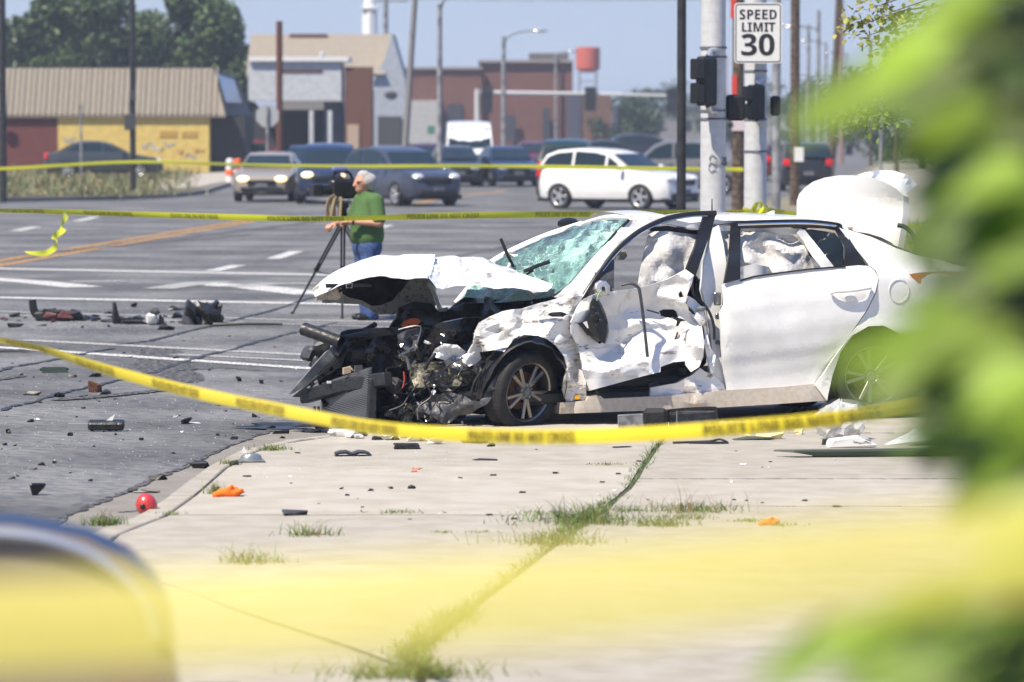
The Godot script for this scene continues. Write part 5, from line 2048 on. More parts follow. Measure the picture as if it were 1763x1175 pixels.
func wreck() -> void:
	var o := Node3D.new()
	o.name = "wrecked_car"
	add_child(o)
	o.transform = Transform3D(Basis(car_u, Vector3.UP, -car_in), car_at)
	tag(o, "white sedan with smashed front, crumpled driver's door and open trunk", "car")

	# ---- body behind and inside ----
	var mb := MB.new()
	mb.bx(Vector3(1.9, 0.23, -0.92), Vector3(4.9, 0.12, 1.6), 0.03)
	mb.bx(Vector3(1.7, 0.16, -0.9), Vector3(3.6, 0.08, 0.5), 0.02)
	part(o, "underbody", mb.mesh(), M.black)
	mb = MB.new()
	mb.grid([PackedVector3Array([Vector3(0.55, 0.28, -1.8), Vector3(0.55, 0.6, -1.83), Vector3(0.55, 0.92, -1.76)]), PackedVector3Array([Vector3(1.6, 0.26, -1.82), Vector3(1.6, 0.6, -1.86), Vector3(1.6, 0.95, -1.78)]), PackedVector3Array([Vector3(2.6, 0.26, -1.82), Vector3(2.6, 0.6, -1.86), Vector3(2.6, 0.98, -1.78)]), PackedVector3Array([Vector3(3.9, 0.4, -1.78), Vector3(3.9, 0.7, -1.8), Vector3(3.9, 1.02, -1.66)])])
	part(o, "far_side_doors", mb.mesh(), M.white)
	mb = MB.new()
	mb.bx(Vector3(0.45, 0.75, -0.95), Vector3(0.3, 0.3, 1.45), 0.08)
	mb.bx(Vector3(0.62, 0.92, -0.95), Vector3(0.35, 0.1, 1.45), 0.05)
	part(o, "dashboard", mb.mesh(), M.plastic)
	for w in [0.52, 1.28]:
		mb = MB.new()
		mb.bx(Vector3(1.3, 0.5, -w), Vector3(0.52, 0.22, 0.5), 0.08)
		mb.box(Transform3D(Basis(Vector3.BACK, -0.25), Vector3(1.62, 0.85, -w)), Vector3(0.18, 0.65, 0.48), 0.07)
		mb.box(Transform3D(Basis(Vector3.BACK, -0.2), Vector3(1.72, 1.22, -w)), Vector3(0.1, 0.18, 0.26), 0.04)
		part(o, "front_seat", mb.mesh(), M.seat)
	mb = MB.new()
	mb.bx(Vector3(2.35, 0.5, -0.95), Vector3(0.5, 0.22, 1.35), 0.08)
	mb.box(Transform3D(Basis(Vector3.BACK, -0.35), Vector3(2.7, 0.85, -0.95)), Vector3(0.18, 0.6, 1.35), 0.07)
	part(o, "rear_seat", mb.mesh(), M.seat)
	mb = MB.new()
	mb.bx(Vector3(1.9, 0.34, -0.92), Vector3(3.2, 0.06, 1.5))
	mb.bx(Vector3(2.98, 1.0, -0.93), Vector3(0.5, 0.06, 1.3))
	part(o, "cabin_floor", mb.mesh(), M.seat)
	mb = MB.new()
	var sw := PackedVector2Array()
	var ringc := Vector3(0.86, 0.9, -0.52)
	var rb := Basis(Vector3.BACK, 0.45)
	var ring := []
	for k in 25:
		ring.append(ringc + rb * Vector3(0, cos(TAU * k / 24.0) * 0.19, sin(TAU * k / 24.0) * 0.19))
	mb.tube(ring, 0.016, 0.016, 8, false)
	mb.beam(ringc + rb * Vector3(0, 0, -0.18), ringc + rb * Vector3(0, 0, 0.18), 0.05, 0.03)
	part(o, "steering_wheel", mb.mesh(), M.black)

	# ---- roof ----
	var near := cps([1083, 380, 0.34, 1135, 377, 0.33, 1187, 385, 0.34, 1240, 380, 0.33, 1330, 381, 0.33, 1420, 386, 0.34, 1462, 397, 0.36])
	var rows := []
	for f in [[0.0, 0.0], [0.05, 0.026], [0.2, 0.045], [0.55, 0.055], [0.9, 0.045], [1.08, 0.0]]:
		var r := []
		for q in near:
			r.append(q + Vector3(0, f[1], -f[0]))
		rows.append(r)
	mb = MB.new()
	mb.grid(patch(rows, 5, 3))
	var roof := part(o, "roof", mb.mesh(), M.white)
	mb = MB.new()
	var hl := []
	for r in rows:
		var r2 := []
		for q in r:
			r2.append(q + Vector3(0, -0.035, 0))
		hl.append(r2)
	mb.grid(patch(hl, 2, 2))
	part(roof, "headliner", mb.mesh(), M.seat)
	mb = MB.new()
	var ant := cp(1226, 366, 0.5)
	mb.tube([ant, ant + Vector3(0.0, 0.11, 0)], 0.006, 0.004, 6)
	part(roof, "antenna", mb.mesh(), M.black)
	mb = MB.new()
	mb.extrude(pp([0, 0, 0.17, 0, 0.17, 0.075, 0.15, 0.07, 0.06, 0.03]), 0.05, Transform3D(Basis(), cp(1300, 379, 0.85)))
	part(roof, "shark_fin", mb.mesh(), M.white)
	# inner cant rail seen through the open door gap, and the near roof side
	panel(o, "roof_rail", [1085, 380, 1140, 374, 1188, 384, 1240, 379, 1330, 380, 1425, 385, 1425, 393, 1330, 388, 1262, 388, 1240, 391, 1190, 393, 1150, 386, 1120, 390, 1098, 396], [1085, 382, 0.33, 1240, 383, 0.33, 1240, 391, 0.36, 1420, 386, 0.33, 1188, 390, 0.3], M.white, 0.012, 1.2, 8.0, 0.04)
	panel(o, "rail_trim", [1118, 392, 1150, 389, 1190, 396, 1222, 397, 1210, 408, 1190, 404, 1150, 399, 1122, 399], [1150, 392, 0.4], M.black, 0.0, 1.0, 9.0, 0.03)

	# ---- windscreen ----
	var ws := [cps([785, 524, 1.5, 850, 522, 0.9, 953, 514, 0.2]), cps([822, 482, 1.55, 893, 487, 0.95, 984, 486, 0.22]), cps([855, 450, 1.55, 945, 446, 0.9, 1022, 443, 0.26]), cps([925, 415, 1.5, 1000, 408, 0.85, 1055, 408, 0.3]), cps([1003, 389, 1.4, 1050, 379, 0.85, 1083, 380, 0.34])]
	mb = MB.new()
	rows = patch(ws, 14, 10)
	for j in rows.size():
		for k in rows[j].size():
			var q: Vector3 = rows[j][k]
			var e := minf(minf(k, rows[j].size() - 1 - k), minf(j, rows.size() - 1 - j))
			if e > 1:
				rows[j][k] = q + Vector3(0.02, -0.02, 0) * crumple(Vector2(k * 16, j * 13), 0.8) * 1.6
	mb.grid(rows)
	part(o, "windscreen", mb.mesh(14), M.crazed)
	tubep(o, "windscreen_seal", [950, 512, 0.17, 975, 496, 0.17, 1000, 470, 0.2, 1035, 430, 0.26, 1060, 402, 0.3, 1083, 379, 0.33], 0.013, M.black)
	tubep(o, "far_pillar", [785, 524, 1.55, 822, 480, 1.58, 852, 449, 1.58, 925, 413, 1.52, 1003, 386, 1.42], 0.03, M.white)
	tubep(o, "roof_header", [1003, 387, 1.42, 1045, 375, 0.9, 1088, 376, 0.36], 0.026, M.white)
	panel(o, "windscreen_pillar", [955, 512, 985, 487, 1015, 452, 1040, 424, 1065, 396, 1084, 379, 1120, 373, 1148, 374, 1112, 388, 1090, 403, 1062, 430, 1040, 455, 1024, 478, 1003, 516, 988, 513, 972, 516], [960, 512, 0.14, 1003, 512, 0.05, 1030, 470, 0.12, 1010, 455, 0.18, 1060, 400, 0.3, 1075, 415, 0.24, 1140, 374, 0.33, 1085, 380, 0.33], M.white, 0.02, 1.2, 7.0, 0.03)
	panel(o, "pillar_seal", [1000, 520, 1012, 500, 1040, 455, 1062, 428, 1092, 401, 1112, 388, 1108, 396, 1080, 420, 1052, 452, 1030, 480], [1010, 500, 0.08, 1090, 402, 0.28], M.black, 0.0, 1.0, 7.0)
	# wipers
	tubep(o, "wiper_arm", [868, 466, 1.2, 877, 458, 1.2, 880, 446, 1.22], 0.012, M.white, 2)
	tubep(o, "wiper_blade", [862, 411, 1.2, 873, 437, 1.2, 884, 460, 1.2], 0.014, M.black, 2)
	tubep(o, "wiper_blade", [902, 468, 0.65, 925, 458, 0.65, 946, 451, 0.65], 0.016, M.black, 2)
	tubep(o, "wiper_arm", [905, 474, 0.65, 918, 466, 0.65], 0.01, M.black, 1)
	mb = MB.new()
	var fm := cp(979, 385, 1.95)
	mb.ball(fm, Vector3(0.1, 0.05, 0.08), 10)
	part(o, "far_mirror", mb.mesh(), M.black_gloss)

	# ---- hood, buckled and thrown up ----
	var hood := [cps([542, 512, 0.62, 538, 503, 0.85, 540, 497, 1.05, 546, 517, 1.35]), cps([568, 500, 0.5, 560, 488, 0.75, 566, 476, 0.95, 580, 517, 1.45]), cps([600, 487, 0.42, 598, 472, 0.7, 604, 458, 0.95, 618, 521, 1.52]), cps([650, 477, 0.34, 648, 460, 0.66, 648, 445, 0.95, 655, 537, 1.55]), cps([700, 481, 0.28, 700, 462, 0.66, 700, 442, 0.98, 700, 535, 1.5]), cps([738, 479, 0.26, 745, 460, 0.66, 748, 443, 0.98, 752, 526, 1.42])]
	mb = MB.new()
	rows = patch(hood, 7, 7)
	for j in rows.size():
		for k in rows[j].size():
			rows[j][k] += Vector3(0.01, 0.012, 0.012) * crumple(Vector2(j * 9, k * 13), 1.1) * (0.5 + j * 0.03)
	mb.grid(rows)
	var ho := part(o, "hood", mb.mesh(30), M.white)
	# underside skin, frame and sound-deadening liner just below the far half
	mb = MB.new()
	var und := []
	for j in range(2, rows.size() - 1):
		var r := PackedVector3Array()
		for k in range(12, rows[j].size()):
			r.append(rows[j][k] + Vector3(0.0, -0.022, 0.024))
		und.append(r)
	mb.grid(und)
	part(ho, "inner_panel", mb.mesh(), mat(lin(0.4, 0.41, 0.4), 0.5, 0.0, "grime", 2.0))
	panel(ho, "sound_liner", [580, 492, 592, 489, 640, 476, 662, 476, 705, 482, 692, 500, 675, 518, 655, 526, 640, 527, 625, 518, 600, 512, 585, 503, 590, 497], [590, 492, 0.55, 700, 484, 0.42, 640, 478, 0.4, 640, 526, 1.3, 600, 510, 1.05, 680, 500, 0.9], M.felt, 0.01, 1.0, 9.0)
	panel(ho, "front_lip", [538, 499, 545, 493, 562, 490, 590, 499, 588, 510, 582, 517, 565, 516, 543, 518, 547, 509], [540, 505, 0.78, 590, 505, 0.75, 545, 516, 0.9], mat(lin(0.55, 0.5, 0.42), 0.5, 0.0, "grime", 3.0), 0.03, 2.0, 6.0)
	panel(ho, "latch_bar", [561, 489, 597, 489, 640, 488, 640, 494, 562, 496], [600, 490, 0.5], M.black_gloss, 0.0, 1.0, 8.0)
	tubep(ho, "latch_loop", [596, 489, 0.47, 596, 496, 0.47, 606, 496, 0.47, 606, 488, 0.47, 596, 489, 0.47], 0.006, M.silver, 1)
	var hood2 := [cps([738, 479, 0.26, 745, 460, 0.66, 748, 443, 0.98, 752, 446, 1.3]), cps([757, 499, 0.2, 764, 474, 0.6, 772, 443, 0.95, 776, 447, 1.35]), cps([775, 493, 0.18, 785, 472, 0.55, 800, 444, 0.9, 806, 449, 1.35]), cps([820, 494, 0.16, 822, 475, 0.5, 830, 446, 0.85, 834, 452, 1.3]), cps([875, 497, 0.13, 872, 484, 0.35, 868, 461, 0.65, 866, 464, 1.0]), cps([915, 503, 0.1, 920, 494, 0.2, 918, 480, 0.4, 915, 482, 0.6]), cps([940, 504, 0.08, 946, 499, 0.14, 952, 491, 0.25, 950, 492, 0.3])]
	mb = MB.new()
	rows = patch(hood2, 7, 7)
	for j in rows.size():
		for k in rows[j].size():
			var amt := clampf(j / 6.0, 0, 1)
			rows[j][k] += Vector3(0.01, 0.011, 0.016) * crumple(Vector2(j * 11 + 300, k * 15), 0.8) * amt * 1.5
	mb.grid(rows)
	part(ho, "hood_rear_fold", mb.mesh(13), M.white_torn)
	tubep(ho, "torn_edge", [738, 487, 1.2, 746, 502, 1.25, 753, 520, 1.3, 758, 533, 1.3], 0.02, M.white)
	panel(ho, "hinge_plate", [752, 534, 770, 529, 774, 535, 762, 541, 750, 541], [760, 535, 1.25], M.white, 0.02, 2.0, 5.0)
	panel(o, "hinge_arm", [908, 500, 922, 508, 928, 521, 915, 524, 917, 512, 905, 504], [915, 510, 0.45], mat(lin(0.5, 0.48, 0.42), 0.5), 0.0, 1.0, 6.0)

	# ---- front wing, crushed over the wheel ----
	panel(o, "fender", [846, 545, 868, 536, 884, 533, 900, 532, 918, 526, 935, 521, 955, 516, 975, 510, 992, 500, 1010, 508, 1004, 525, 998, 545, 1003, 560, 1006, 590, 1008, 640, 1010, 692, 992, 690, 975, 692, 969, 672, 972, 650, 978, 634, 972, 615, 958, 596, 942, 584, 925, 578, 903, 577, 886, 583, 876, 596, 868, 606, 850, 603, 830, 606, 806, 607, 815, 592, 819, 570, 826, 556],
		[846, 545, 0.22, 826, 570, 0.16, 815, 600, 0.2, 880, 560, -0.02, 905, 545, 0.06, 940, 530, 0.1, 930, 565, -0.05, 900, 580, -0.06, 960, 555, 0.04, 985, 530, 0.08, 1000, 505, 0.06, 985, 590, 0.06, 960, 595, -0.04, 1005, 640, 0.1, 975, 645, -0.03, 985, 690, 0.06, 860, 600, 0.0], M.white_dirty, 0.07, 0.8, 4.0, 0.03, [[942, 541, 950, 538, 966, 537, 978, 541, 972, 546, 950, 546]], 13.0, 21.0)
	panel(o, "fender_fold", [926, 545, 938, 532, 948, 527, 972, 515, 978, 517, 977, 525, 962, 531, 950, 536, 936, 543], [930, 545, -0.02, 975, 518, -0.03, 955, 530, -0.06], M.white_dirty, 0.03, 1.2, 5.0, 0.03)
	panel(o, "fender_tear", [815, 575, 845, 562, 880, 548, 872, 556, 900, 556, 865, 572, 830, 582], [850, 565, -0.06], M.white_dirty, 0.03, 2.2, 6.0, 0.02)
	panel(o, "bracket_plate", [944, 540, 968, 537, 976, 541, 966, 546, 948, 546], [960, 541, 0.1], M.grey_plastic, 0.0, 1.0, 6.0)
	panel(o, "hinge_pillar", [990, 590, 1006, 585, 1010, 600, 1016, 690, 1013, 705, 972, 700, 976, 690, 990, 676, 996, 640], [1000, 640, 0.14], M.white_dirty, 0.02, 1.5, 6.0, 0.03)
	panel(o, "connector", [990, 682, 998, 680, 998, 688, 990, 688], [994, 684, 0.0], mat(lin(0.8, 0.4, 0.02), 0.4), 0.0, 1.0, 5.0)

	# ---- driver's door, folded in ----
	panel(o, "front_door", [998, 520, 1014, 511, 1030, 505, 1056, 502, 1090, 498, 1120, 491, 1150, 481, 1165, 473, 1181, 464, 1195, 474, 1191, 490, 1184, 505, 1181, 522, 1188, 535, 1198, 547, 1208, 560, 1213, 590, 1211, 615, 1204, 632, 1190, 641, 1182, 630, 1180, 622, 1160, 624, 1138, 632, 1137, 641, 1108, 648, 1060, 661, 1016, 673, 1004, 640, 999, 605, 984, 575, 983, 555, 990, 540],
		[1005, 520, 0.02, 1050, 505, 0.05, 1100, 500, 0.07, 1150, 484, 0.05, 1185, 470, 0.0, 1188, 500, 0.02, 990, 560, -0.03, 1010, 590, 0.02, 1060, 530, 0.12, 1040, 560, 0.16, 1110, 540, 0.16, 1150, 560, 0.2, 1170, 590, 0.2, 1085, 585, 0.2, 1060, 600, 0.19, 1030, 612, 0.02, 1060, 598, 0.06, 1098, 572, 0.05, 1100, 600, 0.14, 1130, 595, 0.04, 1120, 580, 0.1, 1015, 640, -0.1, 1018, 668, -0.12, 1060, 625, -0.13, 1060, 655, -0.06, 1100, 610, -0.1, 1110, 640, -0.02, 1150, 605, 0.02, 1135, 625, -0.02, 1200, 590, -0.05, 1195, 625, -0.04, 1180, 560, 0.08, 1208, 600, 0.0, 1178, 610, 0.06],
		M.white_torn, 0.055, 0.62, 4.0, 0.025, [[1135, 536, 1142, 533, 1160, 533, 1166, 537, 1169, 546, 1162, 547, 1148, 547, 1138, 544], [1168, 506, 1172, 501, 1176, 505, 1177, 512, 1170, 513]], 13.0, 21.0)
	panel(o, "door_inner", [1125, 528, 1180, 496, 1186, 520, 1176, 560, 1130, 555], [1150, 540, 0.3], M.black, 0.0, 1.0, 12.0)
	panel(o, "door_tear", [1164, 546, 1182, 552, 1172, 554, 1168, 562, 1164, 562, 1166, 553, 1158, 548], [1170, 552, 0.03], M.black, 0.0, 1.0, 5.0, 0.006)
	tubep(o, "door_scratch", [1157, 588, 0.12, 1163, 583, 0.11, 1167, 572, 0.1], 0.008, M.rust, 2)
	tubep(o, "door_scratch", [1114, 534, 0.1, 1125, 537, 0.1, 1135, 540, 0.11], 0.006, M.black, 2)
	panel(o, "door_edge", [1186, 510, 1196, 516, 1210, 530, 1214, 545, 1218, 575, 1224, 600, 1232, 612, 1230, 640, 1226, 643, 1222, 632, 1214, 600, 1206, 560, 1190, 540, 1182, 528], [1190, 520, 0.06, 1214, 545, 0.03, 1225, 620, 0.02], M.white_torn, 0.03, 1.6, 6.0, 0.03)
	tubep(o, "door_seal", [1192, 475, 0.08, 1193, 505, 0.1, 1206, 518, 0.07, 1220, 535, 0.03, 1229, 560, 0.03, 1230, 585, 0.04], 0.012, M.black)
	tubep(o, "door_seal", [1183, 528, 0.06, 1197, 543, 0.04, 1207, 555, 0.04, 1212, 585, 0.03, 1211, 615, 0.04], 0.01, M.black)
	mb = MB.new()
	mb.ball(cp(1207, 532, 0.02), Vector3(0.045, 0.022, 0.03), 10)
	part(o, "door_latch", mb.mesh(), M.grey_plastic)
	panel(o, "door_trim_board", [1040, 664, 1080, 651, 1140, 640, 1170, 632, 1186, 636, 1172, 655, 1140, 668, 1090, 671], [1100, 655, 0.28], M.black, 0.03, 1.5, 8.0, 0.03)
	panel(o, "broken_seat_rail", [1118, 660, 1134, 658, 1136, 668, 1128, 678, 1117, 678], [1126, 668, 0.12], M.plastic, 0.0, 1.0, 7.0, 0.05)
	tubep(o, "wire", [1060, 663, 0.2, 1090, 657, 0.2, 1125, 660, 0.2], 0.012, M.dark_grey)
	# window frames and glass of the front door
	tubep(o, "door_frame", [1001, 518, 0.05, 1016, 494, 0.08, 1032, 470, 0.12, 1058, 436, 0.18, 1085, 410, 0.23, 1112, 392, 0.26, 1150, 376, 0.29, 1190, 369, 0.3, 1233, 367, 0.3], 0.021, M.frame, 5, -1.0, 10)
	tubep(o, "frame_strip", [1033, 474, 0.1, 1060, 439, 0.165, 1088, 413, 0.215, 1115, 395, 0.245, 1152, 380, 0.275, 1190, 373, 0.285, 1218, 372, 0.285], 0.007, M.chrome, 5)
	panel(o, "door_frame_post", [1212, 372, 1234, 366, 1224, 400, 1210, 440, 1197, 478, 1190, 473, 1182, 464, 1197, 425], [1222, 370, 0.29, 1190, 470, 0.07], M.frame, 0.0, 1.0, 8.0, 0.04)
	panel(o, "mirror_sail", [1003, 520, 1020, 493, 1036, 468, 1058, 440, 1057, 497, 1035, 501, 1020, 508], [1005, 518, 0.05, 1058, 445, 0.18, 1055, 495, 0.08], M.dark_grey, 0.0, 1.0, 8.0, 0.02)
	mb = MB.new()
	var mc := cp(1037, 497, 0.03)
	mb.lathe([Vector2(0.012, 0.03), Vector2(0.03, 0.034), Vector2(0.06, 0.024), Vector2(0.066, 0.0), Vector2(0.066, -0.03)], Transform3D(Basis(Vector3.RIGHT, PI / 2) * Basis(Vector3.UP, 0.4), mc), 9)
	part(o, "mirror_mount", mb.mesh(20), M.silver)
	mb = MB.new()
	mb.bx(mc + Vector3(0, 0.0, 0.03), Vector3(0.022, 0.03, 0.02), 0.004)
	part(o, "mount_socket", mb.mesh(), M.black)
	tubep(o, "mirror_cable", [1036, 500, 0.0, 1030, 508, -0.02, 1028, 520, -0.03, 1028, 528, -0.03], 0.006, mat(lin(0.2, 0.35, 0.15), 0.5))
	# the door mirror hanging by its cable
	mb = MB.new()
	var mrows := []
	var mo := [[516, 1019, 1030], [524, 1015, 1036], [540, 1012, 1043], [555, 1004, 1047], [570, 1008, 1048.5], [582, 1018, 1047], [590, 1030, 1044]]
	for e in mo:
		var row := PackedVector3Array()
		for k in 12:
			var an := TAU * k / 12.0
			row.append(cp(lerpf(e[1], e[2], 0.5 + 0.5 * cos(an)), e[0] + 2.5 * sin(an * 2.0), -0.02 - 0.06 * sin(an)))
		mrows.append(row)
	mb.grid(mrows, true)
	var mir := part(o, "hanging_mirror", mb.mesh(), M.black_gloss)
	panel(mir, "mirror_shell_shard", [996, 557, 1010, 553, 1016, 562, 1020, 572, 1030, 580, 1012, 578], [1005, 565, -0.04], M.black_gloss, 0.01, 2.0, 5.0)
	panel(mir, "mirror_white_shard", [1004, 556, 1011, 553, 1016, 563, 1012, 566], [1008, 560, -0.06], M.white, 0.0, 1.0, 4.0, 0.01)
	for e in [[1022, 530, 5], [1028, 540, 6], [1020, 545, 4], [1034, 552, 5], [1026, 560, 4]]:
		mb = MB.new()
		mb.bx(cp(e[0], e[1], -0.09), Vector3(e[2] * 0.005, 0.022, 0.02), 0.005)
		part(mir, "mirror_bracket", mb.mesh(), M.plastic)
	tubep(o, "rubber_strip", [1070, 491, 0.0, 1086, 488, -0.02, 1098, 494, -0.04, 1102, 505, -0.05, 1108, 550, -0.05, 1115, 615, -0.08], 0.013, M.dark_grey, 4, -1.0, 8, 1.5)

	# ---- middle pillar, sill and rear door ----
	panel(o, "middle_pillar", [1228, 393, 1238, 388, 1246, 420, 1252, 460, 1250, 482, 1244, 500, 1243, 560, 1247, 610, 1254, 668, 1224, 674, 1222, 640, 1226, 600, 1222, 560, 1214, 520, 1208, 500, 1212, 460, 1222, 420], [1230, 395, 0.32, 1230, 480, 0.13, 1235, 650, 0.1, 1215, 490, 0.16], M.white, 0.0, 1.0, 8.0, 0.06, [], 32.0, 70.0)
	for e in [[1235, 515, 12, 22], [1236, 545, 9, 10], [1236, 590, 7, 9]]:
		mb = MB.new()
		mb.bx(cp(e[0], e[1], 0.1), Vector3(e[2] * 0.0047, e[3] * 0.0047, 0.03), 0.008)
		part(o, "latch_striker", mb.mesh(), M.steel)
	panel(o, "sill_inner", [1120, 668, 1165, 660, 1192, 646, 1206, 634, 1214, 640, 1226, 645, 1254, 668, 1254, 677, 1165, 681, 1120, 682], [1200, 640, 0.1, 1180, 665, 0.08, 1240, 670, 0.08], M.white_torn, 0.04, 1.4, 6.0, 0.05)
	panel(o, "sill", [966, 694, 1010, 690, 1014, 683, 1034, 682, 1040, 687, 1165, 681, 1252, 672, 1340, 667, 1426, 659, 1426, 690, 1340, 696, 1240, 702, 1100, 708, 964, 713], [970, 696, 0.03, 1200, 680, 0.04, 1420, 664, 0.04, 1200, 692, -0.01, 1000, 703, -0.01, 1400, 680, -0.01, 1200, 703, 0.06, 970, 712, 0.06], M.sill, 0.0, 1.0, 10.0, 0.2)
	mb = MB.new()
	sheet(mb, pp([1244, 492, 1256, 487, 1270, 483, 1300, 476, 1345, 470, 1390, 465, 1440, 461, 1478, 457, 1496, 458, 1506, 466, 1513, 480, 1507, 505, 1492, 535, 1472, 564, 1452, 592, 1432, 620, 1416, 645, 1404, 662, 1370, 665, 1330, 668, 1290, 671, 1253, 673, 1247, 640, 1243, 600, 1241, 560, 1240, 540, 1247, 525, 1246, 505]), 9.0, func(q: Vector2) -> Vector3: return cp(q.x, q.y, door_depth(q)), Vector3(0, 0, -0.03))
	part(o, "rear_door", mb.mesh(45), M.white)
	mb = MB.new()
	mb.tube(spline(cps([1430, 505, -0.03, 1438, 502, -0.055, 1460, 501, -0.065, 1485, 498, -0.06, 1500, 496, -0.03]), 5), 0.017, 0.014, 10, true, 0.8)
	part(o, "door_handle", mb.mesh(), M.white)
	mb = MB.new()
	mb.ball(cp(1468, 510, -0.012), Vector3(0.15, 0.07, 0.012), 20)
	part(o, "handle_recess", mb.mesh(), M.white)
	mb = MB.new()
	mb.ball(cp(1464, 512, -0.03), Vector3(0.05, 0.03, 0.012), 14)
	part(o, "lock_cover", mb.mesh(), M.white)
	panel(o, "rear_frame_post", [1260, 386, 1275, 385, 1275, 430, 1275, 481, 1247, 488, 1252, 460, 1257, 425], [1268, 386, 0.28, 1260, 486, 0.03], M.frame, 0.0, 1.0, 8.0, 0.03)
	tubep(o, "rear_door_frame", [1258, 387, 0.28, 1275, 383, 0.29, 1350, 380.5, 0.3, 1400, 381, 0.3, 1442, 386, 0.29, 1449, 391, 0.28], 0.012, M.frame, 4)
	tubep(o, "frame_strip", [1270, 387, 0.275, 1350, 384.5, 0.29, 1400, 385, 0.29, 1438, 389, 0.285], 0.013, M.chrome, 4)
	tubep(o, "rear_door_frame", [1274, 391.5, 0.275, 1350, 389.5, 0.285, 1400, 390, 0.285, 1440, 393, 0.28], 0.012, M.frame, 4)
	panel(o, "rear_frame_post", [1436, 390, 1448, 389, 1461, 408, 1478, 435, 1493, 457, 1475, 459, 1456, 460, 1456, 426, 1446, 408], [1444, 390, 0.28, 1490, 457, 0.06, 1456, 455, 0.07], M.frame, 0.0, 1.0, 8.0, 0.03)
	panel(o, "quarter_window", [1382, 395, 1400, 395, 1437, 401, 1446, 411, 1453, 426, 1453, 458, 1434, 460, 1410, 430], [1390, 396, 0.29, 1445, 458, 0.1], M.glass_dark, 0.0, 1.0, 9.0, 0.01)
	panel(o, "window_divider", [1378, 394, 1386, 396, 1396, 409, 1416, 434, 1436, 459, 1414, 461, 1400, 442, 1384, 416, 1372, 402], [1382, 398, 0.285, 1425, 460, 0.09], M.white, 0.0, 1.0, 7.0, 0.02)
	panel(o, "inner_rail", [1276, 393, 1330, 392, 1380, 394, 1374, 404, 1340, 404, 1300, 400, 1276, 399], [1330, 396, 0.36], M.white, 0.0, 1.0, 9.0, 0.03)
	panel(o, "belt_seal", [1275, 482, 1300, 475, 1345, 468.5, 1390, 463, 1430, 459.5, 1456, 458, 1456, 460.5, 1430, 462, 1390, 465.5, 1345, 471, 1300, 477.5, 1275, 485], [1340, 470, 0.045], M.frame, 0.0, 1.0, 9.0, 0.02)

	# ---- curtain airbags hanging inside the windows ----
	panel(o, "side_airbag", [1118, 399, 1150, 398, 1180, 402, 1204, 405, 1200, 425, 1190, 455, 1180, 466, 1150, 484, 1098, 497, 1102, 470, 1108, 440], [1120, 400, 0.33, 1180, 405, 0.33, 1110, 490, 0.16, 1140, 450, 0.26, 1150, 440, 0.22, 1160, 480, 0.22, 1180, 440, 0.27], M.bag, 0.05, 1.1, 7.0, 0.012, [], 50.0)
	panel(o, "side_airbag", [1240, 398, 1276, 398, 1330, 401, 1366, 405, 1384, 422, 1396, 445, 1402, 462, 1370, 466, 1330, 470, 1325, 460, 1300, 455, 1276, 459, 1250, 440, 1242, 420], [1280, 400, 0.36, 1360, 408, 0.35, 1300, 430, 0.34, 1290, 445, 0.2, 1345, 440, 0.2, 1340, 465, 0.14, 1385, 440, 0.3], M.bag, 0.06, 1.0, 7.0, 0.012, [], 50.0)
	panel(o, "front_airbag", [1062, 432, 1078, 430, 1080, 442, 1074, 448, 1060, 447], [1070, 438, 0.7], M.bag, 0.05, 2.0, 4.0)

	# ---- rear quarter, trunk ----
	mb = MB.new()
	sheet(mb, pp([1440, 386, 1462, 396, 1500, 408, 1545, 428, 1580, 440, 1640, 452, 1700, 466, 1725, 520, 1726, 600, 1712, 660, 1660, 675, 1588, 682, 1585, 640, 1572, 602, 1550, 575, 1522, 561, 1496, 562, 1468, 578, 1448, 606, 1434, 645, 1424, 690, 1404, 664, 1418, 645, 1434, 620, 1454, 592, 1474, 564, 1494, 535, 1509, 505, 1515, 480, 1508, 466, 1497, 457]), 10.0, func(q: Vector2) -> Vector3: return cp(q.x, q.y, quarter_depth(q)), Vector3(0, 0, -0.03))
	part(o, "rear_quarter", mb.mesh(45), M.white)
	panel(o, "tail_lamp", [1567, 472, 1590, 469, 1640, 467, 1690, 472, 1700, 492, 1650, 496, 1600, 495, 1582, 488], [1570, 475, -0.005, 1640, 480, 0.05, 1700, 485, 0.24], M.amber, 0.0, 1.0, 9.0, 0.02)
	mb = MB.new()
	var fc := cp(1548, 500, -0.006)
	var fr := []
	for k in 33:
		fr.append(fc + Vector3(cos(TAU * k / 32.0) * 0.085, sin(TAU * k / 32.0) * 0.095, 0))
	mb.tube(fr, 0.003, 0.003, 5, false)
	part(o, "fuel_flap", mb.mesh(), M.white)
	tubep(o, "rear_glass_edge", [1452, 394, 0.4, 1480, 404, 0.38, 1520, 418, 0.34, 1575, 439, 0.3], 0.014, M.frame)
	panel(o, "trunk_floor", [1456, 392, 1490, 390, 1545, 396, 1575, 438, 1520, 417, 1480, 402], [1460, 394, 0.9, 1570, 430, 0.9], M.tan, 0.0, 1.0, 11.0)
	mb = MB.new()
	var tl := pp([1372, 392, 1372, 346, 1376, 334, 1386, 323, 1400, 313, 1420, 306, 1445, 302, 1470, 302, 1500, 306, 1525, 315, 1543, 325, 1556, 337, 1555, 370, 1552, 392, 1546, 428, 1535, 418, 1518, 409, 1495, 402, 1460, 397, 1420, 394])
	sheet(mb, tl, 11.0, func(q: Vector2) -> Vector3: return cp(q.x, q.y, 1.45 - (q.x - 1372.0) * 0.0057 - maxf(0.0, 345.0 - q.y) * 0.002 + 0.1 * pow((q.x - 1462.0) / 92.0, 2.0)), Vector3(0.05, -0.01, 0.0))
	var lid := part(o, "trunk_lid", mb.mesh(), M.white)
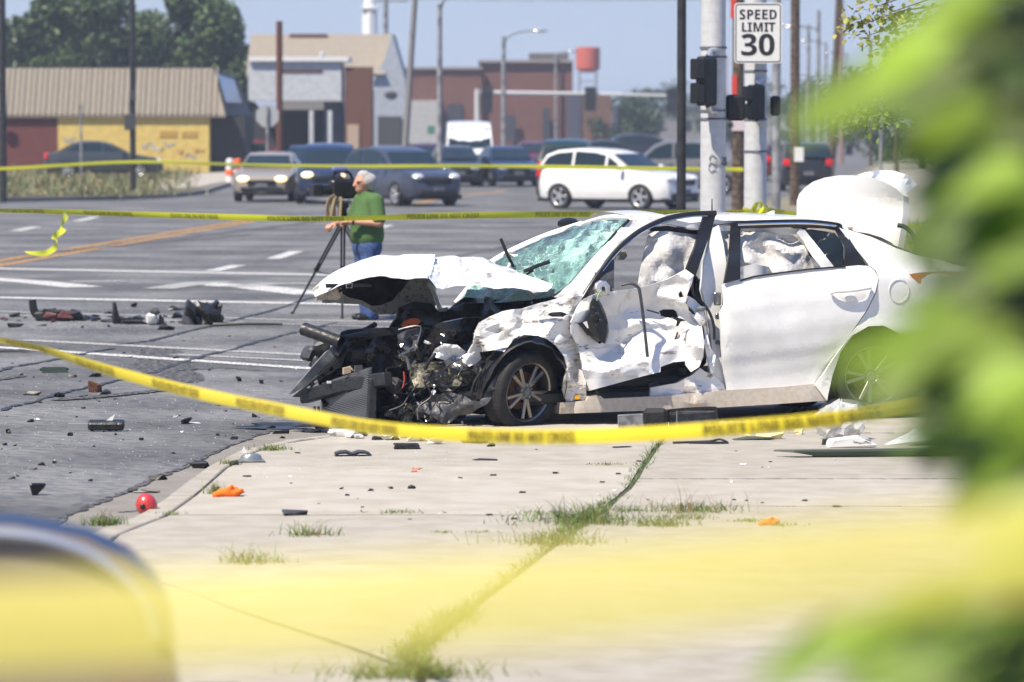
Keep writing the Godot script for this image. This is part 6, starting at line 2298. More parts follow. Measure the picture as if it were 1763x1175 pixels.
	panel(lid, "lid_lip", [1475, 302, 1490, 297, 1515, 293, 1540, 294, 1566, 302, 1580, 318, 1556, 337, 1543, 325, 1525, 315, 1500, 306], [1480, 302, 1.0, 1520, 294, 1.1, 1575, 312, 0.8, 1556, 335, 0.52, 1500, 306, 0.8], M.white, 0.0, 1.0, 9.0, 0.02)
	tubep(o, "trunk_seal", [1546, 388, 0.45, 1558, 391, 0.42, 1570, 402, 0.38, 1577, 418, 0.34, 1579, 441, 0.3], 0.02, M.frame)
	panel(o, "trunk_rim", [1575, 440, 1640, 450, 1700, 462, 1700, 467, 1640, 455, 1578, 444], [1600, 445, 0.2, 1700, 462, 0.25], M.frame, 0.0, 1.0, 9.0, 0.05)
	mb = MB.new()
	mb.bx(Vector3(3.75, 0.6, -0.93), Vector3(0.6, 0.5, 1.3), 0.05)
	part(o, "trunk_box", mb.mesh(), M.seat)
	mb = MB.new()
	var rg := cps([1455, 394, 0.42, 1575, 438, 0.36])
	mb.grid([PackedVector3Array([rg[0], rg[1]]), PackedVector3Array([rg[0] + Vector3(0, 0.02, -1.0), rg[1] + Vector3(0, 0.0, -1.0)])])
	part(o, "rear_glass", mb.mesh(), mat(lin(0.2, 0.16, 0.12), 0.12))

	# ---- wheels ----
	var wh := Node3D.new()
	wh.name = "front_wheel"
	o.add_child(wh)
	road_wheel(wh, cp(911, 676, 0.03), Vector3(0.46, -0.13, 0.88), 0.325, 0.25)
	wh = Node3D.new()
	wh.name = "rear_wheel"
	o.add_child(wh)
	road_wheel(wh, cp(1503, 648, 0.02), Vector3(0, 0, 1), 0.33, 0.6)
	for u in [0.05, 2.8]:
		wh = Node3D.new()
		wh.name = "far_wheel"
		o.add_child(wh, true)
		mb = MB.new()
		mb.lathe([Vector2(0.05, 0), Vector2(0.31, 0), Vector2(0.325, -0.03), Vector2(0.325, -0.17), Vector2(0.31, -0.2), Vector2(0.05, -0.2)], Transform3D(Basis(Vector3.RIGHT, -PI / 2), Vector3(u, 0.325, -1.8)), 28)
		part(wh, "tyre", mb.mesh(), M.rubber)
	mb = MB.new()
	mb.grid([PackedVector3Array([cp(1424, 700, 0.3), cp(1424, 560, 0.3)]), PackedVector3Array([cp(1590, 690, 0.3), cp(1590, 560, 0.3)])])
	mb.grid([PackedVector3Array([cp(835, 735, 0.4), cp(835, 570, 0.4)]), PackedVector3Array([cp(985, 735, 0.36), cp(985, 570, 0.36)])])
	part(o, "wheel_well", mb.mesh(), M.black)
	var arch := [cps([1436, 660, 0.0, 1436, 660, 0.3]), cps([1450, 610, -0.02, 1450, 610, 0.3]), cps([1472, 578, -0.03, 1472, 578, 0.3]), cps([1510, 562, -0.03, 1510, 562, 0.3]), cps([1550, 577, -0.02, 1550, 577, 0.3]), cps([1572, 606, 0.0, 1572, 606, 0.3]), cps([1585, 650, 0.0, 1585, 650, 0.3])]
	mb = MB.new()
	mb.grid(patch(arch, 2, 4))
	part(o, "arch_liner", mb.mesh(), M.plastic)
	var al := [cps([826, 690, -0.02, 806, 688, 0.3]), cps([838, 662, -0.08, 815, 655, 0.3]), cps([852, 634, -0.1, 832, 622, 0.3]), cps([872, 609, -0.1, 855, 600, 0.3]), cps([897, 594, -0.09, 885, 583, 0.28]), cps([922, 590, -0.08, 920, 578, 0.26]), cps([948, 603, -0.07, 950, 592, 0.28]), cps([967, 628, -0.06, 972, 618, 0.3]), cps([975, 655, -0.04, 985, 650, 0.32]), cps([968, 690, -0.02, 980, 690, 0.34])]
	mb = MB.new()
	rows = patch(al, 5, 5)
	for j in rows.size():
		for k in rows[j].size():
			rows[j][k] += Vector3(0, 0.012 * sin(k * 2.6), 0) + Vector3(0.012, 0.012, 0.01) * crumple(Vector2(j * 14, k * 9), 1.0)
	mb.grid(rows)
	part(o, "arch_liner", mb.mesh(), M.plastic)
	panel(o, "torn_liner", [712, 701, 733, 686, 752, 680, 776, 676, 800, 682, 812, 690, 826, 692, 838, 672, 848, 655, 860, 640, 866, 648, 860, 668, 848, 684, 838, 697, 822, 704, 810, 714, 790, 716, 775, 728, 764, 731, 742, 716, 722, 705], [715, 700, 0.2, 765, 728, 0.1, 800, 700, 0.02, 860, 645, -0.1, 830, 690, -0.06, 776, 678, 0.16, 790, 700, 0.12], M.dark_grey, 0.06, 1.3, 6.0, 0.012)
	for k in 5:
		tubep(o, "liner_rib", [810 + k * 8, 682 - k * 6, 0.05, 816 + k * 8, 660 - k * 7, 0.03, 828 + k * 8, 640 - k * 6, 0.02], 0.011, M.plastic)

	# ---- the smashed front ----
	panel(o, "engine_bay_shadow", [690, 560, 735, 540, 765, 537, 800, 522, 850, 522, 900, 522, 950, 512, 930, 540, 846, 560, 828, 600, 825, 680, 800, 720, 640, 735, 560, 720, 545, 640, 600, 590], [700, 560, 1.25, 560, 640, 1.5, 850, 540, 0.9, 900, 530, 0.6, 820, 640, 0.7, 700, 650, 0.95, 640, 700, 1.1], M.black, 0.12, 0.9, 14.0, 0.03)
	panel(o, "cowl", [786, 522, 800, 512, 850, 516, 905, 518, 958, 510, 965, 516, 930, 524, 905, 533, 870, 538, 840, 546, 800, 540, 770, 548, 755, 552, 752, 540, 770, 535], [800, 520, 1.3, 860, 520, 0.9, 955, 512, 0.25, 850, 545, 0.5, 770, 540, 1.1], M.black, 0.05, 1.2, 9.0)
	panel(o, "strut_housing", [672, 564, 682, 548, 688, 530, 715, 520, 742, 522, 757, 538, 762, 552, 745, 565, 720, 570, 690, 573], [680, 560, 1.0, 740, 530, 1.0, 720, 565, 0.8], M.black, 0.05, 1.4, 8.0, 0.05)
	panel(o, "orange_reservoir", [692, 562, 698, 554, 708, 549, 720, 549, 725, 554, 718, 560, 700, 566], [708, 556, 0.68], M.orange, 0.01, 2.0, 5.0, 0.05)
	panel(o, "headlamp_housing", [718, 568, 760, 556, 800, 548, 838, 546, 842, 552, 822, 575, 812, 600, 800, 625, 770, 628, 735, 626, 712, 620, 716, 600], [720, 570, 0.5, 760, 590, 0.25, 835, 550, 0.35, 800, 620, 0.35, 720, 618, 0.45], M.black_gloss, 0.05, 1.2, 8.0, 0.06, [], 20.0)
	panel(o, "headlamp_lens", [686, 578, 700, 570, 722, 565, 718, 590, 712, 607, 700, 604, 690, 598], [705, 585, 0.38], mat(lin(0.09, 0.09, 0.1), 0.08), 0.05, 2.0, 6.0, 0.05, [], 20.0)
	tubep(o, "lamp_edge", [686, 568, 0.4, 705, 563, 0.36, 724, 562, 0.33, 722, 578, 0.33, 714, 604, 0.34], 0.007, M.steel, 2)
	tubep(o, "radiator_support", [588, 583, 1.25, 620, 577, 1.1, 655, 572, 0.9, 690, 568, 0.65], 0.026, M.plastic, 3)
	panel(o, "support_cover", [586, 577, 600, 572, 640, 566, 690, 564, 700, 567, 690, 574, 640, 583, 606, 590], [590, 580, 1.25, 690, 567, 0.6], M.plastic, 0.03, 2.0, 6.0, 0.06)
	tubep(o, "broken_bracket", [589, 576, 1.3, 600, 572, 1.25, 625, 570, 1.2, 640, 562, 1.15, 646, 559, 1.12], 0.022, M.black, 2)
	# bumper beam, radiator and its fins
	mb = MB.new()
	var b0 := cp(668, 653, 0.42)
	var b1 := cp(600, 663, 1.02)
	var b2 := cp(522, 684, 1.62)
	mb.beam(b0, b1, 0.09, 0.115, 0.014)
	mb.beam(b1, b2, 0.09, 0.11, 0.014)
	part(o, "bumper_beam", mb.mesh(), M.plastic)
	mb = MB.new()
	mb.bx(cp(571, 658, 1.2) + Vector3(-0.03, 0, 0.03), Vector3(0.03, 0.018, 0.03))
	part(o, "label", mb.mesh(), M.sign_white)
	var R := func(a: float, b: float) -> Vector3:
		var t0 := cp(556, 660, 1.5).lerp(cp(640, 632, 0.62), a)
		var t1 := cp(551, 748, 1.5).lerp(cp(636, 732, 0.62), a)
		return t0.lerp(t1, b)
	mb = MB.new()
	mb.grid([PackedVector3Array([R.call(0, 0), R.call(1, 0)]), PackedVector3Array([R.call(0, 1), R.call(1, 1)])])
	var rad := part(o, "radiator", mb.mesh(), mat(lin(0.05, 0.052, 0.055), 0.6))
	for k in 34:
		mb = MB.new()
		var f := (k + 0.5) / 34.0
		var bow := 0.015 * sin(k * 0.5)
		mb.beam(R.call(0.02, f) + Vector3(-0.012, bow * 0.3, 0.012), R.call(0.98, f) + Vector3(-0.012, bow * 0.3, 0.012), 0.02, 0.006)
		part(rad, "fin", mb.mesh(), M.fins)
	mb = MB.new()
	mb.beam(R.call(1.03, 0.2), R.call(1.03, 1.0), 0.07, 0.07, 0.01, Vector3.RIGHT)
	part(rad, "side_tank", mb.mesh(), M.plastic)
	panel(o, "foam_block", [592, 634, 604, 632, 604, 642, 592, 645], [598, 638, 0.95], M.tan, 0.0, 1.0, 5.0, 0.05)
	panel(o, "foam_block", [612, 630, 624, 629, 624, 638, 612, 640], [618, 634, 0.85], M.tan, 0.0, 1.0, 5.0, 0.05)
	# the grille panel hanging across the corner, with its slots
	panel(o, "grille_panel", [496, 680, 516, 658, 540, 630, 560, 608, 580, 592, 586, 602, 572, 620, 550, 642, 525, 665, 505, 678], [500, 680, 1.5, 585, 595, 1.25], M.grey_plastic, 0.0, 1.0, 8.0, 0.04)
	panel(o, "grille_panel", [504, 684, 525, 667, 552, 644, 574, 622, 590, 602, 598, 606, 588, 630, 560, 650, 535, 668, 515, 684], [505, 684, 1.46, 595, 604, 1.2], M.plastic, 0.0, 1.0, 8.0, 0.04, [[528, 668, 534, 663, 536, 668, 531, 672], [540, 658, 546, 653, 549, 658, 543, 662], [553, 647, 558, 642, 562, 648, 556, 651], [566, 636, 571, 630, 576, 637, 569, 641]])
	tubep(o, "grille_bar", [580, 614, 1.2, 592, 596, 1.2, 604, 578, 1.2], 0.03, M.black, 2)
	mb = MB.new()
	var p0 := cp(524, 567, 1.45)
	var p1 := cp(588, 590, 1.15)
	var pipe := []
	for k in 22:
		pipe.append(p0.lerp(p1, k / 21.0))
	var prow := []
	var pd := (p1 - p0).normalized()
	var ps := pd.cross(Vector3.UP).normalized()
	var pu := ps.cross(pd)
	for k in 22:
		var row := PackedVector3Array()
		var r := (0.06 if k % 4 else 0.0625) * (1.0 - k * 0.004)
		for q in 16:
			row.append(pipe[k] + (ps * cos(TAU * q / 16) + pu * sin(TAU * q / 16) * 0.9) * r)
		prow.append(row)
	mb.grid(prow, true)
	part(o, "air_duct", mb.mesh(), M.plastic)
	for e in [[540, 610, 1.7, 0.16, 0.14], [556, 600, 1.6, 0.14, 0.12], [546, 625, 1.65, 0.1, 0.1]]:
		part(o, "far_lamp_piece", chunk(Vector3(e[3], e[4], 0.14), int(e[0]), 0.4), M.dark_grey, cp(e[0], e[1], e[2]))
	# near rail and torn inner wing
	panel(o, "crash_rail", [709, 628, 735, 625, 770, 623, 790, 640, 812, 648, 806, 664, 780, 668, 745, 667, 714, 668, 707, 650], [712, 640, 0.35, 800, 655, 0.2, 750, 640, 0.25], M.olive_metal, 0.035, 1.0, 6.0, 0.04, [], 24.0)
	for e in [[770, 606, 60, 34, 0], [790, 628, 56, 30, 1], [812, 618, 40, 30, 0], [800, 645, 60, 28, 2], [775, 655, 50, 26, 2], [826, 632, 34, 26, 1]]:
		var q := []
		for k in 7:
			var an := TAU * k / 7.0
			var rr := rng.randf_range(0.6, 1.1)
			q.append(e[0] + cos(an) * e[2] * 0.5 * rr)
			q.append(e[1] + sin(an) * e[3] * 0.5 * rr)
		panel(o, "torn_metal", q, [e[0], e[1], 0.12 + rng.randf() * 0.12], [M.white, M.steel, M.olive_metal][e[4]], 0.06, 1.3, 4.0, 0.006, [], 15.0)
	# the tangle of engine parts
	var r := RandomNumberGenerator.new()
	r.seed = 21
	var mats := [M.black, M.plastic, M.black_gloss, M.dark_grey, M.plastic, M.black, M.olive_metal]
	for k in 120:
		var px := r.randf_range(600, 830)
		var py := r.randf_range(575, 735)
		if px > 780 and py > 690:
			continue
		var w := lerpf(0.95, 0.5, (px - 600) / 230.0) - r.randf_range(0.0, 0.22)
		if px < 668 and py > 612:
			w += 0.55
		var sz := Vector3(r.randf_range(0.03, 0.14), r.randf_range(0.02, 0.1), r.randf_range(0.03, 0.1))
		var pt := part(o, "engine_fragment", chunk(sz, k * 7, 0.5), mats[r.randi() % mats.size()], cp(px, py, w))
		pt.rotation = Vector3(r.randf_range(-0.6, 0.6), r.randf_range(-1, 1), r.randf_range(-0.6, 0.6))
	for k in 26:
		var px := r.randf_range(670, 825)
		var py := r.randf_range(600, 680)
		var w := r.randf_range(0.05, 0.3)
		var pts := []
		for i in 4:
			pts.append_array([px, py, w])
			px += r.randf_range(-26, 26)
			py += r.randf_range(2, 24)
			w += r.randf_range(-0.06, 0.06)
		tubep(o, "hose" if k % 4 == 0 else "wire", pts, 0.014 if k % 4 == 0 else 0.005, M.black if k % 5 else M.dark_grey, 5)
	for k in 20:
		var q := cp(r.randf_range(690, 830), r.randf_range(590, 735), r.randf_range(0.1, 0.3))
		part(o, "bright_shard", chunk(Vector3(0.03, 0.012, 0.02) * r.randf_range(0.5, 1.4), k, 0.5), M.steel if k % 3 else M.white, q).rotation = Vector3(r.randf(), r.randf() * 3, r.randf())
	panel(o, "yellow_tag", [690, 613, 694, 618, 697, 622, 692, 621], [692, 616, 0.15], mat(lin(0.8, 0.6, 0.02), 0.4), 0.0, 1.0, 3.0, 0.01)
	tubep(o, "warning_cable", [695, 640, 0.15, 696, 655, 0.14, 693, 668, 0.14], 0.006, mat(lin(0.4, 0.04, 0.03), 0.5))
	# belly pan hanging on to the ground
	panel(o, "undertray", [545, 737, 570, 742, 620, 748, 660, 752, 690, 752, 760, 757, 820, 757, 900, 760, 895, 765, 800, 762, 700, 759, 640, 757, 590, 750, 555, 745], [545, 738, 0.8, 900, 762, -0.1, 700, 755, 0.1], M.white_dirty, 0.04, 1.5, 8.0, 0.01)
	tubep(o, "hanging_hose", [541, 700, 1.4, 543, 715, 1.38, 542, 730, 1.3], 0.01, M.black)
	tubep(o, "hanging_hose", [548, 700, 1.4, 549, 716, 1.38, 547, 735, 1.3], 0.01, M.black)


# ---------- barrier tape ----------
# pts: places along the middle of the tape; twist: roll of the band (radians) at each of them
func tape_rows(pts: Array, twist: Array, wide: float, n: int) -> Array:
	var c := spline(pts, n)
	var rows := []
	var m := c.size()
	for i in m:
		var d: Vector3 = (c[mini(m - 1, i + 1)] - c[maxi(0, i - 1)]).normalized()
		var f := float(i) / n
		var j := mini(int(f), twist.size() - 2)
		var tw: float = lerpf(twist[j], twist[j + 1], smoothstep(0, 1, f - j)) + 0.1 * sin(i * 0.9) * 0.4
		var side := d.cross(Vector3.UP).normalized()
		var up := side.cross(d).rotated(d, tw)
		rows.append(PackedVector3Array([c[i] + up * wide * 0.5, c[i] + up * wide * 0.17 + side * 0.004, c[i] - up * wide * 0.17 + side * 0.004, c[i] - up * wide * 0.5]))
	return rows


func print_on(o: Node3D, rows: Array, phrase: String, m: Material, wide: float, start := 0.3, every := 1.75) -> void:
	var t := text_mesh(phrase, wide * 0.66)
	t.depth = 0.0
	var arr: Array = t.get_mesh_arrays()
	if arr.is_empty():
		return
	var vs: PackedVector3Array = arr[Mesh.ARRAY_VERTEX]
	var ix: PackedInt32Array = arr[Mesh.ARRAY_INDEX]
	var lo := 1e9
	var hi := -1e9
	for q in vs:
		lo = minf(lo, q.x)
		hi = maxf(hi, q.x)
	var ln := PackedFloat32Array([0.0])
	for i in rows.size() - 1:
		ln.append(ln[i] + ((rows[i][1] + rows[i][2]) * 0.5).distance_to((rows[i + 1][1] + rows[i + 1][2]) * 0.5))
	var total := ln[ln.size() - 1]
	var s0 := start
	while s0 + (hi - lo) < total:
		var mb := MB.new()
		for q in vs:
			var s := s0 + q.x - lo
			var i := 0
			while i < ln.size() - 2 and ln[i + 1] < s:
				i += 1
			var f := (s - ln[i]) / maxf(1e-5, ln[i + 1] - ln[i])
			var top: Vector3 = rows[i][0].lerp(rows[i + 1][0], f)
			var bot: Vector3 = rows[i][3].lerp(rows[i + 1][3], f)
			var mid: Vector3 = rows[i][1].lerp(rows[i + 1][1], f).lerp(rows[i][2].lerp(rows[i + 1][2], f), 0.5)
			var up := (top - bot).normalized()
			var along: Vector3 = (rows[i + 1][1] - rows[i][1]).normalized()
			var nrm := along.cross(up).normalized()
			if nrm.z < 0.0:
				nrm = -nrm
			mb.p(mid + up * q.y + nrm * 0.006)
		for k in range(0, ix.size(), 3):
			mb.tri(ix[k], ix[k + 1], ix[k + 2])
		part(o, "lettering", mb.mesh(60), m)
		s0 += every


func tapes() -> void:
	var words := "POLICE LINE DO NOT CROSS"
	# the tape sagging in front of the wreck
	var pts := [at(-420, 535, 26), at(-150, 566, 23.5), at(40, 594, 22), at(180, 636, 20.6), at(330, 675, 19.4), at(480, 706, 18.2), at(640, 736, 17.2), at(800, 749, 16.5), at(960, 752.5, 16), at(1120, 747, 15.7), at(1280, 736, 15.5), at(1400, 725, 15.4), at(1560, 703, 15.3), at(1800, 650, 15.2), at(2050, 590, 15.2)]
	var tw := [0.9, 1.1, 0.75, 0.2, 0.0, -0.1, -0.05, 0.0, -0.1, -0.1, 0.0, 0.1, 0.5, 0.4, 0.3]
	var rows := tape_rows(pts, tw, 0.055, 8)
	var o := thing("barrier_tape", "yellow police tape sagging low across the front of the wrecked car", "barrier tape")
	var mb := MB.new()
	mb.grid(rows)
	part(o, "band", mb.mesh(60), M.tape)
	print_on(o, rows, words, M.print, 0.055, 0.5, 1.25)
	# the tape behind the wreck, tied to the white pole
	pts = [at(-380, 362, 60), at(-100, 362, 57), at(0, 363, 55), at(110, 365, 54), at(230, 369, 53), at(400, 374, 51.5), at(520, 377, 51), at(620, 376, 51), at(760, 372, 51.5), at(900, 370, 52), at(1040, 369, 53), at(1180, 367, 54), at(1284, 366, 55.7)]
	tw = [0.9, 0.9, 0.8, 0.6, 0.5, 0.3, 0.5, 0.8, 0.1, 0.15, 0.1, 0.3, 0.4]
	rows = tape_rows(pts, tw, 0.078, 6)
	o = thing("barrier_tape", "yellow green tape stretched behind the wreck, past the cameraman's arm", "barrier tape")
	mb = MB.new()
	mb.grid(rows)
	part(o, "band", mb.mesh(60), M.tape_far)
	print_on(o, rows, words, M.print_far, 0.078, 1.0)
	# its knot on the pole and the run to the right
	mb = MB.new()
	mb.grid(tape_rows([at(1280, 362, 55.8), at(1300, 366, 55.5), at(1322, 362, 55.8), at(1312, 356, 56.3)], [0.2, 0.6, 0.1, 0.3], 0.09, 5))
	mb.grid(tape_rows([at(1296, 364, 55.6), at(1302, 353, 55.5), at(1310, 349, 55.5), at(1312, 358, 55.5), at(1304, 370, 55.5)], [1.0, 0.6, 1.2, 0.5, 1.4], 0.06, 5))
	solo("tape_knot", "loop of yellow tape knotted round the speed limit pole", "barrier tape", mb.mesh(60), M.tape_far)
	mb = MB.new()
	mb.grid(tape_rows([at(1316, 362, 56), at(1420, 376, 58), at(1560, 390, 62), at(1650, 391, 66), at(1800, 386, 70)], [0.3, 0.8, 0.6, 0.5, 0.6], 0.078, 6))
	solo("barrier_tape", "yellow tape running right from the pole behind the open trunk", "barrier tape", mb.mesh(60), M.tape_far)
	# a loose end curling down on the left
	mb = MB.new()
	mb.grid(tape_rows([at(112, 361, 53.8), at(113, 372, 53.5), at(106, 385, 53.2), at(108, 396, 53), at(96, 405, 52.8), at(93, 413, 52.6), at(98, 420, 52.4), at(90, 430, 52.2), at(72, 437, 52), at(44, 435, 51.8)], [0.2, 0.9, 0.1, 1.3, 0.4, 1.2, 0.2, 0.9, 0.5, 1.2], 0.075, 6))
	solo("tape_end", "loose end of yellow tape curling down by the yellow centre line", "barrier tape", mb.mesh(60), M.tape_far)
	# the farthest tape before the queue of cars
	pts = [at(-300, 296, 125), at(-60, 292, 122), at(20, 290, 121), at(228, 279, 118), at(420, 284, 110), at(600, 286.5, 104), at(800, 286, 99), at(1000, 288, 95), at(1180, 291, 92), at(1280, 292, 91)]
	rows = tape_rows(pts, [0.5, 0.4, 0.3, 0.3, 0.4, 0.3, 0.4, 0.3, 0.4, 0.3], 0.085, 6)
	mb = MB.new()
	mb.grid(rows)
	solo("barrier_tape", "farthest yellow tape strung before the stopped cars", "barrier tape", mb.mesh(60), M.tape_far)
	# the tape right before us, far out of focus
	pts = [at(-2600, 1130, 3.5), at(-1500, 1108, 3.3), at(-500, 1094, 3.15), at(300, 1066, 3.05), at(1000, 1024, 3.0), at(1600, 962, 3.0), at(2400, 900, 3.0), at(3300, 800, 3.05)]
	rows = tape_rows(pts, [-0.3, -0.3, -0.3, -0.28, -0.3, -0.3, -0.3, -0.3], 0.07, 6)
	mb = MB.new()
	mb.grid(rows)
	solo("barrier_tape", "blurred translucent yellow tape low across the foreground", "barrier tape", mb.mesh(60), M.tape_sheer)


# ---------- what lies on the ground ----------
func litter(called: String, label: String, cat: String, px: float, py: float, h: float, mesh: Mesh, m: Material, turn := 0.0, group := "", sink := 0.0) -> MeshInstance3D:
	var q := gr(px, py, h)
	return solo(called, label, cat, mesh, m, q + Vector3(0, sink, 0), turn, group)


func plate_mesh(w: float, d: float, t: float, sd: int, bend := 0.04) -> ArrayMesh:
	var r := RandomNumberGenerator.new()
	r.seed = sd
	var mb := MB.new()
	for s in 2:
		var rows := []
		for j in 5:
			var row := PackedVector3Array()
			for k in 7:
				var x := (k / 6.0 - 0.5) * w
				var z := (j / 4.0 - 0.5) * d
				var y := t * (1 - s) + bend * (absf(sin(k * 1.1 + sd)) * 0.6 + 0.4 * absf(sin(j * 1.7 + sd * 2.0)))
				if k in [0, 6] or j in [0, 4]:
					x += r.randf_range(-1, 1) * w * 0.05
					z += r.randf_range(-1, 1) * d * 0.06
				row.append(Vector3(x, y, z))
			rows.append(row)
		mb.grid(rows)
	return mb.mesh(28)


func debris() -> void:
	var SH := 0.05
	# -- big pieces in the road
	var o := thing("bumper_trim", "black bumper trim on short legs lying alone on the asphalt", "car part", gr(165, 743))
	var s := F / 34.2
	var mb := MB.new()
	mb.box(Transform3D(Basis(Vector3.RIGHT, 0.25), Vector3(0.08, 0.05, 0)), Vector3(62 / s, 14 / s, 0.1), 0.012)
	part(o, "strip", mb.mesh(), M.plastic)
	mb = MB.new()
	mb.box(Transform3D(Basis(Vector3.RIGHT, 0.1), Vector3(-0.14, 0.035, 0)), Vector3(36 / s, 0.06, 0.012), 0.003)
	var clear := mat(lin(0.35, 0.36, 0.38, 0.6), 0.3)
	clear.transparency = BaseMaterial3D.TRANSPARENCY_ALPHA
	part(o, "clear_end", mb.mesh(), clear)
	for x in [-0.03, 0.11, 0.16]:
		mb = MB.new()
		mb.bx(Vector3(x, 0.012, 0), Vector3(0.025, 0.05, 0.03), 0.004)
		part(o, "leg", mb.mesh(), M.black)
	mb = MB.new()
	mb.extrude(pp([0, 0, 0.05, 0.0, 0.07, 0.05]), 0.004, Transform3D(Basis(), Vector3(0.08, 0.085, 0)))
	part(o, "white_splinter", mb.mesh(), M.white)

	o = thing("engine_lump", "big dark lump of engine lying on the crosswalk", "car part", gr(350, 559))
	var r := RandomNumberGenerator.new()
	r.seed = 4
	for k in 26:
		var q := part(o, "engine_fragment", chunk(Vector3(r.randf_range(0.08, 0.2), r.randf_range(0.06, 0.16), r.randf_range(0.08, 0.2)), k, 0.5), [M.black, M.plastic, M.dark_grey][k % 3], Vector3(r.randf_range(-0.17, 0.17), r.randf_range(0.03, 0.2), r.randf_range(-0.12, 0.12)))
		q.rotation = Vector3(r.randf() * 3, r.randf() * 3, r.randf() * 3)
	o = thing("bumper_piece", "torn dark bumper piece with one end sticking up, on the crosswalk", "car part", gr(95, 553))
	s = F / 53.0
	mb = MB.new()
	mb.tube(spline([Vector3(-0.28, 0.26, 0), Vector3(-0.26, 0.13, 0), Vector3(-0.2, 0.07, 0), Vector3(0.0, 0.08, 0.02), Vector3(0.2, 0.05, 0)], 5), 0.045, 0.06, 8, true, 0.6)
	part(o, "bent_end", mb.mesh(), M.black)
	for k in 8:
		part(o, "fragment", chunk(Vector3(0.16, 0.1, 0.12), k + 50, 0.5), [M.black, M.plastic, mat(lin(0.1, 0.03, 0.03), 0.5)][k % 3], Vector3(-0.15 + k * 0.055, 0.06 + 0.03 * (k % 2), 0.03 * (k % 3)))
	o = thing("fender_piece", "dark plastic piece with an upright fin, between the bumper piece and the white container", "car part", gr(212, 558))
	mb = MB.new()
	mb.extrude(pp([-0.12, 0.02, -0.11, 0.26, -0.09, 0.26, -0.05, 0.08, 0.12, 0.06, 0.22, 0.03, 0.22, 0.0, -0.1, 0.0]), 0.1, Transform3D(Basis(Vector3.UP, 0.3), Vector3.ZERO))
	part(o, "fin", mb.mesh(), M.black)
	part(o, "fragment", chunk(Vector3(0.28, 0.05, 0.16), 81, 0.4), M.plastic, Vector3(0.12, 0.03, 0.05))
	o = thing("broken_container", "broken white plastic container with dark top on the crosswalk", "car part", gr(262, 560))
	part(o, "shell", chunk(Vector3(0.12, 0.15, 0.1), 12, 0.35), M.sign_white, Vector3(0, 0.075, 0))
	part(o, "cap", chunk(Vector3(0.1, 0.07, 0.08), 13, 0.4), M.dark_grey, Vector3(0.04, 0.16, 0))
	part(o, "shard", chunk(Vector3(0.06, 0.1, 0.05), 14, 0.4), M.black, Vector3(0.1, 0.06, 0))
	o = thing("trim_strip", "long thin black trim strip lying right of the engine lump", "car part", gr(425, 562))
	mb = MB.new()
	mb.tube([Vector3(-0.4, 0.02, 0), Vector3(0, 0.03, 0.03), Vector3(0.42, 0.02, -0.04)], 0.025, 0.012, 6)
	part(o, "strip", mb.mesh(), M.black)
	# the drift of scrap along the crosswalk
	var n := 0
	for k in 46:
		var px := r.randf_range(0, 330)
		var py := 552.0 + r.randfn() * 7.0
		var w := r.randf_range(0.04, 0.16)
		litter("scrap", "scrap of dark plastic in the drift along the crosswalk", "car part", px, py, 0, chunk(Vector3(w, w * r.randf_range(0.2, 0.6), w * 0.8), 100 + k, 0.85), [M.black, M.plastic, M.dark_grey, M.black, mat(lin(0.09, 0.025, 0.025), 0.5)][k % 4 if k % 11 else 4], r.randf() * 3, "scraps along the crosswalk", w * 0.12)
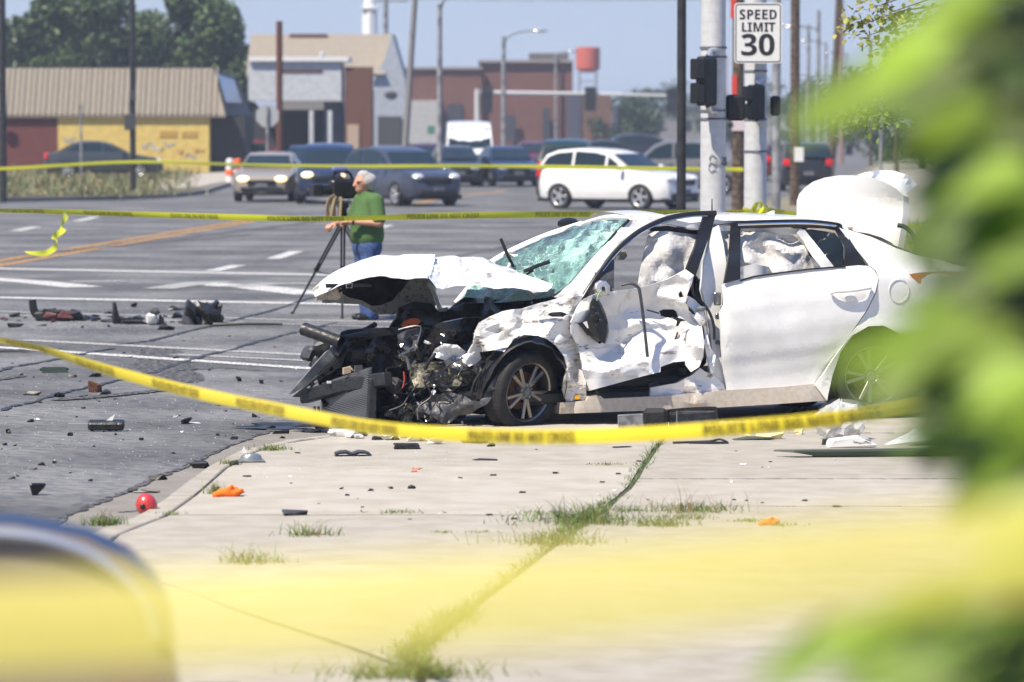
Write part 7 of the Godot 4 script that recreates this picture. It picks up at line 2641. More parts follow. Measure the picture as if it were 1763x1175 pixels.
	# -- named pieces
	var rows := [
		["hose", "kinked black hose lying in the gutter beside the red ball", 246, 850, 0, "hose"],
		["plastic_piece", "black plastic lump alone on the asphalt near the blurred car", 61, 853, 0, [0.075, 0.07, 0.06, "black"]],
		["plastic_piece", "black plastic wedge at the edge of the gutter", 268, 828, 0, [0.09, 0.04, 0.07, "black"]],
		["plastic_piece", "black plastic clip on the gutter above the wedge", 344, 808, 0, [0.1, 0.05, 0.06, "black"]],
		["metal_piece", "green and black scrap just under the tape's left end", 92, 642, 0, [0.19, 0.05, 0.08, "dark_green"]],
		["plastic_piece", "flat black scrap under the tape, right of the green one", 164, 649, 0, [0.11, 0.04, 0.08, "black"]],
		["plastic_piece", "small black scrap between the green one and the tape", 124, 650, 0, [0.06, 0.03, 0.05, "black"]],
		["metal_piece", "upright jagged brown fragment on the sealed crack", 162, 676, 0, [0.08, 0.11, 0.06, "rust"]],
		["plastic_piece", "dark tapered scrap right of the jagged fragment", 184, 680, 0, [0.12, 0.05, 0.06, "plastic"]],
		["plastic_piece", "thin bone shaped black scrap left of the sealed crack", 57, 681, 0, [0.13, 0.03, 0.04, "black"]],
		["plastic_piece", "black scrap lying on the sealed crack", 100, 684, 0, [0.08, 0.04, 0.06, "black"]],
		["plastic_piece", "dark wedge with a white sliver, right of the bumper trim", 316, 730, 0, [0.07, 0.05, 0.06, "black"]],
		["paper_sliver", "white sliver beside the dark wedge", 334, 729, 0, [0.09, 0.008, 0.05, "white"]],
		["foil_piece", "shiny crumpled silver piece under the tape", 406, 706, 0, [0.06, 0.05, 0.06, "chrome"]],
		["plastic_piece", "black nut sized scrap right of the silver piece", 438, 719, 0, [0.03, 0.03, 0.03, "black"]],
		["plastic_piece", "black peg standing in the lane before the broken front", 410, 657, 0, [0.04, 0.05, 0.04, "black"]],
		["plastic_piece", "second black peg in the lane, nearer the broken front", 450, 661, 0, [0.04, 0.035, 0.04, "black"]],
		["plastic_piece", "black cube below the bumper trim", 119, 751, 0, [0.035, 0.03, 0.03, "black"]],
		["plastic_piece", "small black scrap near the left edge, level with the trim", 14, 747, 0, [0.035, 0.035, 0.03, "black"]],
		["plastic_piece", "black disc shaped scrap in the lane right of the trim", 402, 757, 0, [0.045, 0.025, 0.04, "plastic"]],
		["plastic_piece", "long black splinter at the left picture edge on the white line", 16, 607, 0, [0.32, 0.035, 0.1, "black"]],
		["plastic_piece", "broad black splinter lying on the road beside the gutter", 470, 735, 0, [0.34, 0.03, 0.12, "black"]],
		["plastic_piece", "dark scrap on the kerb above the silver lamp", 402, 801, SH, [0.06, 0.03, 0.05, "black"]],
		["plastic_piece", "folded grey plastic plate on the sidewalk", 606, 785, SH, "plate_grey"],
		["plastic_piece", "stepped black plastic plate right of the grey one", 700, 773, SH, "plate_black"],
		["plastic_piece", "flat dark scrap on the slab's near edge", 504, 887, SH, [0.11, 0.03, 0.07, "dark_grey"]],
		["plastic_piece", "thin black splinter on the middle of the slab", 836, 793, SH, [0.13, 0.012, 0.04, "black"]],
		["plastic_piece", "tiny black cube right of centre on the slab", 709, 842, SH, [0.036, 0.024, 0.03, "black"]],
		["plastic_piece", "black flake left of the tiny cube on the slab", 639, 846, SH, [0.042, 0.018, 0.03, "black"]],
		["plastic_piece", "brown flake between the black flake and the tiny cube", 672, 842, SH, [0.026, 0.014, 0.03, "rust"]],
		["plastic_piece", "black crumb left of the flakes", 588, 843, SH, [0.02, 0.013, 0.02, "black"]],
		["plastic_piece", "black crumb below the flakes", 597, 854, SH, [0.02, 0.013, 0.02, "black"]],
		["plastic_piece", "black flake alone toward the grassy joint", 957, 816, SH, [0.026, 0.012, 0.03, "black"]],
		["wood_splinter", "thin black splinter by the grassy joint, under the tape", 1074, 771, SH, [0.11, 0.01, 0.03, "black"]],
		["plastic_piece", "small dark scrap on the right slab", 1386, 777, SH, [0.03, 0.014, 0.03, "black"]]]
	for e in rows:
		if e[5] is String:
			match e[5]:
				"hose":
					mb = MB.new()
					mb.tube(spline([Vector3(-0.1, 0.012, 0.01), Vector3(-0.04, 0.014, -0.02), Vector3(0.03, 0.02, 0.0), Vector3(0.11, 0.014, 0.02)], 5), 0.009, 0.009, 6)
					mb.tube(spline([Vector3(-0.06, 0.012, 0.03), Vector3(0.02, 0.014, 0.05), Vector3(0.1, 0.012, 0.04)], 5), 0.007, 0.007, 6)
					litter(e[0], e[1], "hose", e[2], e[3], e[4], mb.mesh(), M.black)
				"plate_grey":
					litter(e[0], e[1], "car part", e[2], e[3], e[4], plate_mesh(0.25, 0.14, 0.012, 3, 0.03), M.dark_grey, 0.1)
				"plate_black":
					litter(e[0], e[1], "car part", e[2], e[3], e[4], chunk(Vector3(0.17, 0.04, 0.14), 33, 0.2), M.plastic, 0.1, "", 0.02)
		else:
			var a: Array = e[5]
			litter(e[0], e[1], "car part", e[2], e[3], e[4], chunk(Vector3(a[0], a[1], a[2]), int(e[2] * 7 + e[3]), 0.7), M[a[3]], r.randf_range(-0.5, 0.5), "", a[1] * 0.4)
	# silver lamp unit
	o = thing("fog_lamp", "silver broken lamp unit lying on the kerb", "car part", gr(432, 796, SH), 0.15)
	mb = MB.new()
	mb.lathe([Vector2(0.001, 0.075), Vector2(0.05, 0.07), Vector2(0.072, 0.05), Vector2(0.08, 0.015), Vector2(0.085, 0.0), Vector2(0.001, 0.0)], Transform3D(Basis.from_scale(Vector3(1.0, 0.85, 0.7)), Vector3.ZERO), 16)
	part(o, "reflector", mb.mesh(), mat(lin(0.5, 0.5, 0.42), 0.25, 0.8))
	mb = MB.new()
	mb.bx(Vector3(0, 0.008, 0), Vector3(0.19, 0.016, 0.13), 0.006)
	part(o, "bezel", mb.mesh(), M.grey_plastic)
	mb = MB.new()
	mb.extrude(pp([-0.02, 0, 0.02, 0, 0.0, 0.05]), 0.004, Transform3D(Basis(), Vector3(-0.05, 0.065, 0)))
	part(o, "shard", mb.mesh(), M.white)
	# red ball
	o = thing("red_ball", "shiny red ball with a black valve, resting in the gutter", "ball", gr(252, 890, 0.006))
	mb = MB.new()
	mb.ball(Vector3(0, 0.07, 0), Vector3(0.066, 0.076, 0.066), 28, Basis(Vector3.BACK, 0.35))
	var red := mat(lin(0.5, 0.025, 0.02), 0.18, 0.0, "dust", 6.0)
	red.clearcoat_enabled = true
	part(o, "skin", mb.mesh(), red)
	mb = MB.new()
	mb.ball(Vector3(-0.018, 0.067, 0.066), Vector3(0.017, 0.018, 0.008), 12)
	part(o, "valve", mb.mesh(), M.black)
	# orange gloves
	for e in [[395, 855, "crumpled orange glove on the sidewalk beside the kerb", 0.19], [1326, 904, "crumpled orange glove on the right slab among weeds", 0.13]]:
		o = thing("work_glove", e[2], "glove", gr(e[0], e[1], SH), 0.2)
		var bones := [[Vector3(-0.3, 0.1, 0) * e[3], Vector3(0.15, 0.14, 0.05) * e[3], 0.16 * e[3], 0.2 * e[3]], [Vector3(-0.35, 0.08, 0.1) * e[3], Vector3(-0.5, 0.06, 0.15) * e[3], 0.11 * e[3], 0.12 * e[3]]]
		for k in 4:
			bones.append([Vector3(0.15, 0.12, -0.2 + k * 0.13) * e[3], Vector3(0.5 - 0.06 * k, 0.12 + 0.08 * (k % 2), -0.28 + k * 0.17) * e[3], 0.085 * e[3], 0.06 * e[3]])
		bones.append([Vector3(-0.1, 0.2, 0.1) * e[3], Vector3(0.05, 0.36, 0.2) * e[3], 0.08 * e[3], 0.06 * e[3]])
		part(o, "glove_shell", figure(bones, 0.05 * e[3], 0.05 * e[3]), M.orange_cloth)
	# under and beside the wreck
	o = thing("grey_module", "grey boxy module lying under the car's sill", "car part", gr(1086, 740, SH), 0.05)
	mb = MB.new()
	mb.box(Transform3D(Basis(Vector3.BACK, 0.05), Vector3(0, 0.06, 0)), Vector3(0.2, 0.12, 0.05), 0.008)
	part(o, "case", mb.mesh(), M.grey_plastic)
	o = thing("black_tray", "black framed tray on edge under the car's sill", "car part", gr(1192, 737, SH))
	mb = MB.new()
	var fr := spline([Vector3(-0.2, 0.0, 0), Vector3(-0.2, 0.11, 0), Vector3(-0.17, 0.135, 0), Vector3(0.15, 0.155, 0), Vector3(0.185, 0.13, 0), Vector3(0.2, 0.0, 0)], 4)
	mb.tube(fr, 0.012, 0.012, 8)
	part(o, "rim", mb.mesh(), M.black_gloss)
	mb = MB.new()
	mb.bx(Vector3(0, 0.065, -0.04), Vector3(0.36, 0.13, 0.02), 0.004)
	part(o, "pan", mb.mesh(), M.dark_grey)
	mb = MB.new()
	mb.tube([Vector3(-0.12, 0.0, 0.005), Vector3(-0.12, 0.14, 0.005)], 0.006)
	part(o, "divider", mb.mesh(), M.grey_plastic)
	o = thing("black_box", "black block between the grey module and the tray", "car part", gr(1128, 738, SH))
	part(o, "case", chunk(Vector3(0.2, 0.15, 0.15), 90, 0.15), M.black, Vector3(0, 0.075, -0.05))
	o = thing("door_strap", "looped black strap on the slab below the tray", "car part", gr(1205, 764, SH))
	mb = MB.new()
	mb.tube(spline([Vector3(-0.2, 0.008, 0.02), Vector3(-0.05, 0.012, 0), Vector3(0.08, 0.02, 0.02), Vector3(0.15, 0.03, 0.0), Vector3(0.2, 0.008, 0.03), Vector3(0.08, 0.01, 0.05), Vector3(-0.08, 0.01, 0.03)], 6), 0.009, 0.008, 6, true, 1.8)
	part(o, "strap", mb.mesh(), M.black)
	# plastic bag with rubbish
	o = thing("plastic_bag", "crumpled clear plastic bag beside the rear wheel", "bag", gr(1446, 757, SH))
	mb = MB.new()
	var brow := []
	var cn := RandomNumberGenerator.new()
	cn.seed = 8
	for j in 11:
		var row := PackedVector3Array()
		for k in 22:
			var an := TAU * k / 22.0
			var ph := PI * j / 10.0
			var rr := 0.2 * (0.75 + 0.5 * absf(crumple(Vector2(k * 30, j * 22), 1.0)))
			row.append(Vector3(cos(an) * sin(ph) * rr, 0.13 + cos(ph) * rr * 0.75, sin(an) * sin(ph) * rr * 0.7))
		brow.append(row)
	mb.grid(brow, true)
	var bagm := mat(lin(0.72, 0.74, 0.74, 0.5), 0.3)
	bagm.transparency = BaseMaterial3D.TRANSPARENCY_ALPHA
	part(o, "film", mb.mesh(12), bagm)
	for k in 5:
		part(o, "content", chunk(Vector3(0.09, 0.06, 0.08), 200 + k, 0.5), [M.sign_white, M.tan, M.bag][k % 3], Vector3(-0.1 + k * 0.05, 0.06 + 0.03 * (k % 2), 0))
	o = thing("clear_dome", "clear plastic dome standing behind the plastic bag", "car part", gr(1450, 722, SH))
	mb = MB.new()
	mb.ball(Vector3(0, 0.05, 0), Vector3(0.2, 0.12, 0.12), 20)
	var dome := mat(lin(0.6, 0.65, 0.62, 0.22), 0.05)
	dome.transparency = BaseMaterial3D.TRANSPARENCY_ALPHA
	part(o, "shell", mb.mesh(), dome)
	# right-hand scraps
	for e in [["dark_plate", "dark green plate below the tape, left of the plastic bag", 1298, 757, 0.22, 0.02, 0.12, "dark_green"], ["foam_chunk", "yellowish foam chunk on the slab left of the bag", 1328, 756, 0.16, 0.045, 0.1, "foam"], ["foam_chunk", "small yellowish foam chunk just under the tape", 1376, 748, 0.06, 0.06, 0.05, "foam"], ["foam_chunk", "pale foam crumb left of the dark green plate", 1284, 750, 0.06, 0.03, 0.05, "foam"], ["dark_plate", "dark plate shard propped behind the tape, left of the bag", 1378, 715, 0.16, 0.09, 0.1, "dark_green"], ["long_panel", "long dark trim panel on the slab, reaching behind the shrub", 1580, 786, 1.7, 0.06, 0.12, "dark_green"], ["torn_sheet", "torn white plastic sheet on top of the long dark panel", 1464, 771, 0.26, 0.09, 0.14, "white_torn"], ["torn_sheet", "wide torn white sheet behind the long dark panel, nearer the edge", 1595, 766, 0.42, 0.1, 0.16, "white_torn"], ["dark_plate", "small dark shard beside the torn white sheet", 1425, 766, 0.09, 0.04, 0.05, "dark_green"]]:
		litter(e[0], e[1], "car part", e[2], e[3], SH, chunk(Vector3(e[4], e[5], e[6]), int(e[2]), 0.25 if e[4] > 1 else 0.55), M[e[7]], 0.1, "", e[5] * 0.45)
	# white shards beneath the broken nose
	for k in 16:
		var px := r.randf_range(515, 760)
		litter("white_shard", "white plastic shard on the ground under the broken nose", "car part", px, 745 + (px - 515) * 0.07 + r.randf_range(-4, 5), SH if px > 560 else 0.0, chunk(Vector3(r.randf_range(0.05, 0.17), r.randf_range(0.02, 0.07), 0.08), 300 + k, 0.6), [M.white_torn, M.sign_white, M.bag][k % 3], r.randf() * 3, "white shards under the nose", 0.02)
	for k in 12:
		var px := r.randf_range(470, 900)
		litter("black_shard", "black plastic shard on the ground before the smashed front", "car part", px, 742 + (px - 470) * 0.06 + r.randf_range(-5, 6), SH if px > 560 else 0.0, chunk(Vector3(r.randf_range(0.03, 0.12), 0.03, 0.06), 340 + k, 0.6), M.black, r.randf() * 3, "black shards before the smashed front", 0.01)
	# small bits over road and slabs
	for k in 100:
		var px := r.randf_range(0, 640)
		var py := r.randf_range(575, 830)
		if px > kerb_x(py) - 10:
			continue
		var w := r.randf_range(0.01, 0.032) * (1.0 if k % 5 else 1.5)
		litter("plastic_crumb", "tiny dark crumb of plastic scattered on the asphalt", "car part", px, py, 0, chunk(Vector3(w, w * 0.5, w * 0.8), 400 + k, 0.85), [M.black, M.plastic, M.dark_grey, M.sign_white, M.rust][k % 5 if k % 3 == 0 else 0], r.randf() * 3, "crumbs scattered on the asphalt", w * 0.2)
	for k in 40:
		var py := r.randf_range(768, 900)
		var px := r.randf_range(kerb_x(py) + 30, 1450)
		var w := r.randf_range(0.008, 0.03)
		litter("plastic_crumb", "tiny dark crumb of plastic scattered on the slabs", "car part", px, py, SH, chunk(Vector3(w * 1.5, w * 0.4, w), 600 + k, 0.5), M.black if k % 4 else M.sign_white, r.randf() * 3, "crumbs scattered on the slabs", w * 0.15)
	# shattered glass: far too many grains to count
	mb = MB.new()
	mb.tri(mb.p(Vector3(-0.5, 0, -0.4)), mb.p(Vector3(0.6, 0.25, 0.0)), mb.p(Vector3(-0.2, 0.1, 0.6)))
	mb.tri(0, mb.p(Vector3(0, 0.5, 0.1)), 1)
	mb.tri(1, 3, 2)
	mb.tri(2, 3, 0)
	var mm := MultiMesh.new()
	mm.transform_format = MultiMesh.TRANSFORM_3D
	mm.mesh = mb.mesh(5)
	mm.instance_count = 5200
	for k in 5200:
		var py := 830.0 - 290.0 * pow(r.randf(), 0.8)
		var px := r.randf_range(-40, 780)
		if k % 3 == 0:
			py = 548 + r.randfn() * 14
			px = r.randf_range(-30, 440)
		var h := 0.006
		if px > kerb_x(py):
			h = 0.052
		var q := gr(px, py, h)
		var sc := r.randf_range(0.004, 0.011)
		mm.set_instance_transform(k, Transform3D(Basis(Vector3(r.randfn(), r.randfn(), r.randfn()).normalized(), r.randf() * TAU).scaled(Vector3.ONE * sc), q))
	var mi := MultiMeshInstance3D.new()
	mi.name = "glass_debris"
	mi.multimesh = mm
	mi.material_override = M.glassbit
	add_child(mi)
	tag(mi, "sparkling grains of shattered glass strewn over the asphalt", "glass debris", "", "stuff")
	# red survey paint on the slabs
	mb = MB.new()
	ribbon_h(mb, pp([709, 806, 727, 806]), 0.05, 0.0535)
	ribbon_h(mb, pp([718, 806, 712, 812]), 0.04, 0.0545)
	structure("sidewalk_surface_marking", mb.mesh(), mat(lin(0.55, 0.2, 0.14), 0.9))
	mb = MB.new()
	ribbon_h(mb, pp([530, 916, 556, 920]), 0.05, 0.0535)
	structure("sidewalk_surface_marking", mb.mesh(), mat(lin(0.55, 0.2, 0.14), 0.9))


func ribbon_h(mb: MB, pts: PackedVector2Array, wide: float, h: float) -> void:
	var rows := []
	for i in pts.size():
		var a := gr(pts[maxi(0, i - 1)].x, pts[maxi(0, i - 1)].y, h)
		var b := gr(pts[mini(pts.size() - 1, i + 1)].x, pts[mini(pts.size() - 1, i + 1)].y, h)
		var c := gr(pts[i].x, pts[i].y, h)
		var d := (b - a).normalized()
		var s := Vector3(-d.z, 0, d.x) * wide * 0.5
		rows.append(PackedVector3Array([c - s, c + s]))
	mb.grid(rows)


# ---------- weeds, verge grass and the shrub before us ----------
func blades(mb: MB, c: Vector3, spread: Vector2, n: int, h: float, wide: float, tone: Color) -> void:
	for i in n:
		var q := c + Vector3(rng.randfn() * spread.x * 0.5, 0, rng.randfn() * spread.y * 0.5)
		var lean := Vector3(rng.randfn() * 0.5, 1.0, rng.randfn() * 0.5).normalized() * h * rng.randf_range(0.35, 1.2)
		var an := rng.randf() * PI
		var s := Vector3(cos(an), 0, sin(an)) * wide
		var k := rng.randf_range(0.6, 1.4)
		var col := Color(tone.r * k * rng.randf_range(0.8, 1.3), tone.g * k, tone.b * k)
		var droop := Vector3(lean.x, -0.1 * h, lean.z) * 0.6
		var i0 := mb.p(q - s)
		mb.p(q + s)
		mb.p(q + lean * 0.6 + s * 0.7)
		mb.p(q + lean * 0.6 - s * 0.7)
		mb.p(q + lean + droop)
		for e in 5:
			mb.col.append(col)
		mb.quad(i0, i0 + 1, i0 + 2, i0 + 3)
		mb.tri(i0 + 3, i0 + 2, i0 + 4)


func leaf(mb: MB, c: Vector3, dir: Vector3, nrm: Vector3, ln: float, wide: float, tone: Color) -> void:
	var d := dir.normalized()
	var s := d.cross(nrm).normalized()
	var n := s.cross(d)
	var prof := [[0.0, 0.04], [0.15, 0.6], [0.38, 1.0], [0.65, 0.8], [0.87, 0.35], [1.0, 0.02]]
	var i0 := mb.v.size()
	for e in prof:
		var mid: Vector3 = c + d * e[0] * ln - n * 0.18 * ln * e[0] * e[0]
		mb.p(mid - s * e[1] * wide * 0.5 + n * 0.08 * wide * e[1])
		mb.p(mid)
		mb.p(mid + s * e[1] * wide * 0.5 + n * 0.08 * wide * e[1])
		for q in 3:
			mb.col.append(tone)
	for j in prof.size() - 1:
		for q in 2:
			var a := i0 + j * 3 + q
			mb.quad(a, a + 1, a + 4, a + 3)


func plants() -> void:
	var green := Color(0.1, 0.17, 0.035)
	# the grassy joint between the slabs
	var mb := MB.new()
	var y := 1175.0
	while y > 764.0:
		var q := gr(joint_x(y), y, 0.03)
		var thick := 1.0
		if y > 1060:
			thick = 2.0
		elif y > 930:
			thick = 0.9
		elif y > 880:
			thick = 2.0
		elif y < 800:
			thick = 1.0
		if not (y < 858 and y > 845) and not (y < 826 and y > 818):
			blades(mb, q, Vector2(0.05 * thick, 0.08), int(16 * thick), 0.035 + 0.03 * thick, 0.0035, green)
		y -= 3.0
	var g := structure("joint_grass", mb.mesh(60), M.grass)
	tag(g, "", "", "", "stuff")
	# separate weeds on the slabs
	var weeds := [[1000, 900, "bushy weed tuft where the joints cross", 0.42, 0.14, 320], [955, 935, "ragged low weed spilling from the joint", 0.35, 0.1, 220], [1140, 905, "rounded weed tuft right of the grassy joint", 0.2, 0.07, 160], [1205, 880, "wide weed patch with dry stalks along the slab joint", 0.3, 0.08, 200], [1182, 893, "low weed below the patch with dry stalks", 0.2, 0.05, 90], [1290, 898, "flat weed left of the orange glove", 0.09, 0.03, 60], [1345, 905, "flat weed under the orange glove", 0.13, 0.025, 60], [1082, 880, "thin weed along the slab joint left of the patch", 0.13, 0.04, 60], [535, 922, "spiky weed with long blades on the left slab", 0.2, 0.09, 90], [440, 968, "spiky weed tuft nearer us on the left slab", 0.22, 0.1, 90], [178, 905, "green weed tuft beside the gutter, left of the red ball", 0.13, 0.09, 160], [680, 883, "low weed strip in the cross joint", 0.2, 0.03, 70], [935, 884, "short weed strip in the cross joint, toward the tuft", 0.2, 0.03, 70], [470, 775, "green weed in the kerb joint by the broken nose", 0.17, 0.05, 130], [375, 850, "weed column in the kerb joint beside the glove", 0.07, 0.08, 120], [398, 800, "weed in the kerb joint above the lamp unit", 0.09, 0.05, 80], [1040, 800, "sparse weed in the joint near the car", 0.13, 0.025, 50], [765, 917, "tiny weed sprout left of centre", 0.06, 0.02, 24], [825, 917, "tiny weed sprout at centre", 0.1, 0.02, 24], [290, 886, "sprig of weed right of the red ball", 0.1, 0.03, 40], [700, 1165, "broad blurred weed at the bottom edge", 0.35, 0.1, 300]]
	for e in weeds:
		mb = MB.new()
		blades(mb, Vector3.ZERO, Vector2(e[3], e[3] * 0.6), e[5], e[4] * 0.8, 0.003, green)
		blades(mb, Vector3(rng.randf_range(-0.3, 0.3) * e[3], 0, 0.05), Vector2(e[3] * 0.6, e[3] * 0.5), e[5] / 2, e[4] * 1.3, 0.0025, Color(0.16, 0.19, 0.05))
		solo("weed", e[2], "weed", mb.mesh(60), M.grass, gr(e[0], e[1], 0.05))
	mb = MB.new()
	blades(mb, Vector3.ZERO, Vector2(0.3, 0.1), 50, 0.2, 0.002, Color(0.3, 0.22, 0.11))
	solo("dry_stalks", "dry brown grass stalks rising from the weed patch", "weed", mb.mesh(60), M.grass, gr(1200, 884, 0.05))
	# rough grass over the street and behind the trunk
	mb = MB.new()
	for k in 9000:
		var px := rng.randf_range(-60, 330)
		var py := rng.randf_range(288, 338)
		if px > 260 and py > 310 and rng.randf() < 0.7:
			continue
		var h := rng.randf_range(0.12, 0.5) * (1.0 if py < 325 else 0.5)
		blades(mb, gr(px, py, 0.14), Vector2(0.5, 0.8), 1, h, 0.025, Color(0.13, 0.15, 0.055) if k % 3 else Color(0.22, 0.19, 0.1))
	var g2 := structure("verge_grass", mb.mesh(60), M.grass)
	tag(g2, "", "", "", "stuff")
	mb = MB.new()
	for k in 5000:
		var q := foot(rng.randf_range(1556, 1800), rng.randf_range(58, 95), 0.12)
		blades(mb, q, Vector2(0.4, 0.4), 1, rng.randf_range(0.08, 0.35), 0.012, Color(0.12, 0.16, 0.05) if k % 3 else Color(0.24, 0.2, 0.11))
	g2 = structure("verge_grass", mb.mesh(60), M.grass)
	tag(g2, "", "", "", "stuff")
	for e in [[1650, 70, 0.5, "leafy bush on the verge behind the open trunk"], [1730, 64, 0.7, "taller leafy bush at the right edge behind the wreck"]]:
		tree("verge_bush", e[3], foot(e[0], e[1], 0.1), [[Vector3(0, e[2], 0), Vector3(0.8, e[2], 0.6)]], 2600, 0.05, Color(0.07, 0.12, 0.03), 0.03)
	# the street tree on the right whose lowest twigs hang in view
	var o := thing("young_maple", "leafy tree on the right with yellow green hanging twigs", "tree", foot(1900, 44, 0.1))
	mb = MB.new()
	var tw := MB.new()
	var s := F / 44.0
	var ox := foot(1900, 44).x
	var spots := [[1480, 20], [1500, 60], [1475, 45], [1520, 25], [1540, 70], [1560, 30], [1510, 95], [1580, 80], [1600, 40], [1640, 30], [1560, 110], [1620, 110], [1700, 60], [1740, 30], [1680, 130], [1480, 180], [1500, 165], [1525, 175], [1465, 195], [1545, 190], [1575, 170], [1600, 185], [1640, 180], [1485, 210], [1520, 205], [1660, 230], [1720, 200], [1740, 260], [1700, 320], [1750, 350]]
	for e in spots:
		var c := Vector3((e[0] - 881.5) / s - ox, EYE - 0.1 + (205 - e[1]) / s, rng.randf_range(-1.5, 1.5))
		var top: bool = e[1] < 150
		var root := c + Vector3(1.2, 0.25, 0)
		tw.tube([root, c.lerp(root, 0.4) + Vector3(0, 0.06, 0), c], 0.012, 0.004, 5)
		for k in (90 if e[0] > 1540 else 46):
			var q := c + Vector3(rng.randfn() * 0.13, rng.randfn() * 0.09, rng.randfn() * 0.2)
			var kk := rng.randf_range(0.7, 1.3)
			var tone := Color(0.2, 0.2, 0.03) if top and e[0] < 1530 else Color(0.12, 0.18, 0.03)
			leaf(mb, q, Vector3(rng.randfn(), rng.randfn() * 0.6 - 0.5, rng.randfn()), Vector3(rng.randfn() * 0.4, 1, rng.randfn() * 0.4), rng.randf_range(0.05, 0.09), rng.randf_range(0.04, 0.065), Color(tone.r * kk, tone.g * kk, tone.b * kk))
	part(o, "crown", mb.mesh(50), M.leaf)
	tw.tube([Vector3.ZERO, Vector3(0, 2.0, 0), Vector3(-0.1, 4.5, 0)], 0.12, 0.07, 10)
	for k in 6:
		tw.tube([Vector3(0, 1.8 + k * 0.35, 0), Vector3(-0.9, 2.3 + k * 0.3, rng.randf_range(-0.5, 0.5)), Vector3(-1.6, 2.4 + k * 0.3, rng.randf_range(-1, 1))], 0.04, 0.012, 6)
	part(o, "trunk", tw.mesh(), M.bark)
	# the shrub just before the lens
	o = thing("foreground_shrub", "bright green shrub leaves blurred large across the right side", "shrub", foot(1800, 3.7))
	mb = MB.new()
	tw = MB.new()
	var org := foot(1800, 3.7)
	# each leaf: tip, base (as they lie in view), distance, breadth, tone
	var leaves := [[1335, 215, 1560, 150, 3.3, 0.9, 1.2], [1400, 180, 1620, 95, 3.35, 1.0, 1.1], [1445, 150, 1650, 55, 3.3, 1.0, 1.1], [1490, 100, 1710, 15, 3.4, 1.0, 1.0], [1540, 50, 1730, -60, 3.4, 1.0, 0.9], [1505, 245, 1720, 190, 3.3, 1.0, 0.95], [1545, 290, 1750, 240, 3.35, 0.9, 0.9], [1590, 335, 1780, 270, 3.3, 1.0, 1.0], [1660, 385, 1830, 330, 3.3, 1.0, 1.1], [1690, 440, 1840, 390, 3.4, 0.8, 0.8], [1690, 485, 1850, 430, 3.3, 1.0, 1.0], [1660, 540, 1840, 480, 3.35, 1.0, 0.9]]
	leaves.append_array([[1410, 618, 1570, 585, 3.0, 0.7, 1.2], [1475, 568, 1680, 535, 3.2, 0.8, 1.1], [1450, 650, 1650, 605, 3.1, 0.8, 1.0], [1545, 690, 1750, 625, 3.3, 1.0, 1.0], [1570, 600, 1770, 560, 3.3, 0.9, 0.9], [1570, 745, 1760, 695, 3.35, 1.0, 0.8], [1600, 795, 1770, 740, 3.4, 1.0, 0.7], [1620, 835, 1800, 780, 3.3, 0.9, 1.0], [1690, 885, 1850, 830, 3.3, 0.9, 1.0]])
	leaves.append_array([[1270, 1165, 1450, 1120, 3.0, 0.7, 0.9], [1365, 1115, 1570, 1080, 3.1, 0.9, 1.0], [1485, 1065, 1690, 1025, 3.1, 0.9, 1.0], [1560, 1115, 1770, 1070, 3.2, 1.0, 1.0], [1420, 1175, 1630, 1150, 3.2, 1.0, 0.8], [1640, 1000, 1810, 960, 3.2, 0.8, 1.0], [1640, 1165, 1830, 1120, 3.2, 1.0, 0.9], [1700, 1065, 1870, 1015, 3.2, 1.0, 0.9], [1720, 950, 1880, 900, 3.3, 0.8, 0.9]])
	leaves.append_array([[1620, 325, 1790, 290, 3.2, 0.9, 1.0], [1690, 410, 1850, 360, 3.3, 1.0, 1.0], [1680, 465, 1850, 425, 3.1, 0.9, 0.7], [1620, 660, 1810, 640, 3.2, 1.0, 1.0], [1610, 705, 1800, 670, 3.1, 0.9, 1.1], [1640, 760, 1830, 730, 3.2, 1.0, 1.0], [1650, 915, 1840, 880, 2.6, 0.7, 1.0]])
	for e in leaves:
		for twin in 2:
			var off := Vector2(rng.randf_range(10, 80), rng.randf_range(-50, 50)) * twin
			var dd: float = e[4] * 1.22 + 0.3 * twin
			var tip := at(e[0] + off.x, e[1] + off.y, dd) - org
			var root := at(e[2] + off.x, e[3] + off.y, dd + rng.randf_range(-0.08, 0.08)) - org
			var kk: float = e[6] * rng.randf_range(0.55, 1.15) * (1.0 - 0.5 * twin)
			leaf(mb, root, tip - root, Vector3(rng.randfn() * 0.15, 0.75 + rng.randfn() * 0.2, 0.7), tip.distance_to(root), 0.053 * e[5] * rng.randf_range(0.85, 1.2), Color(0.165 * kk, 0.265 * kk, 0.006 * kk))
			if twin == 0:
				tw.tube(spline([Vector3(rng.randf_range(0.04, 0.12), root.y - 0.12, root.z), root.lerp(Vector3(0.1, root.y, root.z), 0.4) + Vector3(0, 0.015, 0), root], 4), 0.003, 0.0012, 5)
	# leaves deeper in the shrub
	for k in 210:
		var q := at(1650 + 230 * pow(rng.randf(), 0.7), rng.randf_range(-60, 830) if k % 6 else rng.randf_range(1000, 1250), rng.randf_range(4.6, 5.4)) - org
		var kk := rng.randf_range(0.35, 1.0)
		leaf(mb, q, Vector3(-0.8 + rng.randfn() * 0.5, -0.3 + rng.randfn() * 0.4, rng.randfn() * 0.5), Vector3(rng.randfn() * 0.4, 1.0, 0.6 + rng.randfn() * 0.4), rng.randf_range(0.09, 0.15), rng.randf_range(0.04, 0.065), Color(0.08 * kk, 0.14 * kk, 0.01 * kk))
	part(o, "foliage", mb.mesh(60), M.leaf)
	tw.tube(spline([Vector3(0.24, 0, 0), Vector3(0.22, 1.0, 0), Vector3(0.18, 2.0, 0.05), Vector3(0.12, 2.8, 0)], 4), 0.012, 0.005, 7)
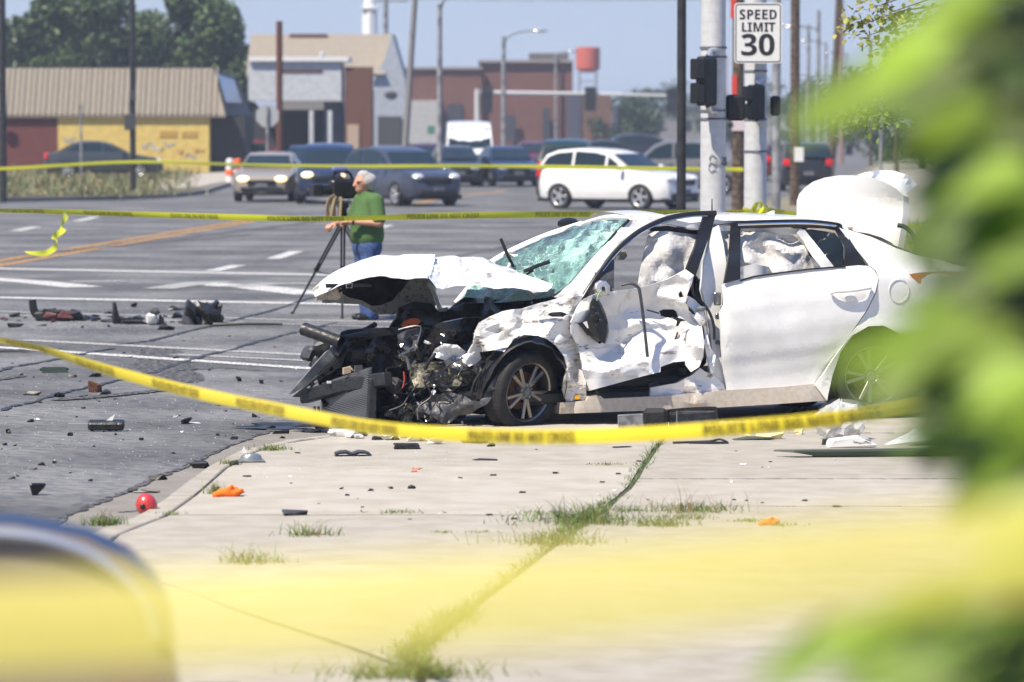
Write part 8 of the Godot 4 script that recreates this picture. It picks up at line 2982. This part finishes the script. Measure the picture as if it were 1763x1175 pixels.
	tw.tube(spline([Vector3(0.3, 0, 0.1), Vector3(0.28, 1.0, 0.1), Vector3(0.22, 2.2, 0.1), Vector3(0.2, 2.7, 0.1)], 4), 0.011, 0.004, 7)
	part(o, "stem", tw.mesh(), M.bark)


# ---------- the car whose roof fills the lower left corner ----------
func near_car() -> void:
	var d := 11.0
	var s := F / d
	var ax := (300 - 881.5) / s
	var o := thing("near_car", "blurred tan car whose rounded rear corner fills the lower left", "car", Vector3(ax, 0, -d))
	# seen from behind: x to the right, built to the left of its right flank
	var W := 1.8
	var sec := func(f: float) -> PackedVector2Array:
		# right half outline of a cross-section, f = how full (1 body, less at the ends)
		return PackedVector2Array([Vector2(0.0, 0.3), Vector2(0.02, 0.6), Vector2(0.01, 1.0), Vector2(-0.005, 1.18), Vector2(-0.02, 1.24), Vector2(-0.055, 1.3), Vector2(-0.12, 1.36), Vector2(-0.22, 1.41), Vector2(-0.4, 1.445), Vector2(-0.9, 1.46)])
	var tanp := paint(lin(0.26, 0.215, 0.175), "dust", 1.0)
	var blue := paint(lin(0.03, 0.045, 0.09), "dust", 1.0)
	var rows := []
	var zs := [0.0, -0.06, -0.5, -1.6, -2.6, -3.4]
	var sc := [0.985, 1.0, 1.0, 1.0, 0.98, 0.95]
	var hy := [0.985, 1.0, 0.962, 0.89, 0.8, 0.7]
	for i in zs.size():
		var row := PackedVector3Array()
		var q: PackedVector2Array = sec.call(1.0)
		for k in q.size():
			row.append(Vector3(q[k].x - (1 - sc[i]) * 0.5 + zs[i] * 0.085, q[k].y * hy[i], zs[i]))
		for k in range(q.size() - 2, -1, -1):
			row.append(Vector3(-W - q[k].x + (1 - sc[i]) * 0.5 + zs[i] * 0.085, q[k].y * hy[i], zs[i]))
		rows.append(row)
	var mb := MB.new()
	mb.grid(rows)
	part(o, "body", mb.mesh(50), blue)
	mb = MB.new()
	var back := PackedVector2Array()
	for k in rows[0].size():
		back.append(Vector2(rows[0][k].x, rows[0][k].y))
	mb.extrude(back, 0.02, Transform3D(Basis(), Vector3(0, 0, 0.0)))
	part(o, "tailgate", mb.mesh(), tanp)
	mb = MB.new()
	var q2: PackedVector2Array = sec.call(1.0)
	var strip := []
	for k in range(3, q2.size()):
		strip.append(Vector3(q2[k].x * 0.97 - 0.045, q2[k].y - 0.045, 0.012))
	mb.tube(spline(strip, 4), 0.017, 0.017, 8)
	part(o, "chrome_strip", mb.mesh(), M.silver)
	mb = MB.new()
	mb.bx(Vector3(-W / 2, 0.5, 0.06), Vector3(W - 0.04, 0.26, 0.16), 0.05)
	part(o, "bumper", mb.mesh(), tanp)
	for x in [-0.1, -W + 0.1]:
		mb = MB.new()
		mb.bx(Vector3(x, 0.86, 0.03), Vector3(0.16, 0.3, 0.05), 0.02)
		part(o, "taillight", mb.mesh(), M.red_lens)
		for z in [-0.7, -2.9]:
			var wb := MB.new()
			wb.lathe([Vector2(0.05, -0.1), Vector2(0.3, -0.1), Vector2(0.32, -0.07), Vector2(0.32, 0.07), Vector2(0.3, 0.1), Vector2(0.05, 0.1)], Transform3D(Basis(Vector3.BACK, PI / 2), Vector3(x, 0.32, z)), 24)
			part(o, "wheel", wb.mesh(), M.rubber)
